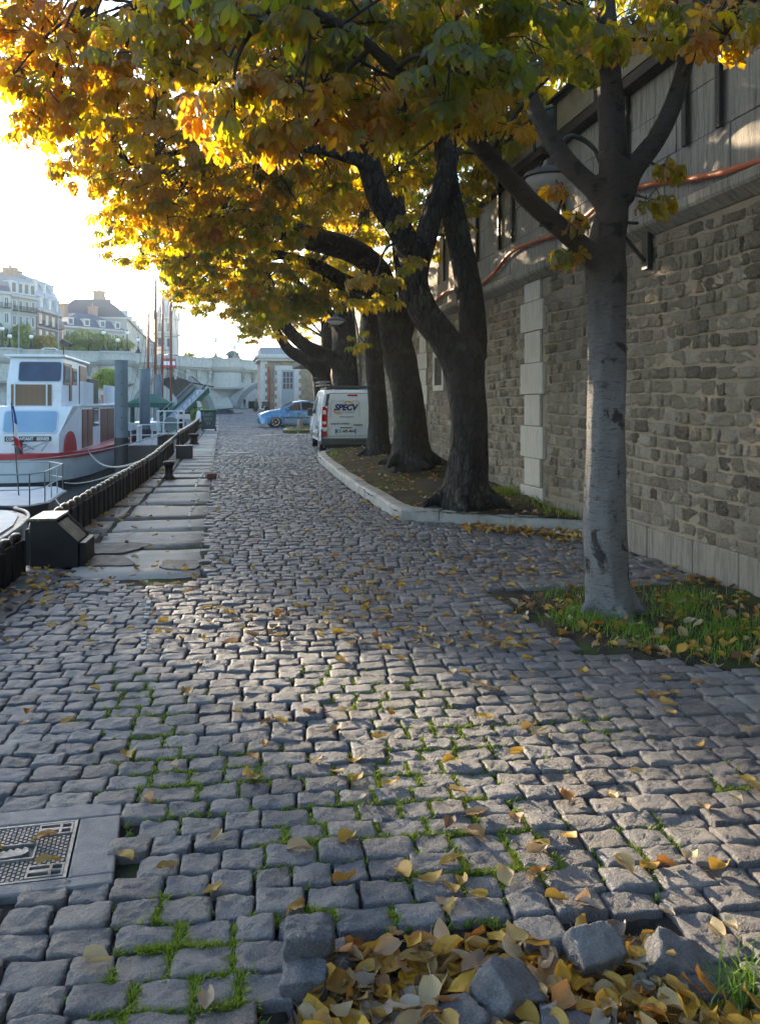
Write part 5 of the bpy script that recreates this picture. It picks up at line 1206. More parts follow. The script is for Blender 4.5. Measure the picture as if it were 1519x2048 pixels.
# lower cabin
zc0, zc1 = zr + .06, Z(813); CY = 41.0
xr = X_(118, CY); xs = X_(158, 43.0)
prt = MB(); xl = -14.0
zk = Z(870, 118, CY)
prt.add([Lp(p) for p in [(xl, CY, zc0), (xr, CY, zc0), (xr, CY, zk), (xs - .05, CY + .6, zc1), (xl, CY + .6, zc1), (xs, CY + 2.0, zc0), (xs, CY + 2.0, zc1), (xs, 62, zc0), (xs, 62, zc1), (xl, 62, zc0), (xl, 62, zc1), (xl, CY, zk)]],
 [(0, 1, 2, 11), (11, 2, 3, 4), (1, 5, 2), (2, 5, 6), (2, 6, 3), (5, 7, 8, 6), (7, 9, 10, 8), (3, 6, 8, 10, 4), (9, 0, 11, 4, 10)])
prt.build('lower_cabin', M_WHITE, HB)
def front_quad(px0, py0, px1, py1, off, mat, name, parent, r=.12, th=.03, Yf=None, lean=.6):
    """rounded panel lying on the sloping bow face"""
    def yy(z): return CY + lean * np.clip((z - zk) / (zc1 - zk), 0, 1) - off if Yf is None else Yf(z) - off
    zA, zB = Z(py1, px0, CY), Z(py0, px0, CY); xA, xB = X_(px0, CY), X_(px1, CY); pts = []
    for (cx_, cz, a0) in ((xB - r, zB - r, 0), (xA + r, zB - r, 90), (xA + r, zA + r, 180), (xB - r, zA + r, 270)):
        for k in range(5): a = R(a0 + 22.5 * k); x = cx_ + r * math.cos(a); z = cz + r * math.sin(a); pts.append(Lp((x, yy(z), z)))
    mb = MB(); mb.slab(pts, th); return mb.build(name, mat, parent, bevel=.008)
M_GREYP = pmat('window_trim', (.55, .60, .66), .4, .05, 2, 0)
fr = front_quad(3, 820, 115, 868, .02, M_GREYP, 'bow_window', HB, .18, .05); front_quad(6, 823, 112, 865, .04, M_BLIND, 'pane', fr, .14, .05)
nb = front_quad(10, 873, 103, 883, .03, pmat('name_board_black', (.012, .014, .02), .4, .1, 3, 0), 'name_board', HB, .02, .05)
zc = (Z(873, 60, CY) + Z(883, 60, CY)) / 2
xa_, xb_ = X_(13, CY), X_(100, CY)
for wd_, al_, xx_ in (('COMMANDANT', 'LEFT', xa_), ('BEINIER', 'RIGHT', xb_)): text_mesh('lettering', wd_, .20, M_WHITE, nb, Lp((xx_, CY - .075, zc)), (R(90), 0, 0), .01, bold=.004, sx=.78, align=al_)
# red half-round port in the chamfer
ch0 = np.array((xr, CY, zc0)); ch1 = np.array((xs, CY + 2.0, zc0)); dv = ch1 - ch0; pts = []
for k in range(11):
    a = math.pi * k / 10; u = .52 + .30 * math.cos(a); z = zc0 + .02 + .92 * math.sin(a); p = ch0 + dv * u; pts.append(Lp((p[0] + .05, p[1] - .03 , z)))
mb = MB(); mb.slab(pts, .06); mb.build('red_port', M_RED, HB)
# wheelhouse
wz1 = Z(713, 70, 42); wx0, wx1 = X_(14, 42), X_(123, 42); WXs = wx1 + .0
mb = MB(); mb.add([Lp(p) for p in [(wx0, 42, zc1), (wx1, 42, zc1), (wx1, 42.0, zc1 + 1.05), (wx0, 42.0, zc1 + 1.05), (wx0 + .1, 42.35, wz1), (wx1 - .0, 42.35, wz1), (wx1, 49.5, zc1), (wx1 - .0, 49.5, wz1 - .1), (wx0, 49.5, zc1), (wx0 + .1, 49.5, wz1 - .1)]],
 [(0, 1, 2, 3), (3, 2, 5, 4), (1, 6, 7, 5, 2), (6, 8, 9, 7), (8, 0, 3, 4, 9), (4, 5, 7, 9)]); mb.build('wheelhouse', M_WHITE, HB)
mb = MB(); mb.box2(Lp((wx0 - .15, 42.1, wz1 - .02)), Lp((wx1 + .15, 49.8, wz1 + .1))); mb.build('wheelhouse_roof', M_WHITE, HB, bevel=.04)
yfw = lambda z: 42 + .35 * np.clip((z - zc1 - 1.05) / (wz1 - zc1 - 1.05), 0, 1)
fr = front_quad(25, 719, 116, 763, .02, M_GREYP, 'wheelhouse_window', HB, .14, .05, yfw); front_quad(27, 721, 114, 761, .045, M_BGL, 'pane', fr, .12, .05, yfw)
mb = MB(); mb.box2(Lp((X_(22, 41.9), 41.93, zc1 + .05)), Lp((X_(103, 41.9), 41.985, zc1 + 1.0))); mb.build('cane_panel', M_SLAT, HB)
def side_panel(Ya, Yb, za, zb, x, mat, name, parent=HB, th=.05): mb = MB(); mb.box2(Lp((x - .02, Ya, za)), Lp((x + th, Yb, zb))); return mb.build(name, mat, parent, bevel=.01)
def sy(px, X): return WX(px, 800, X).y
q = sy(130, wx1), sy(138, wx1), sy(143, wx1), sy(146, wx1), sy(155, wx1), sy(161, wx1), sy(168, wx1)
H1 = wz1 - zc1
a = side_panel(42.5, 44.0, zc1 + 1.0, wz1 - .25, wx1, M_WOOD, 'side_window', th=.04); side_panel(42.65, 43.85, zc1 + 1.12, wz1 - .35, wx1 + .03, M_BGL, 'pane', a, .03)
side_panel(44.05, 44.6, zc1 + .25, wz1 - .25, wx1, M_WOOD, 'side_post')
a = side_panel(44.9, 46.2, zc1 + 1.05, wz1 - .4, wx1, M_WOOD, 'side_window', th=.04); side_panel(45.05, 46.05, zc1 + 1.2, wz1 - .52, wx1 + .03, M_BGL, 'pane', a, .03)
side_panel(47.0, 49.2, zc1 + .1, wz1 - .2, wx1, M_WOOD, 'wheelhouse_door', th=.06)
# lower side: teak doors and windows
xs2 = xs
for pa, pb, y0_, y1_, m, nm in ((164, 173, 822, 897, M_WOOD, 'side_door'), (175, 184, 822, 897, M_WOOD, 'side_door'), (201, 213, 818, 895, M_WOOD, 'teak_panel'), (214, 227, 816, 893, M_WOOD, 'teak_panel')):
    ya, yb_ = sy(pa, xs2), sy(pb, xs2); side_panel(ya, yb_, zc0 + .05, zc1 - .15, xs2, m, nm)
ya, yb_ = sy(185, xs2), sy(197, xs2); a = side_panel(ya, yb_, zc0 + 1.0, zc0 + 2.0, xs2, M_HULLK, 'side_window', th=.03); side_panel(ya + .15, yb_ - .15, zc0 + 1.1, zc0 + 1.9, xs2 + .02, M_BGL, 'pane', a, .03)
mb = MB(); mb.box2(Lp((wx0, 49.5, zc1)), Lp((xs + .12, 62.1, zc1 + .12))); mb.build('upper_deck', M_WHITE, HB, bevel=.03)
for Yq in list(np.arange(43.6, 48, .55)) + list(np.arange(52, 60, .7)): mb = MB(); mb.box2(Lp((xs - .04, Yq, zc1 + .1)), Lp((xs + .03, Yq + .07, zc1 + 1.2))); mb.build('deck_post', M_RAILW, HB)
mb = MB(); mb.box2(Lp((wx1, 43.3, zc1)), Lp((xs + .05, 49.5, zc1 + .1)))
mb.build('side_deck', M_RAILW, HB)
mb = MB()
for pxq in (30, 94): mb.box2(Lp((X_(pxq, 41.8) - .03, 41.75, zc1)), Lp((X_(pxq, 41.8) + .03, 41.82, zc1 + 1.05)))
mb.build('bow_stanchion', M_RAILW, HB)
mb = MB(); mb.box2(Lp((xs - 1.6, 50.5, zc1 + .12)), Lp((xs - .6, 54, zc1 + 1.5))); mb.build('planter_box', pmat('dark_planter', (.05, .035, .025), .8), HB)
mb = MB(); pa = Lp((X_(118, 43), 43, wz1)); mb.tube([pa, (pa[0], pa[1], pa[2] + 2.9)], .022, 6); pb = Lp((X_(38, 43.5), 43.5, wz1)); mb.tube([pb, (pb[0], pb[1], pb[2] + 3.6)], .018, 6); mb.tube([(pb[0] + .1, pb[1], pb[2] + 1.6), (pb[0] + 1.1, pb[1], pb[2] + 2.3), (pb[0] + 1.15, pb[1], pb[2] + 3.0)], .015, 5); mb.build('antenna', M_GALV, HB)
mb = MB(); pc = Lp((X_(132, 43), 43, wz1)); mb.bar((pc[0] - .1, pc[1], pc[2] + .1), (pc[0] - .1, pc[1], pc[2] + .5), .05); mb.box((pc[0], pc[1], pc[2] + .68), (.5, .3, .22), ry=.5); mb.build('deck_lamp', M_HULLK, HB, bevel=.03)
mb = MB(); pc = Lp((X_(38, 40.3), 40.4, zr + .06)); mb.lathe([(.16, 0), (.14, .5), (.2, .5), (.2, .6)], pc, 10); mb.bar((pc[0] - .3, pc[1], pc[2] + .4), (pc[0] + .3, pc[1], pc[2] + .4), .05); mb.build('bow_bitt', M_HULLK, HB)
mb = MB(); pc = Lp((X_(68, 40.3), 40.4, zr + .06)); mb.bar((pc[0] - .5, pc[1], pc[2] + .1), (pc[0] + .5, pc[1], pc[2] + .5), .08); mb.bar((pc[0] + .3, pc[1], pc[2] + .1), (pc[0] + .6, pc[1], pc[2] + .55), .07); mb.tube([(pc[0] - .55, pc[1], pc[2] + .25), (pc[0] - .3, pc[1] - .05, pc[2] + .35), (pc[0], pc[1], pc[2] + .2)], .05, 6); mb.build('anchor', M_GALV, HB)
# shrub in a pot on the upper deck
rg = np.random.default_rng(9); c = np.array(WX(213, 757, xs - 1.0)); n = 500; u = rg.normal(0, 1, (n, 3)); u /= np.linalg.norm(u, axis=1, keepdims=True)
sb = thing('deck_shrub', 'bright green potted shrub on the upper deck of the white houseboat', 'shrub', (c[0], c[1], zc1 + .12))
loc = np.array(sb.location); place_leaves('foliage', c + u * np.array((.9, .9, .75)) * (rg.uniform(.3, 1, n) ** .5)[:, None], u, rg.uniform(.3, .5, n), np.clip(rg.normal(.25, .12, n), 0, 1), M_FLEAF, sb, T_LO, rg, loc0=loc)
mb = MB(); mb.lathe([(.3, 0), (.42, .6), (.38, .6)], (c[0] - loc[0], c[1] - loc[1], 0), 12); mb.tube([(c[0] - loc[0], c[1] - loc[1], .5), (c[0] - loc[0], c[1] - loc[1], c[2] - loc[2])], .05, 6); mb.build('pot', pmat('terracotta', (.3, .13, .08), .8), sb, smooth='auto')
# ---- railed work boat in front of the houseboat
WB = thing('work_boat', 'grey railed work boat moored in front of the white houseboat', 'boat', tuple(W(60, 985, 28)), 0); O2 = np.array(WB.location); WB.location.z = WATER; O2[2] = WATER
lp = lambda p: tuple(np.array(p) - O2)
zd = W(112, 996, 26).z; xe = W(112, 996, 26).x
mb = MB(); dk = [(-13, 25.2), (xe - .3, 25.2), (xe + .05, 26.0), (xe - .05, 29.5), (xe - .6, 31.0), (-13, 31.5)]; n = len(dk); cxx, cyy = -9, 28.3
lo_ = [(cxx + (x - cxx) * .93, cyy + (y - cyy) * .9, WATER - .4) for x, y in dk]; hi_ = [(x, y, zd) for x, y in dk]
mb.add([lp(p) for p in lo_ + hi_], [tuple(range(n - 1, -1, -1)), tuple(range(n, 2 * n))] + [(i, (i + 1) % n, n + (i + 1) % n, n + i) for i in range(n)]); mb.build('hull', M_HULLK, WB)
mb = MB(); mb.prism([lp((x, y, 0))[:2] for x, y in [(cxx + (x - cxx) * .985, cyy + (y - cyy) * .96) for x, y in dk]], zd - WATER + .004, zd - WATER + .02); mb.build('deck', pmat('grey_deck', (.33, .36, .38), .6, .2, 2, .2, 20), WB)
mb = MB(); hr = .86; P_ = [(-12.8, 25.4), (xe - .35, 25.4), (xe - .1, 26.2), (xe - .2, 29.6), (xe - .8, 30.7), (-12.8, 31.2)]
for z in (hr, hr * .5):
    mb.tube([lp((x, y, zd + z)) for x, y in P_], .022 if z == hr else .014, 6)
for (xa, ya), (xb, yb2) in zip(P_[:-1], P_[1:]):
    L = math.hypot(xb - xa, yb2 - ya); k = max(1, int(L / .95))
    for i in range(k + 1): x, y = xa + (xb - xa) * i / k, ya + (yb2 - ya) * i / k; mb.tube([lp((x, y, zd)), lp((x, y, zd + hr))], .018, 6)
mb.build('guard_rail', M_GALV, WB)
mb = MB(); p = lp((xe + .35, 27.8, zd - .6)); mb.M = Matrix.Translation(p) @ Matrix.Rotation(R(80), 4, 'Y'); mb.lathe([(.22, -.1), (.36, -.12), (.42, 0), (.36, .12), (.22, .1), (.22, -.1)], (0, 0, 0), 16); mb.build('tyre_fender', pmat('old_tyre', (.03, .032, .035), .8), WB, smooth='auto')
# tricolour on its pole at the rail
fp = W(30, 930, 26.5); t = thing('flag', 'furled blue white and red flag hanging on a thin pole at the work boat rail', 'flag', (fp.x, fp.y, zd)); zt = W(28, 806, 26.5).z - zd; zf0 = W(30, 885, 26.5).z - zd
mb = MB(); mb.tube([(.12, 0, 0), (0, 0, zt * .55), (-.1, 0, zt)], .018, 6); mb.build('pole', M_HULLK, t)
def flag_strip(a, b, mat, name):
    vs, fs = [], []; n = 7
    for i in range(n + 1):
        u = a + (b - a) * i / n; z = zt - .08 - u * (zt - zf0); x = -.09 + .12 * u + .02 * math.sin(u * 6); w_ = .05 + .17 * u ** 1.5
        for j in range(5): s = j / 4; vs.append((x + s * w_, .05 * math.sin(s * 7 + u * 5) + .004, z - .20 * s * u)); 
        for j in range(5): s = j / 4; vs.append((x + s * w_, .05 * math.sin(s * 7 + u * 5) + .012, z - .20 * s * u))
    for i in range(n):
        for j in range(4):
            o = i * 10 + j; fs += [(o, o + 1, o + 11, o + 10), (o + 5, o + 15, o + 16, o + 6)]
    mb = MB(); mb.add(vs, fs); return mb.build(name, mat, t, smooth=True)
flag_strip(0, .42, pmat('flag_blue', (.02, .06, .28), .8), 'blue_band'); flag_strip(.42, .76, pmat('flag_white', (.7, .7, .7), .8), 'white_band'); flag_strip(.76, 1, pmat('flag_red', (.5, .03, .04), .8), 'red_band')
# ---- flat deck barge beside the barrier
BG = thing('deck_barge', 'low barge with a pale flat deck and dark rim beside the ribbed barrier', 'boat', tuple(W(40, 1010, 19)), 0); O3 = np.array(BG.location); BG.location.z = WATER; O3[2] = WATER
l3 = lambda p: tuple(np.array(p) - O3)
ol = [(-3.75, 5), (-3.8, 15), (-3.9, 18.4), (-4.15, 20.0), (-4.6, 20.9), (-5.4, 21.4), (-12, 22), (-12, 5)]; zb = -.72
mb = MB(); n = len(ol); mb.add([l3(p) for p in [(x, y, WATER - .4) for x, y in ol] + [(x, y, zb - .04) for x, y in ol]], [tuple(range(n - 1, -1, -1)), tuple(range(n, 2 * n))] + [(i, (i + 1) % n, n + (i + 1) % n, n + i) for i in range(n)]); mb.build('hull', M_HULLK, BG)
S = spline([(x, y) for x, y in ol[:-1]], 5); mb = MB(); mb.tube([l3((x, y, zb)) for x, y in S], .04, 8); mb.build('rubbing_rim', M_HULLK, BG, smooth=True)
mb = MB(); mb.prism([l3((-8 + (x + 8) * .965, 13 + (y - 13) * .965, 0))[:2] for x, y in ol], zb - WATER - .04, zb - WATER - .0); mb.build('deck', pmat('pale_deck', (.52, .50, .47), .5, .2, 1, .15, 12, dirt=(.3, .29, .27), dirt_amt=.5), BG)
for (x, y, w_, l_) in ((-5.4, 18.6, .9, .5), (-5.6, 15.2, .8, .7)):
    mb = MB(); p = l3((x, y, zb)); mb.box((p[0], p[1], p[2] + .03), (w_, l_, .06)); mb.build('hatch', pmat('hatch_cover', (.66, .66, .64), .4), BG, bevel=.01)
for (x, y) in ((-4.3, 17.9), (-4.2, 15.6)):
    mb = MB(); p = l3((x, y, zb)); mb.box((p[0], p[1], p[2] + .12), (.05, .05, .3)); mb.build('cleat_post', M_HULLK, BG)
# ---- pontoon with tent, rails, reel cage, gangway
PT = thing('pontoon', 'dark flat pontoon with white railings behind the mooring piles', 'pontoon', (-4, 45, WATER), 0); O4 = np.array((-4, 45, WATER)); l4 = lambda p: tuple(np.array(p) - O4)
zp = -.35
mb = MB(); mb.box2(l4((-5.9 + 1.4, 43.5, WATER - .3)), l4((-2.0, 66, zp))); mb.build('float', M_HULLK, PT, bevel=.03)
mb = MB(); mb.box2(l4((-4.4, 43.6, zp + .001)), l4((-2.1, 65.9, zp + .03))); mb.build('deck', pmat('pontoon_deck', (.22, .23, .23), .7, .2, 2, .2, 20), PT)
mb = MB()
for z in (.5, 1.0): mb.tube([l4((-2.2, 47, zp + z)), l4((-2.2, 60, zp + z))], .025, 6); mb.tube([l4((-4.35, 43.7, zp + z)), l4((-2.3, 43.7, zp + z))], .025, 6)
for Yq in np.arange(47, 60.1, 1.3): mb.tube([l4((-2.2, Yq, zp)), l4((-2.2, Yq, zp + 1.0))], .025, 6)
for xq in np.arange(-4.35, -2.2, .5): mb.tube([l4((xq, 43.7, zp)), l4((xq, 43.7, zp + 1.0))], .025, 6)
mb.build('railing', M_RAILW, PT)
mb = MB(); 
for i in range(9): mb.box2(l4((-4.3 + .0, 46 + i * .22, zp + .05)), l4((-4.22, 46.1 + i * .22, zp + .8)))
mb.box2(l4((-4.32, 45.9, zp + .8)), l4((-4.2, 48.1, zp + .88))); mb.build('slatted_gate', M_RAILW, PT)
t = thing('green_tent', 'dark green canopy tent pitched on the pontoon behind the piles', 'tent', tuple(W(302, 845, 60))); tp_ = W(302, 806, 60); hz_ = tp_.z - t.location.z
M_TENT = pmat('green_canvas', (.012, .085, .055), .8, .2, 2, .2, 12)
mb = MB(); mb.add([(-1.5, -1.5, hz_), (1.5, -1.5, hz_), (1.5, 1.5, hz_), (-1.5, 1.5, hz_), (-.2, 0, hz_ + .62), (.2, 0, hz_ + .62), (-1.5, -1.5, hz_ - .3), (1.5, -1.5, hz_ - .3), (1.5, 1.5, hz_ - .3), (-1.5, 1.5, hz_ - .3)], [(0, 1, 5, 4), (1, 2, 5), (2, 3, 4, 5), (3, 0, 4), (0, 6, 7, 1), (1, 7, 8, 2), (2, 8, 9, 3), (3, 9, 6, 0)])
o = mb.build('canopy', M_TENT, t); so_ = o.modifiers.new('Solid', 'SOLIDIFY'); so_.thickness = .02
for xa_, xb_ in ((.5, 1.5), (-1.5, -1.2)): mb = MB(); mb.box2((xa_, 1.3, -1.0), (xb_, 1.34, hz_)); mb.build('side_curtain', M_TENT, t)
for sx_, sy_ in ((-1, -1), (1, -1), (1, 1), (-1, 1)): mb = MB(); mb.box((sx_ * 1.45, sy_ * 1.45, (hz_ - 1.4) / 2), (.06, .06, hz_ + 1.4)); mb.build('leg', M_TENT, t)
# reel cage
c0 = W(342, 868, 41); t = thing('reel_cage', 'white tubular cage holding a grey cable reel at the quay edge', 'cage', tuple(c0)); s = F / 41; w_ = 50 / s; h_ = 46 / s
mb = MB()
for y in (-.45, .45):
    for z in (.03, h_ * .5, h_): mb.tube([(-w_ / 2, y, z), (w_ / 2, y, z)], .026, 6)
    for x in (-w_ / 2, -w_ / 4, w_ * .28, w_ / 2): mb.tube([(x, y, 0), (x, y, h_)], .026, 6)
for x in (-w_ / 2, w_ / 2):
    for z in (.03, h_ * .5, h_): mb.tube([(x, -.45, z), (x, .45, z)], .026, 6)
mb.build('cage_frame', M_RAILW, t)
mb = MB(); mb.M = Matrix.Translation((.0, 0, h_ * .42)) @ Matrix.Rotation(R(90), 4, 'X'); mb.lathe([(.01, -.3), (.34, -.3), (.34, -.27), (.12, -.26), (.12, .26), (.34, .27), (.34, .3), (.01, .3)], (0, 0, 0), 24); mb.build('reel', M_PILE, t, smooth='auto')
mb = MB(); mb.box2((-w_ / 2, -.45, -.5), (w_ / 2 + 1.2, .5, -.02)); mb.build('base', M_STEEL, t, bevel=.02)
# raised green gangway
ga, gb = W(336, 846, 48), W(404, 780, 52); t = thing('gangway', 'green gangway raised at a steep angle over the quay edge', 'gangway', tuple(ga)); q0 = Vector((0, 0, 0)); q1 = gb - ga; dd = q1.normalized(); sd_ = dd.cross(Vector((0, 0, 1))).normalized(); upv = sd_.cross(dd).normalized()
M_GW = pmat('gangway_green', (.015, .10, .065), .5, .2, 3, .1, 30)
for sg in (-.45, .45): mb = MB(); mb.bar(q0 + sd_ * sg, q1 + sd_ * sg, .06, .34, up=upv); mb.build('side_beam', M_GW, t, bevel=.01)
mb = MB(); mb.bar(q0, q1, .82, .05, up=upv); mb.build('walkway', M_GALV, t)
mb = MB()
for sg in (-.45, .45):
    for hh in (.3, .55): mb.tube([q0 + sd_ * sg + upv * hh, q1 + sd_ * sg + upv * hh], .02, 6)
    for k in range(9): p = q0.lerp(q1, k / 8) + sd_ * sg; mb.tube([p, p + upv * .55], .018, 6)
mb.build('hand_rail', M_GALV, t)
mb = MB(); mb.bar(q1 - sd_ * .7 + upv * .5, q1 + sd_ * .8 + upv * .2, .07); mb.bar(q1, q1 + dd * .5 + upv * .1, .09); mb.bar(q1 + upv * .4, q1 + upv * .9 - sd_ * .5, .05); mb.build('end_hook', M_STEEL, t)
mb = MB(); mb.bar(q0 - dd * .2 + upv * -.2, q0 - dd * .2 + Vector((0, 0, -1.6)), .12); mb.bar(q0 + dd * 1.2, q0 + dd * 1.0 + Vector((0, 0, -2.2)), .1); mb.build('pivot_post', M_STEEL, t)
# round bush beside it
rg = np.random.default_rng(19); c = np.array(W(393, 822, 58)); n = 600; u = rg.normal(0, 1, (n, 3)); u /= np.linalg.norm(u, axis=1, keepdims=True)
sb = thing('round_bush', 'rounded green bush growing by the foot of the raised gangway', 'bush', (c[0], c[1], gz(58))); loc = np.array(sb.location)
place_leaves('foliage', c + u * np.array((.62, .62, .68)) * (rg.uniform(.3, 1, n) ** .5)[:, None], u, rg.uniform(.2, .36, n), np.clip(rg.normal(.2, .12, n), 0, 1), M_FLEAF, sb, T_LO, rg, loc0=loc)
mb = MB(); mb.tube([(0, 0, -.3), (0, 0, c[2] - loc[2])], .06, 6); mb.build('stem', M_TWIG, sb)
# ---- moored sailing boats with reddish masts
M_MAST = pmat('red_brown_mast', (.20, .055, .03), .5, .2, 3, .1, 20)
def sailboat(label, Yc, masts, L, hullc):
    X = -5.3; t = thing('sailing_boat', label, 'boat', (X, Yc, WATER), 0, 'masted boats moored past the piles')
    mb = MB(); secs = []
    for k in range(9):
        u = -1 + 2 * k / 8; w_ = 1.7 * (1 - abs(u) ** 3) ** .6 + .02; y = u * L / 2; zt = 1.7 + .45 * u * u
        secs += [(-w_ * .55, y, -.4), (-w_, y, zt), (w_, y, zt), (w_ * .55, y, -.4)]
    fs = [(4 * k + j, 4 * k + (j + 1) % 4, 4 * k + 4 + (j + 1) % 4, 4 * k + 4 + j) for k in range(8) for j in range(4)] + [(3, 2, 1, 0), (32, 33, 34, 35)]
    mb.add(secs, fs); mb.build('hull', hullc, t, smooth='auto')
    mb = MB(); mb.box2((-1.1, -L * .25, 1.6), (1.1, L * .2, 2.5)); mb.build('deckhouse', M_WHITE, t, bevel=.06)
    for (px, d, ytop, yb, r) in masts:
        p = W(px, ytop, d); q = W(px - (2 if px < 330 else 0), yb, d); zt = p.z - WATER
        mb = MB(); a = (q.x - X, q.y - Yc, 1.5); b = (p.x - X, p.y - Yc, zt); m = [(a[i] * (1 - s) + b[i] * s) for s in (0, .8) for i in range(3)]
        mb.tube([a, tuple(m[3:]), b], [r, r * .85, r * .4], 8); mk = mb.build('mast', M_MAST, t, smooth=True)
        mb = MB(); zz = zt * .62
        mb.bar((b[0] - .6, b[1], zz), (b[0] + .6, b[1], zz), .05)
        for sg in (-1, 1): mb.tube([(b[0], b[1], zt * .97), (b[0] + sg * .6, b[1], zz), (sg * 1.6, b[1], 1.7)], .012, 4)
        mb.tube([b, (0, b[1] - 4.5, 2.0)], .012, 4)
        mb.build('rigging', M_STEEL, mk)
sailboat('moored boat with a thin mast and a tall red brown mast past the first pile', 66, ((297, 62, 610, 790, .10), (312, 70, 537, 790, .12)), 15, M_HULLK)
sailboat('second moored boat with two red brown masts in front of the square tower', 84, ((326, 80, 583, 800, .12), (342, 88, 545, 800, .14)), 15, M_WHITE)
# ---- mooring lines
def rope(label, a, b, sag, r=.018):
    a, b = Vector(a), Vector(b); S = [a.lerp(b, i / 14) - Vector((0, 0, sag * 4 * (i / 14) * (1 - i / 14))) for i in range(15)]
    mb = MB(); mb.tube(S, r, 6); tag(mb.build('mooring_rope', M_ROPE, smooth=True), label, 'rope', 'mooring ropes')
e1 = Vector((bx(14.6), 14.6, gz(14.6) + .42))
rope('thick pale mooring rope curving from the houseboat side to the ribbed barrier', W(174, 896, 43), Vector((bx(17.3), 17.3, gz(17.3) + .40)), .42, .028)
rope('thin taut rope running from the bow of the houseboat to the far barrier', W(20, 921, 36), Vector((bx(33), 33, gz(33) + .45)), .25, .016)
rope('slack dark line from the work boat to the barrier top', W(130, 965, 29), Vector((bx(16), 16, gz(16) + .40)), .12, .014)
rope('thin line tied low between the flat barge and the barrier', W(112, 998, 20), Vector((bx(11.5), 11.5, gz(11.5) + .38)), .1, .014)
# ---- wheeled bin with scrawled paint
c0 = W(417.5, 862, 41); t = thing('wheeled_bin', 'dark wheeled bin with a green lid and white graffiti at the quay edge', 'bin', tuple(c0), -.05); s = F / 41
M_BIN = pmat('bin_plastic', (.02, .05, .06), .5, .15, 4, .1, 40); M_LID = pmat('bin_lid_green', (.03, .22, .06), .5, .1, 4, .05, 40)
w0, w1, hb = 25 / s, 30 / s, 41 / s
mb = MB(); a, b = w0 / 2, w1 / 2; mb.add([(-a, -.32, .1), (a, -.32, .1), (a, .3, .1), (-a, .3, .1), (-b, -.38, hb), (b, -.38, hb), (b, .36, hb), (-b, .36, hb)], [(3, 2, 1, 0), (4, 5, 6, 7), (0, 1, 5, 4), (1, 2, 6, 5), (2, 3, 7, 6), (3, 0, 4, 7)]); mb.box2((-b - .02, -.4, hb - .06), (b + .02, .38, hb)); mb.build('bin_body', M_BIN, t, bevel=.025)
mb = MB(); mb.box2((-b - .03, -.42, hb + .002), (b + .03, .4, hb + .06)); mb.tube([(-b, -.44, hb + .02), (b, -.44, hb + .02)], .02, 6); mb.build('lid', M_LID, t, bevel=.025)
for sx_ in (-1, 1):
    mb = MB(); mb.M = Matrix.Translation((sx_ * (a + .01), .2, .1)) @ Matrix.Rotation(R(90), 4, 'Y'); mb.lathe([(.1, -.03), (.1, .03)], (0, 0, 0), 12); mb.build('wheel', M_STEEL, t)
GRF = [[[(0, 0), (0, 2), (.7, 1.8), (.6, 1.2), (0, 1), (.8, .8), (.7, .1), (0, 0)], [(1.2, .6), (1.6, .1), (1.9, .8), (1.5, 1.1), (1.2, .6)], [(2.2, .1), (2.3, 1.2), (2.8, .2), (2.9, 1.2)], [(3.3, .1), (3.5, 1.9), (3.9, .1)], [(4.9, 1.8), (4.3, 1.6), (4.4, 1.0), (4.9, .7), (4.4, .1)]],
       [[(.9, 1.8), (.1, 1.2), (.3, .2), (1, .4), (.9, 1), (.6, 1)], [(1.3, .1), (1.4, 1.5), (2.0, .2), (2.1, 1.5)], [(2.5, 1.6), (2.6, .2), (3.1, .3)], [(3.4, 1.5), (3.8, .9), (4.3, 1.6), (3.5, -.2)]],
       [[(0, 1.8), (.6, 1.9), (.3, 1.2), (.7, .9), (.1, .2)], [(1.2, 0), (1.3, 1.8)], [(1.9, 1.8), (1.8, .9), (2.6, .9)], [(2.4, 1.5), (2.4, .1)]]]
mb = MB()
for row, (wr, z0, k, x0) in enumerate(zip(GRF, (.72, .52, .31), (.098, .085, .078), (-.26, -.20, -.12))):
    for st in wr:
        P_ = spline([(x0 + x * k, z0 * hb / .98 + z * k) for x, z in st], 4)
        for p, q in zip(P_[:-1], P_[1:]):
            ya = -.32 - .06 * (p[1] - .1) / (hb - .1) - .004; mb.bar((p[0], ya, p[1]), (q[0], ya, q[1]), .004, .02, up=(0, 1, 0))
mb.build('graffiti', pmat('chalk_white', (.7, .7, .7), .6, .05, 5, 0), t)
mb = MB(); p = GR(404, 858); mb.box((p.x, p.y + .2, p.z + .1), (.3, .25, .18), .4); mb.box((p.x + .02, p.y + .15, p.z + .22), (.22, .2, .05), .2); tag(mb.build('green_crate', M_LID, bevel=.02), 'small green crate on the ground beside the graffiti bin', 'crate')
# ---- upturned dinghy, motor scooter, person far off, green containers
p = WY(437, 822, 68); t = thing('rowing_boat', 'dark small boat lying on the quay beyond the graffiti bin', 'boat', (p.x, p.y, gz(68)), .3)
mb = MB(); sec = []
for k in range(7):
    u = -1 + k / 3; w_ = .55 * (1 - abs(u) ** 2.5) + .03; sec += [(u * 1.2, -w_, .02), (u * 1.2, -w_ * .6, .38 - .1 * u * u), (u * 1.2, w_ * .6, .38 - .1 * u * u), (u * 1.2, w_, .02)]
mb.add(sec, [(4 * k + j, 4 * k + j + 1, 4 * k + 5 + j, 4 * k + 4 + j) for k in range(6) for j in range(3)] + [(0, 1, 2, 3), (27, 26, 25, 24)]); mb.build('hull', M_HULLK, t, smooth='auto'); mb = MB(); mb.bar((-1.15, 0, .3), (1.15, 0, .42), .07, .08); mb.build('keel', M_STEEL, t); mb = MB(); mb.bar((1.0, .5, .03), (2.1, .55, .05), .12, .1); mb.build('oar', M_WOOD, t)
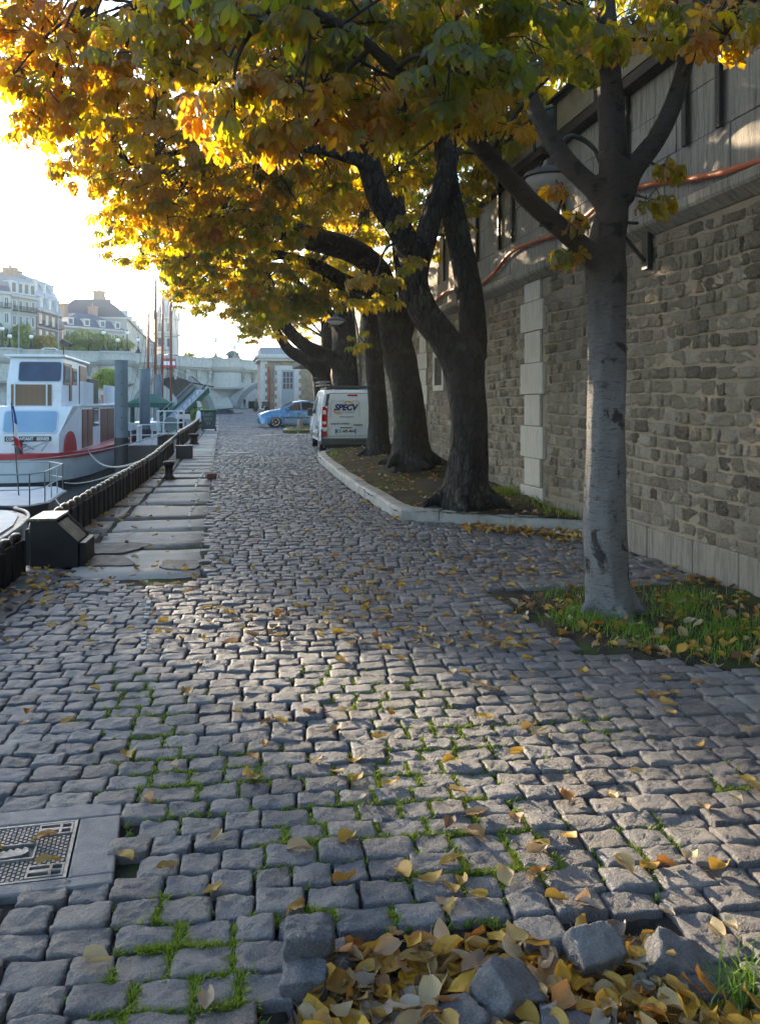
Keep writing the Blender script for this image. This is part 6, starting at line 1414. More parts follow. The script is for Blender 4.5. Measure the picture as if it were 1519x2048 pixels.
def scooter(label, p, rz, white):
    t = thing('motor_scooter', label, 'scooter', tuple(p), rz)
    for x in (-.62, .62):
        mb = MB(); mb.M = Matrix.Translation((x, 0, .24)) @ Matrix.Rotation(R(90), 4, 'X'); mb.lathe([(.14, -.05), (.23, -.055), (.25, 0), (.23, .055), (.14, .05)], (0, 0, 0), 18); mb.build('wheel', M_STEEL, t, smooth='auto')
    mb = MB(); mb.add([(-.85, -.14, .5), (-.2, -.17, .45), (-.15, -.15, .28), (.35, -.17, .26), (.5, -.2, .9), (.58, -.18, .9), (.62, -.1, .4), (-.85, .14, .5), (-.2, .17, .45), (-.15, .15, .28), (.35, .17, .26), (.5, .2, .9), (.58, .18, .9), (.62, .1, .4), (-.85, -.13, .72), (-.2, -.15, .74), (-.85, .13, .72), (-.2, .15, .74)],
      [(0, 1, 15, 14), (7, 16, 17, 8), (0, 14, 16, 7), (14, 15, 17, 16), (1, 8, 17, 15), (1, 2, 9, 8), (2, 3, 10, 9), (3, 4, 11, 10), (4, 5, 12, 11), (5, 6, 13, 12), (3, 6, 5, 4), (10, 11, 12, 13), (0, 7, 8, 1)]); mb.build('body', white, t, bevel=.03)
    mb = MB(); mb.box((-.5, 0, .79), (.7, .28, .1)); mb.build('seat', M_STEEL, t, bevel=.03)
    mb = MB(); mb.tube([(.55, 0, .85), (.48, 0, 1.05)], .03, 6); mb.tube([(.4, -.34, 1.06), (.48, 0, 1.05), (.4, .34, 1.06)], .02, 6); mb.tube([(.62, 0, .24), (.58, 0, .8)], .035, 6); mb.build('handlebar', M_STEEL, t)
    mb = MB(); mb.slab([(.58, -.2, .95), (.58, .2, .95), (.44, .14, 1.4), (.44, -.14, 1.4)], .012); mb.build('windscreen', M_WHITE, t, bevel=.01)
p = W(383, 842, 45); p.z = gz(45); scooter('black and white scooter parked by the reel cage', p, .7, M_WHITE)
p = WY(522, 820, 74); p.z = gz(74); scooter('scooter with a pale windscreen parked at the lodge corner', p, 2.4, M_BOX)
for i, (px, lb) in enumerate(((503, 'bright green container by the far bridge arch'), (513, 'second green container nearer the lodge under the far arch'))):
    p = W(px, 817, 146); t = thing('green_container', lb, 'container', (p.x, p.y, gz(146)), .1, 'green containers under the bridge'); mb = MB(); mb.box2((-.5, -.35, 0), (.5, .35, 1.05)); mb.build('tub', pmat('container_green', (.02, .22, .09), .5), t, bevel=.05); mb = MB(); mb.box2((-.54, -.4, 1.052), (.54, .4, 1.16)); mb.build('lid', M_LID, t, bevel=.04)
# ================================================================ VEHICLES AND THE PERSON
M_VW = pmat('white_van_paint', (.66, .68, .69), .25, .03, 1, 0, dirt=(.5, .49, .47), dirt_amt=.3); M_VW.node_tree.nodes['Principled BSDF'].inputs['Coat Weight'].default_value = .6
M_BUMP = pmat('dark_bumper', (.05, .058, .065), .55, .1, 5, .15, 90)
M_TYRE = pmat('tyre_rubber', (.018, .018, .019), .8, .2, 10, .3, 60)
M_ALLOY = pmat('alloy_rim', (.5, .51, .52), .3, .1, 5, 0, metal=.9)
M_GLASS = glass_dark('car_glass', (.018, .022, .026), .05)
M_TAIL = pmat('tail_red', (.45, .012, .015), .15, .1, 10, .1, 60); M_TAILW = pmat('tail_clear', (.7, .68, .68), .12, .1, 10, .1, 60)
M_NAVY = pmat('logo_navy', (.01, .02, .12), .5, .05, 5, 0); M_GOLD = pmat('logo_gold', (.62, .34, .03), .5, .05, 5, 0); M_INK = pmat('ink_black', (.02, .02, .022), .5, .05, 5, 0); M_PLATE = pmat('plate_white', (.72, .72, .70), .4, .03, 5, 0); M_PBLUE = pmat('plate_blue', (.03, .14, .5), .4, .03, 5, 0)
def car_body(prof, xs, name, mats, parent, insets, tum, bevel=.0):
    """prof: closed side outline [(y,z)], lofted across x with narrowing towards the sides and roof"""
    mb = MB(); n = len(prof); cy = sum(p[0] for p in prof) / n; cz = sum(p[1] for p in prof) / n; vs = []
    for x, ins in zip(xs, insets):
        for y, z in prof:
            k = 1 - ins; yy = cy + (y - cy) * (1 - ins * .5); zz = cz + (z - cz) * k if z > cz else z
            vs.append((x * tum(z), yy, zz))
    fs = [tuple(range(n - 1, -1, -1)), tuple((len(xs) - 1) * n + i for i in range(n))]
    for a in range(len(xs) - 1):
        for i in range(n): fs.append((a * n + i, a * n + (i + 1) % n, (a + 1) * n + (i + 1) % n, (a + 1) * n + i))
    mb.add(vs, fs); o = mb.build(name, mats, parent, smooth='auto'); return o
def arch(cy, r, z0, n=9, rev=False):
    a = [(cy + r * math.cos(math.pi * i / n), z0 + r * math.sin(math.pi * i / n)) for i in range(n + 1)]
    return a if not rev else a[::-1]
def wheel(parent, x, y, r, w_, side, rim=True, spokes=5):
    mb = MB(); M = Matrix.Translation((x, y, r)) @ Matrix.Rotation(R(90) * side, 4, 'Y'); mb.M = M
    mb.lathe([(r * .62, -w_ / 2), (r * .92, -w_ / 2), (r, -w_ / 2 + .03), (r, w_ / 2 - .03), (r * .92, w_ / 2), (r * .62, w_ / 2)], (0, 0, 0), 28); o = mb.build('wheel', M_TYRE, parent, smooth='auto')
    mb = MB(); mb.M = M; mb.lathe([(r * .64, w_ / 2 - .03), (r * .64, w_ / 2 + .004), (r * .56, w_ / 2 + .004), (r * .54, w_ / 2 - .05), (.01, w_ / 2 - .06)], (0, 0, 0), 28); mb.build('rim_barrel', M_TYRE, o, smooth='auto')
    mb = MB(); mb.M = M
    mb.lathe([(r * .15, w_ / 2 - .05), (r * .15, w_ / 2), (.01, w_ / 2 + .005)], (0, 0, 0), 14)
    for k in range(spokes):
        a = 2 * math.pi * k / spokes + .3; mb.bar((r * .1 * math.cos(a), r * .1 * math.sin(a), w_ / 2 - .02), (r * .60 * math.cos(a), r * .60 * math.sin(a), w_ / 2 - .012), r * .2, .03, up=(0, 0, 1))
    mb.lathe([(r * .66, w_ / 2 - .01), (r * .66, w_ / 2 + .008), (r * .55, w_ / 2 + .006), (r * .55, w_ / 2 - .01)], (0, 0, 0), 28)
    mb.build('rim', M_ALLOY, o, smooth='auto')
# ---- white panel van, seen from behind (local: y forward, rear at y=0)
vp = W(641, 904, 24.8); vx = vp.x + .915
van = thing('white_van', 'white panel van with a blue logo on its rear doors, parked behind the kerbed trees', 'van', (vx, vp.y, gz(vp.y)), R(-1.5))
tumv = lambda z: 1.0 if z < .95 else 1 - .135 * ((z - .95) / .85) ** 1.5
Hv = 1.80
prof = [(.06, .34), (.03, .5), (.02, .8), (.03, 1.05), (.10, 1.45), (.17, 1.68), (.30, 1.78), (.8, Hv), (2.2, Hv), (2.7, 1.74), (3.25, 1.30), (3.45, 1.08), (3.95, .93), (4.15, .75), (4.18, .42), (4.1, .3)] + arch(3.42, .34, .3, 9)[0:] + arch(.78, .34, .3, 9)[0:] + [(.2, .32)]
xs = [-.915, -.90, -.84, -.6, 0, .6, .84, .90, .915]
body = car_body(prof, xs, 'body', M_VW, van, [.05, .02, .006, 0, 0, 0, .006, .02, .05], tumv)
def rear_y(z): return float(np.interp(z, (.34, .5, .8, 1.05, 1.45, 1.68), (.06, .03, .02, .03, .10, .17)))
def rear_panel(pts, off, th, mat, name, parent=van, bevel=0.0):
    mb = MB(); mb.slab([(x, rear_y(z) - off, z) for x, z in pts], th); return mb.build(name, mat, parent, bevel=bevel)
# door outlines as dark shut lines
def shut(pts, name='shut_line', w_=.012):
    mb = MB()
    for a, b in zip(pts[:-1], pts[1:]): mb.bar((a[0], rear_y(a[1]) - .001, a[1]), (b[0], rear_y(b[1]) - .001, b[1]), w_, .01, up=(0, 1, 0))
    mb.build(name, M_BUMP, van)
shut([(-.72, .46), (-.74, .9), (-.70, 1.3), (-.64, 1.68), (.64, 1.68), (.70, 1.3), (.74, .9), (.72, .46), (-.72, .46)]); shut([(.245, .46), (.245, 1.68)])
shut([(-.62, 1.0), (-.62, 1.38), (-.56, 1.46), (.18, 1.46), (.2, 1.40), (.2, 1.0)], 'pressing_line', .007)
mb = MB(); mb.box2((-.905, -.05, .22), (.905, .30, .40)); mb.box2((-.88, -.075, .30), (.88, -.045, .40)); mb.build('bumper', M_BUMP, van, bevel=.04)
mb = MB()
for sg in (-1, 1): mb.box2((sg * .905 - .06 * (sg > 0), -.035, .40), (sg * .905 + .06 * (sg < 0), .12, .66))
mb.build('bumper_corner', M_BUMP, van, bevel=.03)
mb = MB(); mb.box2((-.8, .05, .12), (.8, .5, .24)); mb.build('underbody', M_TYRE, van)
for sg in (-1, 1):
    xx = sg * .80
    pts = [(xx - .075, .72), (xx + .075, .70), (xx + .085, 1.0), (xx + .06 - .02 * sg, 1.30), (xx - .06 - .0 * sg, 1.30), (xx - .085, 1.0)]
    l = rear_panel(pts, .0, .05, M_TAIL, 'tail_light', bevel=.012)
    rear_panel([(xx - .05, 1.08), (xx + .05, 1.08), (xx + .04, 1.20), (xx - .04, 1.20)], .025, .02, M_TAILW, 'clear_lens', l, .008); rear_panel([(xx - .05, .80), (xx + .05, .80), (xx + .05, .88), (xx - .05, .88)], .025, .02, M_TAILW, 'clear_lens', l, .008)
    rear_panel([(xx - .06, .44), (xx + .06, .44), (xx + .06, .60), (xx - .06, .60)], .055, .02, M_TAIL, 'fog_light', bevel=.01)
    pil = rear_panel([(sg * .755 - .03, 1.30), (sg * .755 + .05, 1.30), (sg * .70 + .05, 1.66), (sg * .70 - .03, 1.66)], -.004, .03, M_BUMP, 'rear_pillar', bevel=.008)
rear_panel([(-.13, 1.60), (.16, 1.60), (.16, 1.645), (-.13, 1.645)], .004, .02, M_TAIL, 'brake_light')
rec = rear_panel([(-.56, .50), (.16, .50), (.16, .74), (-.56, .74)], .0, .012, M_VW, 'plate_recess', bevel=.004)
pl = rear_panel([(-.50, .535), (.10, .535), (.10, .665), (-.50, .665)], .012, .014, M_PLATE, 'number_plate', bevel=.003)
mb = MB(); mb.box2((-.50, rear_y(.6) - .024, .537), (-.45, rear_y(.6) - .018, .663)); mb.box2((.05, rear_y(.6) - .024, .537), (.10, rear_y(.6) - .018, .663)); mb.build('blue_band', M_PBLUE, pl)
text_mesh('plate_lettering', 'CC-685-MA', .115, M_INK, pl, (-.20, rear_y(.6) - .022, .60), (R(90), 0, 0), .004, bold=.004, sx=.88)
mb = MB(); mb.box2((-.36, -.012, .685), (-.02, .03, .715)); mb.build('plate_light', M_BUMP, van, bevel=.006)
text_mesh('logo', 'SPECV', .235, M_NAVY, van, (-.20, rear_y(1.27) - .012, 1.27), (R(90) - .14, 0, 0), .006, shear=.25, bold=.012, sx=.98)
def arc(cx_, cz, r0, r1, a0, a1, name):
    mb = MB(); pts = []; n = 14
    for i in range(n + 1):
        a = R(a0 + (a1 - a0) * i / n); w_ = (r1 - r0) * math.sin(math.pi * i / n); pts.append(((cx_ + (r0) * math.cos(a), cz + r0 * .62 * math.sin(a)), (cx_ + (r0 + w_) * math.cos(a), cz + (r0 + w_) * .62 * math.sin(a))))
    for a, b in zip(pts[:-1], pts[1:]):
        q = [a[0], a[1], b[1], b[0]]
        if abs((a[1][0] - a[0][0])) + abs(a[1][1] - a[0][1]) < 1e-4 or abs((b[1][0] - b[0][0])) + abs(b[1][1] - b[0][1]) < 1e-4: q = [p for i, p in enumerate(q)]
        mb.add([(x, rear_y(z) - .008, z) for x, z in q], [(0, 1, 2, 3)])
    mb.build(name, M_GOLD, van)
arc(-.12, 1.34, .13, .19, -10, 170, 'logo_arc'); arc(-.34, 1.21, .17, .23, 150, 300, 'logo_arc')
text_mesh('logo_line', 'TRAVAUX DU BATIMENT', .045, M_NAVY, van, (-.20, rear_y(1.14) - .010, 1.135), (R(90) - .1, 0, 0), .003)
text_mesh('web_line', 'www.specv.fr', .075, M_INK, van, (-.17, rear_y(1.02) - .008, 1.015), (R(90), 0, 0), .003)
text_mesh('model_badge', 'KANGOO EXPRESS', .062, M_BUMP, van, (-.36, rear_y(.83) - .008, .81), (R(90), 0, 0), .004, bold=.002)
mb = MB(); mb.box2((.02, -.03, .76), (.28, .005, .795)); mb.build('door_handle', M_BUMP, van, bevel=.01)
for z in (.66, 1.26): mb = MB(); mb.box2((-.77, -.03, z), (-.71, .01, z + .06)); mb.build('hinge', M_VW, van, bevel=.008)
def side_glass(pts, hw, tum, name, parent, side, mat=M_GLASS, off=.006):
    mb = MB(); mb.slab([(side * (hw * tum(z) + off), y, z) for y, z in pts], .012); return mb.build(name, mat, parent, bevel=.004)
for sg in (-1, 1):
    side_glass([(2.05, 1.08), (3.0, 1.08), (2.86, 1.35), (2.5, 1.60), (2.1, 1.62)], .905, tumv, 'side_window', van, sg)
    side_glass([(.45, 1.06), (1.75, 1.06), (1.75, 1.58), (.55, 1.56)], .905, tumv, 'side_pressing', van, sg, M_VW, .004)
    mb = MB(); mb.box2((sg * .93 - .0, .95, .40), (sg * .905, 3.0, .52)); mb.build('side_strip', M_BUMP, van, bevel=.01)
    mb = MB(); mb.box((sg * 1.0, 2.95, 1.12), (.18, .12, .24)); mb.build('door_mirror', M_BUMP, van, bevel=.03)
    wheel(van, sg * .80, .78, .31, .2, sg); wheel(van, sg * .80, 3.42, .31, .2, sg)
    mb = MB(); mb.box2((sg * .917, 1.0, .62), (sg * .924, 1.9, .74)); mb.build('side_lettering', M_BUMP, van)
mb = MB(); mb.slab([(-.70, 2.76, 1.73), (.70, 2.76, 1.73), (.78, 3.40, 1.16), (-.78, 3.40, 1.16)], .02); mb.build('windscreen', M_GLASS, van)
mb = MB()
for y in (.55, 1.4, 2.2): mb.box2((-.72, y, Hv + .05), (.72, y + .06, Hv + .11)); 
for sg in (-1, 1): mb.box2((sg * .70 - .03, .35, Hv + .0), (sg * .70 + .03, 2.4, Hv + .06))
mb.build('roof_rack', M_BUMP, van, bevel=.008)
mb = MB(); mb.box2((-.86, .9, Hv + .12), (-.55, 2.6, Hv + .15)); mb.box2((-.86, .9, Hv + .22), (-.55, 2.6, Hv + .25)); mb.build('ladder', M_ALLOY, van)
# ---- light blue saloon, side on
M_BLUE = pmat('light_blue_metallic', (.07, .23, .44), .24, 0, 2, 0, metal=.3); M_BLUE.node_tree.nodes['Principled BSDF'].inputs['Coat Weight'].default_value = .8
cp = WY(515, 852, 47.2)
car = thing('blue_saloon', 'light blue metallic saloon car parked side on across the bed behind the van', 'car', (cp.x + 2.3, 47.2, gz(47) - .02), R(90 + 2))
tumc = lambda z: 1.0 if z < .86 else 1 - .25 * ((z - .86) / .58) ** 1.2
profc = [(-2.3, .34), (-2.32, .62), (-2.26, .88), (-2.1, .98), (-1.55, 1.02), (-1.0, 1.30), (-.55, 1.42), (-.05, 1.45), (.45, 1.38), (.95, 1.12), (1.22, .98), (1.75, .90), (2.15, .76), (2.28, .60), (2.32, .40), (2.24, .22)] + arch(1.42, .34, .22, 9) + arch(-1.30, .34, .22, 9) + [(-2.2, .26)]
car_body(profc, [-.87, -.855, -.78, -.5, 0, .5, .78, .855, .87], 'body', M_BLUE, car, [.05, .02, .008, 0, 0, 0, .008, .02, .05], tumc)
for sg in (-1, 1):
    side_glass([(.10, .93), (.93, .93), (.86, 1.02), (.40, 1.30), (.12, 1.345)], .865, tumc, 'front_window', car, sg); side_glass([(-.85, .93), (.04, .93), (.06, 1.35), (-.4, 1.34), (-.72, 1.24)], .865, tumc, 'rear_window', car, sg)
    mb = MB(); mb.box2((sg * .868, -2.0, .50), (sg * .885, 1.02, .56)); mb.build('side_moulding', M_BUMP, car, bevel=.006); mb = MB(); mb.box2((sg * .80, -.98, .17), (sg * .868, 1.1, .27)); mb.build('sill', M_BUMP, car, bevel=.02)
    mb = MB(); mb.box((sg * .95, .78, .97), (.2, .12, .13)); mb.build('door_mirror', M_BLUE, car, bevel=.04)
    mb = MB(); mb.box2((sg * .872, .12, .74), (sg * .89, .30, .78)); mb.build('door_handle', M_BLUE, car, bevel=.01)
    mb = MB()
    for y in (.07, 1.0): mb.box2((sg * .866, y, .28), (sg * .872, y + .012, .92))
    mb.build('shut_line', M_BUMP, car)
    wheel(car, sg * .76, 1.42, .315, .2, sg, True, 6); wheel(car, sg * .76, -1.30, .315, .2, sg, True, 6)
    mb = MB(); mb.box2((sg * .55 - .2, 2.10, .60), (sg * .55 + .2, 2.262, .74)); mb.build('headlight', M_TAILW, car, bevel=.03)
mb = MB(); mb.box2((-.83, 2.1, .24), (.83, 2.35, .50)); mb.build('front_bumper', M_BLUE, car, bevel=.06); mb = MB(); mb.box2((-.84, 2.0, .44), (.84, 2.362, .50)); mb.build('bumper_strip', M_BUMP, car, bevel=.01)
mb = MB(); mb.slab([(-.66, .50, 1.37), (.66, .50, 1.37), (.76, 1.16, 1.02), (-.76, 1.16, 1.02)], .02); mb.build('windscreen', M_GLASS, car)
# stone post by the second bed
p = WY(600, 852, 40.0); t = thing('stone_post', 'short weathered stone post on the bed in front of the light blue car', 'post', (p.x, p.y, gz(40) + .1))
mb = MB(); mb.lathe([(.16, -.1), (.15, .15), (.125, .38), (.09, .45), (.02, .47)], (0, 0, 0), 9); mb.build('shaft', M_BRD, t, smooth='auto')
# ---- a walker far off under the bridge
def person(name, label, loc, rz, skin, top_, leg_):
    t = thing(name, label, 'person', loc, rz)
    J = {'pel': (0, 0, .95, .115), 'wst': (0, .01, 1.10, .105), 'chs': (0, .0, 1.32, .135), 'nck': (0, .0, 1.50, .05), 'hd0': (0, .01, 1.58, .075), 'hd1': (0, .02, 1.68, .09), 'hd2': (0, .01, 1.76, .05)}
    for sg, s in ((-1, 'l'), (1, 'r')):
        J['hip' + s] = (sg * .09, 0, .90, .095); J['kne' + s] = (sg * .10, .10 * sg + .03, .50, .062); J['ank' + s] = (sg * .10, .16 * sg - .06, .09, .042); J['toe' + s] = (sg * .11, .16 * sg + .10, .03, .035)
        J['sho' + s] = (sg * .18, 0, 1.43, .06); J['elb' + s] = (sg * .24, -.10 * sg, 1.15, .045); J['wri' + s] = (sg * .23, -.14 * sg + .1, .92, .032); J['han' + s] = (sg * .22, -.15 * sg + .14, .84, .038)
    E = [('pel', 'wst'), ('wst', 'chs'), ('chs', 'nck'), ('nck', 'hd0'), ('hd0', 'hd1'), ('hd1', 'hd2')]
    for s in 'lr': E += [('pel', 'hip' + s), ('hip' + s, 'kne' + s), ('kne' + s, 'ank' + s), ('ank' + s, 'toe' + s), ('chs', 'sho' + s), ('sho' + s, 'elb' + s), ('elb' + s, 'wri' + s), ('wri' + s, 'han' + s)]
    ks = list(J); me = bpy.data.meshes.new('body'); me.from_pydata([J[k][:3] for k in ks], [(ks.index(a), ks.index(b)) for a, b in E], [])
    me.materials.append(top_); o = bpy.data.objects.new('body', me); link(o, t)
    sk_ = o.modifiers.new('Skin', 'SKIN'); sk_.use_smooth_shade = True
    if not me.skin_vertices: 
        bm = bmesh.new(); bm.from_mesh(me); bm.verts.layers.skin.verify(); bm.to_mesh(me); bm.free()
    for i, k in enumerate(ks): me.skin_vertices[0].data[i].radius = (J[k][3], J[k][3]); me.skin_vertices[0].data[i].use_root = (k == 'pel')
    ss = o.modifiers.new('Sub', 'SUBSURF'); ss.levels = 1; ss.render_levels = 1
    return t
t_ = NT('walker_clothes'); zc_ = t_.n('ShaderNodeSeparateXYZ', i_0=t_.co()).outputs[2]
M_CLO = t_.done(t_.pbr(t_.ramp(t_.mapr(zc_, 0, 1.8), [(0, (.02, .02, .02)), (.06, (.03, .04, .09)), (.52, (.02, .022, .03)), (.845, (.42, .26, .19)), (.94, (.05, .03, .02))], 'CONSTANT'), .8))
p = W(489, 817, 147); person('person', 'walker in a dark jacket and blue trousers far off under the bridge arch', (p.x, p.y, gz(147)), 2.8, None, M_CLO, None)
# ================================================================ FALLEN LEAVES, GRASS, MOSS, LOOSE SETTS
def litter_mat(single=True):
    t = NT('fallen_leaf'); v = t.co()
    k = t.n('ShaderNodeObjectInfo').outputs['Random'] if single else t.attr('tint')
    c = t.ramp(k, [(0, (.44, .33, .19)), (.16, (.56, .32, .03)), (.34, (.46, .29, .09)), (.46, (.48, .38, .22)), (.58, (.36, .14, .03)), (.70, (.54, .33, .05)), (.82, (.17, .085, .045)), (.92, (.44, .40, .33)), (1, (.52, .22, .03))], 'LINEAR')
    c = t.mix(t.mapr(t.noise(38, 5, .7, v), .52, .72, 0, .7), c, t.mix(.6, c, (.08, .04, .02)))
    p = t.pbr(c, .55, 0, t.bump(t.noise(70, 4, .6, v), .4, .006), .35); tr = t.n('ShaderNodeBsdfTranslucent'); t.set(tr.inputs[0], c)
    m = t.n('ShaderNodeMixShader'); m.inputs[0].default_value = .22; t.t.links.new(p, m.inputs[1]); t.t.links.new(tr.outputs[0], m.inputs[2]); return t.done(m.outputs[0])
M_LIT = litter_mat(); M_LIT2 = litter_mat(False)
def litter_template(rg, curl, sk=1.0):
    nu, nv = 7, 5; L = .5; vs, fs = [], []
    wob = rg.normal(0, .045, (nu, nv)); wob2 = rg.uniform(.03, .16); wf = rg.uniform(6, 13)
    for i in range(nu):
        u = i / (nu - 1); w_ = .30 * sk * (math.sin(math.pi * min(1, u * .92 + .05)) ** .75) * (1.12 - .35 * u)
        for j in range(nv):
            s = -1 + 2 * j / (nv - 1); x = (u - .5) * 2 * L * (1 - .04 * abs(s)); y = s * w_ * (1 + wob2 * math.sin(wf * u + 3 * s) + .04 * math.sin(23 * u + 2 * s))
            z = curl[0] * s * s * w_ * 1.2 + curl[1] * (u - .5) ** 2 * 1.2 + curl[2] * s * (u - .5) * .5 + wob[i, j] * .6
            vs.append((x, y, z))
    for i in range(nu - 1):
        for j in range(nv - 1): a = i * nv + j; fs.append((a, a + 1, a + nv + 1, a + nv))
    b = len(vs)                                  # stalk
    vs += [(-.5, -.012, 0), (-.5, .012, 0), (-.82, .012, .05), (-.82, -.004, .05)]; fs.append((b, b + 1, b + 2, b + 3))
    return np.array(vs), np.array(fs)
LRG = np.random.default_rng(77)
LT = [litter_template(LRG, (LRG.uniform(-.2, .75), LRG.uniform(-.15, .55), LRG.uniform(-.7, .7)), LRG.uniform(.8, 1.2)) for _ in range(12)]
LEAFM = []
for v_, f_ in LT:
    me = bpy.data.meshes.new('fallen_leaf'); me.from_pydata([tuple(x) for x in v_], [], [tuple(int(i) for i in x) for x in f_]); me.materials.append(M_LIT); me.polygons.foreach_set('use_smooth', [True] * len(me.polygons)); LEAFM.append(me)
def leaf_obj(p, size, rz, tx, ty, label, group):
    o = bpy.data.objects.new('fallen_leaf', random.choice(LEAFM)); COL.objects.link(o); o.location = p; o.scale = (size,) * 3; o.rotation_euler = (tx, ty, rz)
    return tag(o, label, 'leaf', group)
def stuff_leaves(name, label, P, size, tilt, rg, tint=None):
    P = np.array(P); n = len(P); w_ = rg.integers(0, len(LT), n); V, Fq, T = [], [], []; b = 0
    for q, (tv, tf) in enumerate(LT):
        k = np.where(w_ == q)[0]
        if not len(k): continue
        a, c, d = rg.uniform(0, 6.28, len(k)), rg.normal(0, tilt, len(k)), rg.normal(0, tilt, len(k))
        ca, sa, cc_, sc_, cd, sd2 = np.cos(a), np.sin(a), np.cos(c), np.sin(c), np.cos(d), np.sin(d)
        Rm = np.empty((len(k), 3, 3)); Rm[:, 0] = np.stack([ca * cd, ca * sd2 * sc_ - sa * cc_, ca * sd2 * cc_ + sa * sc_], -1); Rm[:, 1] = np.stack([sa * cd, sa * sd2 * sc_ + ca * cc_, sa * sd2 * cc_ - ca * sc_], -1); Rm[:, 2] = np.stack([-sd2, cd * sc_, cd * cc_], -1)
        s = (size * rg.uniform(.65, 1.25, len(k)))[:, None, None]
        X = P[k][:, None] + s * np.einsum('nij,vj->nvi', Rm, tv); V.append(X.reshape(-1, 3)); Fq.append((tf[None] + (np.arange(len(k)) * len(tv))[:, None, None]).reshape(-1, 4) + b); b += X.shape[0] * X.shape[1]
        T.append(np.repeat(rg.uniform(0, 1, len(k)) if tint is None else rg.normal(tint, .13, len(k)) % 1, len(tv)))
    o = np_mesh(name, np.vstack(V), np.vstack(Fq), M_LIT2, None, {'tint': np.concatenate(T)}); tag(o, label, None, None, 'stuff'); return o
rg = np.random.default_rng(123)
bare = lambda x, y: not (in_poly(x, y, HOLE) or in_poly(x, y, PIT) or in_poly(x, y, PLANT))
# in the hole
hx0, hx1 = min(p[0] for p in HOLE), max(p[0] for p in HOLE); hy0, hy1 = min(p[1] for p in HOLE), max(p[1] for p in HOLE)
def in_hole(n, shrink=0):
    out = []
    while len(out) < n:
        x, y = rg.uniform(hx0, min(hx1, 1.9)), rg.uniform(max(hy0, 1.9), hy1)
        if in_poly(x, y, HOLE): out.append((x, y))
    return out
for x, y in in_hole(185):
    leaf_obj((x, y, rg.uniform(-.04, .018)), rg.uniform(.07, .108), rg.uniform(0, 6.28), rg.normal(0, .38), rg.normal(0, .38), 'fallen leaf lying among the loose stones in the hole left by missing setts', 'fallen leaves in the hole in the paving')
stuff_leaves('leaf_litter', 'packed brown leaves underneath in the hole in the paving', [(x, y, rg.uniform(-.085, -.03)) for x, y in in_hole(800)], .10, .3, rg)
# on the bare setts, the nearest as single leaves
cnt = 0
while cnt < 115:
    px, py = rg.uniform(-20, 1540), rg.uniform(1290, 2040)
    if rg.random() > (.35 + .65 * (px > 600)) : continue
    p = GR(px, py)
    if not bare(p.x, p.y) or p.x > 4.5: continue
    leaf_obj((p.x, p.y, p.z + .016), rg.uniform(.065, .105), rg.uniform(0, 6.28), rg.normal(0, .14), rg.normal(0, .14), 'single dry leaf lying on the bare grey setts', 'dry leaves scattered on the setts'); cnt += 1
P = []
while len(P) < 520:
    px, py = rg.uniform(-20, 1400), rg.uniform(905, 1300); p = GR(px, py)
    if py < 1000 and rg.random() < .6: continue
    if not bare(p.x, p.y) or p.x > 4.45 or p.x < edge_x(p.y) + .15: continue
    if rg.random() > .35 + .65 * (px > 640): continue
    P.append((p.x, p.y, p.z + .016))
stuff_leaves('scattered_leaves', 'small fallen leaves scattered farther along the quay', P, .085, .16, rg)
P = []
while len(P) < 60:
    y = rg.uniform(8.6, 20); x = bx(y) + abs(rg.normal(.12, .16)) + .08; P.append((x, y, gz(y) + .012))
while len(P) < 110:
    px, py = rg.uniform(0, 150), rg.uniform(1140, 1215); p = GR(px, py); P.append((p.x, p.y, p.z + .02))
stuff_leaves('blown_leaves', 'leaves blown against the foot of the ribbed barrier', P, .09, .25, rg)
# round the pale trunk
P = []
c1 = np.array(B1[:2])
while len(P) < 290:
    x, y = rg.uniform(1.5, WALLX - .05), rg.uniform(4.4, 8.0)
    if not in_poly(x, y, PIT): continue
    if math.hypot(x - c1[0], y - c1[1]) < .24: continue
    ed = min(abs(y - np.interp(x, [p[0] for p in sorted(PIT[6:] + PIT[:1])], [p[1] for p in sorted(PIT[6:] + PIT[:1])])), 1)
    if rg.random() > math.exp(-ed * 1.6) + .22: continue
    P.append((x, y, rg.uniform(.0, .035)))
stuff_leaves('earth_leaves', 'brown and yellow leaves on the earth round the pale trunk', P, .088, .4, rg, .70)
P = []
while len(P) < 330:
    x, y = rg.uniform(2.5, WALLX - .06), rg.uniform(10.7, 23.4)
    if in_poly(x, y, [(3.55 + (a - 3.55) * .88, 16.5 + (b - 16.5) * .96) for a, b in PLANT]): P.append((x, y, float(soil_z(x, y)) + .012))
stuff_leaves('planter_leaves', 'brown leaves on the mossy earth of the kerbed bed', P, .08, .25, rg, .62)
P = []
while len(P) < 330:
    px = rg.uniform(925, 1175); t0 = (px - 925) / 240; p = GR(px, 1050 + 17 * t0 + abs(rg.normal(4, 6)) + 2); P.append((p.x, p.y, p.z + rg.uniform(.01, .05)))
stuff_leaves('drifted_leaves', 'reddish brown leaves drifted along the foot of the pale kerb', P, .09, .4, rg, .80)
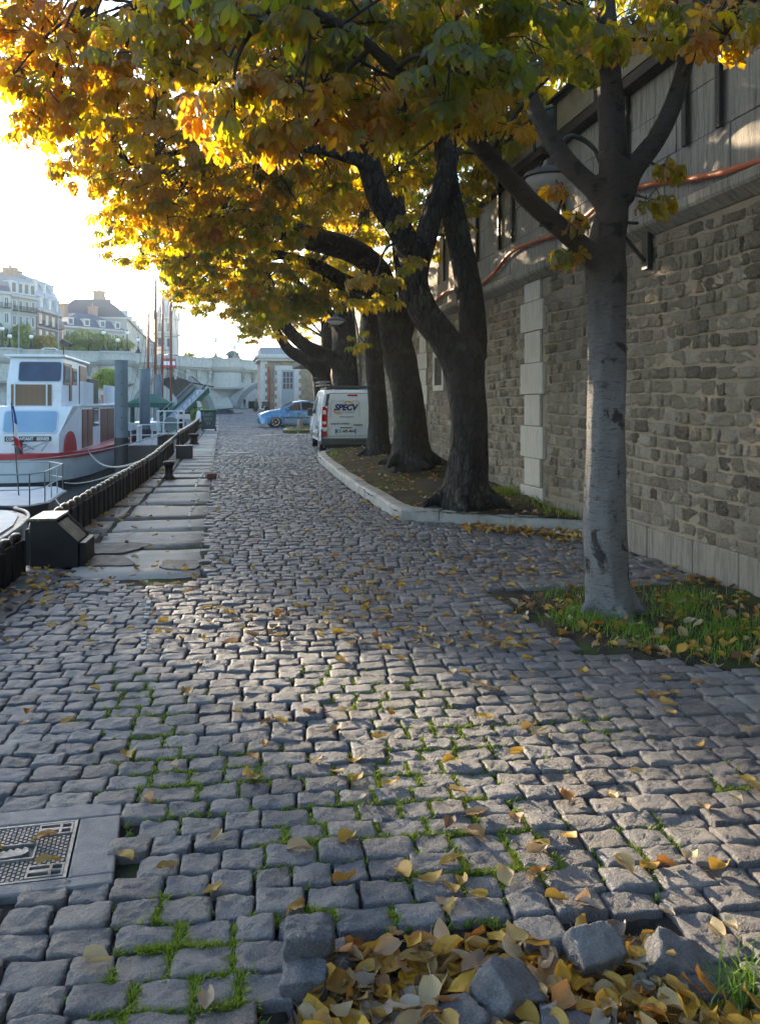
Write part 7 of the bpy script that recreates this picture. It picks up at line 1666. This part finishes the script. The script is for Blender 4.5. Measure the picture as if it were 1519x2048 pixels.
# ---- grass round the pale trunk and weeds by the wall
def blade_mat(name, a, b):
    t = NT(name); c = t.mix(t.attr('tint'), a, b); p = t.pbr(c, .5, 0, None, .4); tr = t.n('ShaderNodeBsdfTranslucent'); t.set(tr.inputs[0], t.mix(.5, c, b)); m = t.n('ShaderNodeMixShader'); m.inputs[0].default_value = .35; t.t.links.new(p, m.inputs[1]); t.t.links.new(tr.outputs[0], m.inputs[2]); return t.done(m.outputs[0])
M_GRASS = blade_mat('grass_blade', (.07, .17, .014), (.22, .34, .03)); M_MOSS = blade_mat('moss_blade', (.10, .16, .008), (.28, .36, .02))
def blades(name, label, P, h, w_, lean, mat, rg, kind='stuff', parent=None):
    P = np.array(P); n = len(P); a = rg.uniform(0, 6.28, n); H = h * rg.uniform(.5, 1.3, n); le = np.abs(rg.normal(lean, lean * .5, n)); d = np.stack([np.cos(a), np.sin(a), 0 * a], -1); s = np.stack([-np.sin(a), np.cos(a), 0 * a], -1); up = np.array((0, 0, 1.))
    V = []
    for u, ww in ((0, 1), (.45, .85), (.8, .5), (1, .05)):
        c = P + d * (le * u * u * H)[:, None] + up * (H * (u - .25 * le * u * u))[:, None]
        for sg in (-1, 1): V.append(c + s * sg * w_ * ww / 2)
    V = np.stack(V, 1).reshape(-1, 3); q = np.array([(0, 1, 3, 2), (2, 3, 5, 4), (4, 5, 7, 6)]); Fq = (q[None] + (np.arange(n) * 8)[:, None, None]).reshape(-1, 4)
    o = np_mesh(name, V, Fq, mat, parent, {'tint': np.repeat(rg.uniform(0, 1, n), 8)}); tag(o, label, None, None, kind); return o
P = []
for (px, py, rx, ry, n) in ((1170, 1232, 75, 22, 620), (1265, 1262, 50, 18, 260), (1370, 1212, 60, 26, 560), (1450, 1262, 80, 26, 620), (1330, 1190, 60, 14, 160), (1130, 1188, 60, 10, 90), (1290, 1290, 80, 12, 120), (1440, 1310, 70, 12, 120)):
    k = 0
    while k < n:
        p = GR(rg.normal(px, rx * .6), rg.normal(py, ry * .6))
        if in_poly(p.x, p.y, PIT) and math.hypot(p.x - c1[0], p.y - c1[1]) > .2 and p.x < WALLX - .05: P.append((p.x, p.y, -.01)); k += 1
blades('grass', 'green grass tufts growing round the foot of the pale trunk', P, .09, .006, .8, M_GRASS, rg)
P = []
for (x, y, r, n) in ((WALLX - .25, WX(1040, 960, WALLX).y, .22, 420), (WALLX - .2, WX(835, 900, WALLX).y, .3, 260), (WALLX - .15, WX(1100, 1000, WALLX).y, .3, 120), (2.75, 22.0, .3, 160), (WALLX - .15, WX(1155, 1020, WALLX).y, .25, 90)):
    k = 0
    while k < n:
        a, b = rg.normal(x, r * .5), rg.normal(y, r * .9)
        if a < WALLX - .04: P.append((a, b, float(soil_z(a, b)) - .01)); k += 1
blades('weeds', 'bright weeds growing at the foot of the wall in the kerbed bed', P, .11, .010, .9, M_MOSS, rg)
# ---- moss and tiny grass in the joints
def in_joint(x, y):
    k = (abs(SX - x) < .16) & (abs(SY - y) < .13)
    if not k.any(): return False
    dx, dy = x - SX[k], y - SY[k]; c, s = np.cos(-SROT[k]), np.sin(-SROT[k]); u, v = dx * c - dy * s, dx * s + dy * c
    return not ((abs(u) < SHX[k] - .002) & (abs(v) < SHY[k] - .002)).any()
Q, CU = [], MB()
for (px, py, rx, ry, n) in ((760, 1385, 130, 35, 120), (900, 1470, 120, 40, 160), (830, 1560, 150, 45, 170), (930, 1640, 150, 45, 200), (960, 1730, 130, 40, 200), (640, 1660, 90, 40, 90), (1080, 1720, 80, 40, 90), (300, 1440, 90, 60, 110), (340, 1560, 90, 60, 120), (500, 1540, 70, 40, 60), (320, 1860, 60, 50, 120), (400, 1920, 70, 60, 150), (240, 2010, 60, 50, 90), (450, 1990, 40, 60, 120), (600, 1700, 80, 40, 60), (260, 1370, 60, 30, 50), (1300, 1690, 60, 60, 40), (1470, 1560, 50, 20, 40), (700, 1830, 160, 12, 60), (1180, 1440, 90, 40, 50), (640, 1350, 60, 20, 30)):
    k = tries = 0
    n = int(n * 1.6)
    while k < n and tries < 9000:
        tries += 1; p = GR(rg.normal(px, rx * .6), rg.normal(py, ry * .6))
        if in_joint(p.x, p.y) and not in_poly(p.x, p.y, HOLE) and not in_poly(p.x, p.y, FRAME):
            k += 1
            for q in range(7): Q.append((p.x + rg.normal(0, .007), p.y + rg.normal(0, .006), p.z - .018))
            r = rg.uniform(.008, .017); CU.ball((p.x, p.y, p.z - .016), r, 6, 4, (1.2, 1, rg.uniform(.6, 1.0)))
blades('joint_grass', 'tiny bright grass growing in the joints between setts', Q, .027, .0045, .7, M_MOSS, rg)
M_CUSH = pmat('moss_cushion', (.07, .12, .016), .95, .45, 40, .9, 220)
tag(CU.build('moss', M_CUSH, smooth=True), 'green moss cushions in the joints between setts', None, None, 'stuff')
P = []
while len(P) < 160:
    p = GR(rg.normal(1490, 30), rg.normal(1965, 22)); P.append((p.x, p.y, -.03))
blades('corner_grass', 'grass tuft at the edge of the hole in the paving', P, .08, .006, .8, M_GRASS, rg)
# ---- loose setts
def loose(label, px, py, z, dims, rot, seed, tone_=.6):
    p = GR(px, py, z); bm = bmesh.new(); bmesh.ops.create_cube(bm, size=1); bmesh.ops.subdivide_edges(bm, edges=bm.edges, cuts=11, use_grid_fill=True); rs = random.Random(seed); o3 = Vector((rs.uniform(0, 9), rs.uniform(0, 9), rs.uniform(0, 9)))
    for v in bm.verts:
        c = v.co.copy(); m = max(abs(c.x), abs(c.y), abs(c.z)); sph = c.normalized() * .62; e = c.lerp(sph, .26)
        e += c.normalized() * (.10 * MN.noise(c * 1.7 + o3) + .07 * MN.noise(c * 3.6 + o3) + .03 * MN.noise(c * 9 + o3)); v.co = Vector((e.x * dims[0], e.y * dims[1], e.z * dims[2])) * .78
    me = bpy.data.meshes.new('loose_sett'); bm.to_mesh(me); bm.free(); me.materials.append(M_COB); me.polygons.foreach_set('use_smooth', [True] * len(me.polygons))
    for nm, val in (('tone', tone_), ('warm', .1)): at = me.attributes.new(nm, 'FLOAT', 'POINT'); at.data.foreach_set('value', np.full(len(me.vertices), val, dtype=np.float32))
    o = bpy.data.objects.new('loose_sett', me); COL.objects.link(o); o.location = p; o.rotation_euler = rot
    return tag(o, label, 'cobblestone', 'loose setts lying in the hole')
loose('loose sett tilted on its corner amid the leaves at the bottom edge of the hole', 1012, 1995, -.0, (.19, .17, .17), (.4, .35, .5), 1)
loose('pale blue grey loose sett standing against the back rim of the hole', 1188, 1905, -.01, (.19, .15, .17), (.5, -.1, .12), 2, .75)
loose('wedge shaped loose sett half sunk beside the grass at the end of the hole', 1352, 1935, -.03, (.22, .17, .15), (.15, .45, -.35), 3, .6)
loose('loose sett cut by the bottom of the frame beside the tilted one', 905, 2062, -.04, (.21, .16, .13), (.1, -.1, .2), 4, .5)
loose('flat loose sett at the bottom of the frame below the pale blue grey one', 1130, 2075, -.04, (.19, .15, .13), (-.1, .15, -.3), 5, .55)
loose('tall dislodged sett standing proud at the inner corner of the hole', 617, 1893, .03, (.185, .16, .17), (.06, .05, -.08), 6, .35)
loose('dislodged sett leaning just below the proud one at the corner of the hole', 612, 1968, -.02, (.17, .16, .15), (.12, -.12, -.14), 7, .4)
HAZE = .00042
# ================================================================ LIGHT, SKY, CAMERA
SUN_AZ, SUN_EL = R(-23), R(9.5)
sd = Vector((math.sin(SUN_AZ) * math.cos(SUN_EL), math.cos(SUN_AZ) * math.cos(SUN_EL), math.sin(SUN_EL)))
w = bpy.data.worlds.new('World'); SC.world = w; w.use_nodes = True
nt = w.node_tree; bg = nt.nodes['Background']
sk = nt.nodes.new('ShaderNodeTexSky'); sk.sky_type = 'NISHITA'; sk.sun_disc = False; sk.sun_elevation = SUN_EL; sk.sun_rotation = SUN_AZ
sk.air_density = 1.0; sk.dust_density = .85; sk.ozone_density = 2.2
nt.links.new(sk.outputs[0], bg.inputs[0]); bg.inputs[1].default_value = .15
sl = bpy.data.lights.new('sun', 'SUN'); sl.energy = 5.0; sl.angle = R(.5); sl.color = (1, .80, .55)
so = bpy.data.objects.new('sun', sl); link(so); so.rotation_euler = (-sd).to_track_quat('-Z', 'Y').to_euler()
cam = bpy.data.cameras.new('camera'); co_ = bpy.data.objects.new('camera', cam); link(co_)
cam.sensor_fit = 'VERTICAL'; cam.sensor_height = 36; cam.lens = F / 2048 * 36
cam.shift_y = -(1024 - HY) / 2048; cam.clip_end = 3000; cam.clip_start = .05
co_.location = (0, 0, EYE); co_.rotation_euler = (R(90), 0, -TH)
SC.camera = co_
SC.view_settings.view_transform = 'Standard'; SC.view_settings.look = 'None'; SC.view_settings.exposure = 2.3; SC.view_settings.gamma = 1
SC.cycles.use_denoising = True
SC.cycles.max_bounces = 8; SC.cycles.transparent_max_bounces = 8; SC.cycles.transmission_bounces = 6

# the morning haze over the river
hz_m = bpy.data.materials.new('haze'); hz_m.use_nodes = True; hz_m.node_tree.nodes.clear()
ho = hz_m.node_tree.nodes.new('ShaderNodeOutputMaterial'); hv = hz_m.node_tree.nodes.new('ShaderNodeVolumePrincipled')
hv.inputs['Color'].default_value = (.92, .95, 1, 1); hv.inputs['Density'].default_value = HAZE; hv.inputs['Anisotropy'].default_value = .35
hz_m.node_tree.links.new(hv.outputs[0], ho.inputs['Volume'])
mb = MB(); mb.box2((-640, -90, -6), (430, 930, 62)); tag(mb.build('haze', hz_m), 'pale morning haze over the river and quay', None, None, 'stuff')
SC.cycles.volume_bounces = 0; SC.cycles.volume_step_rate = 4; SC.cycles.volume_max_steps = 32
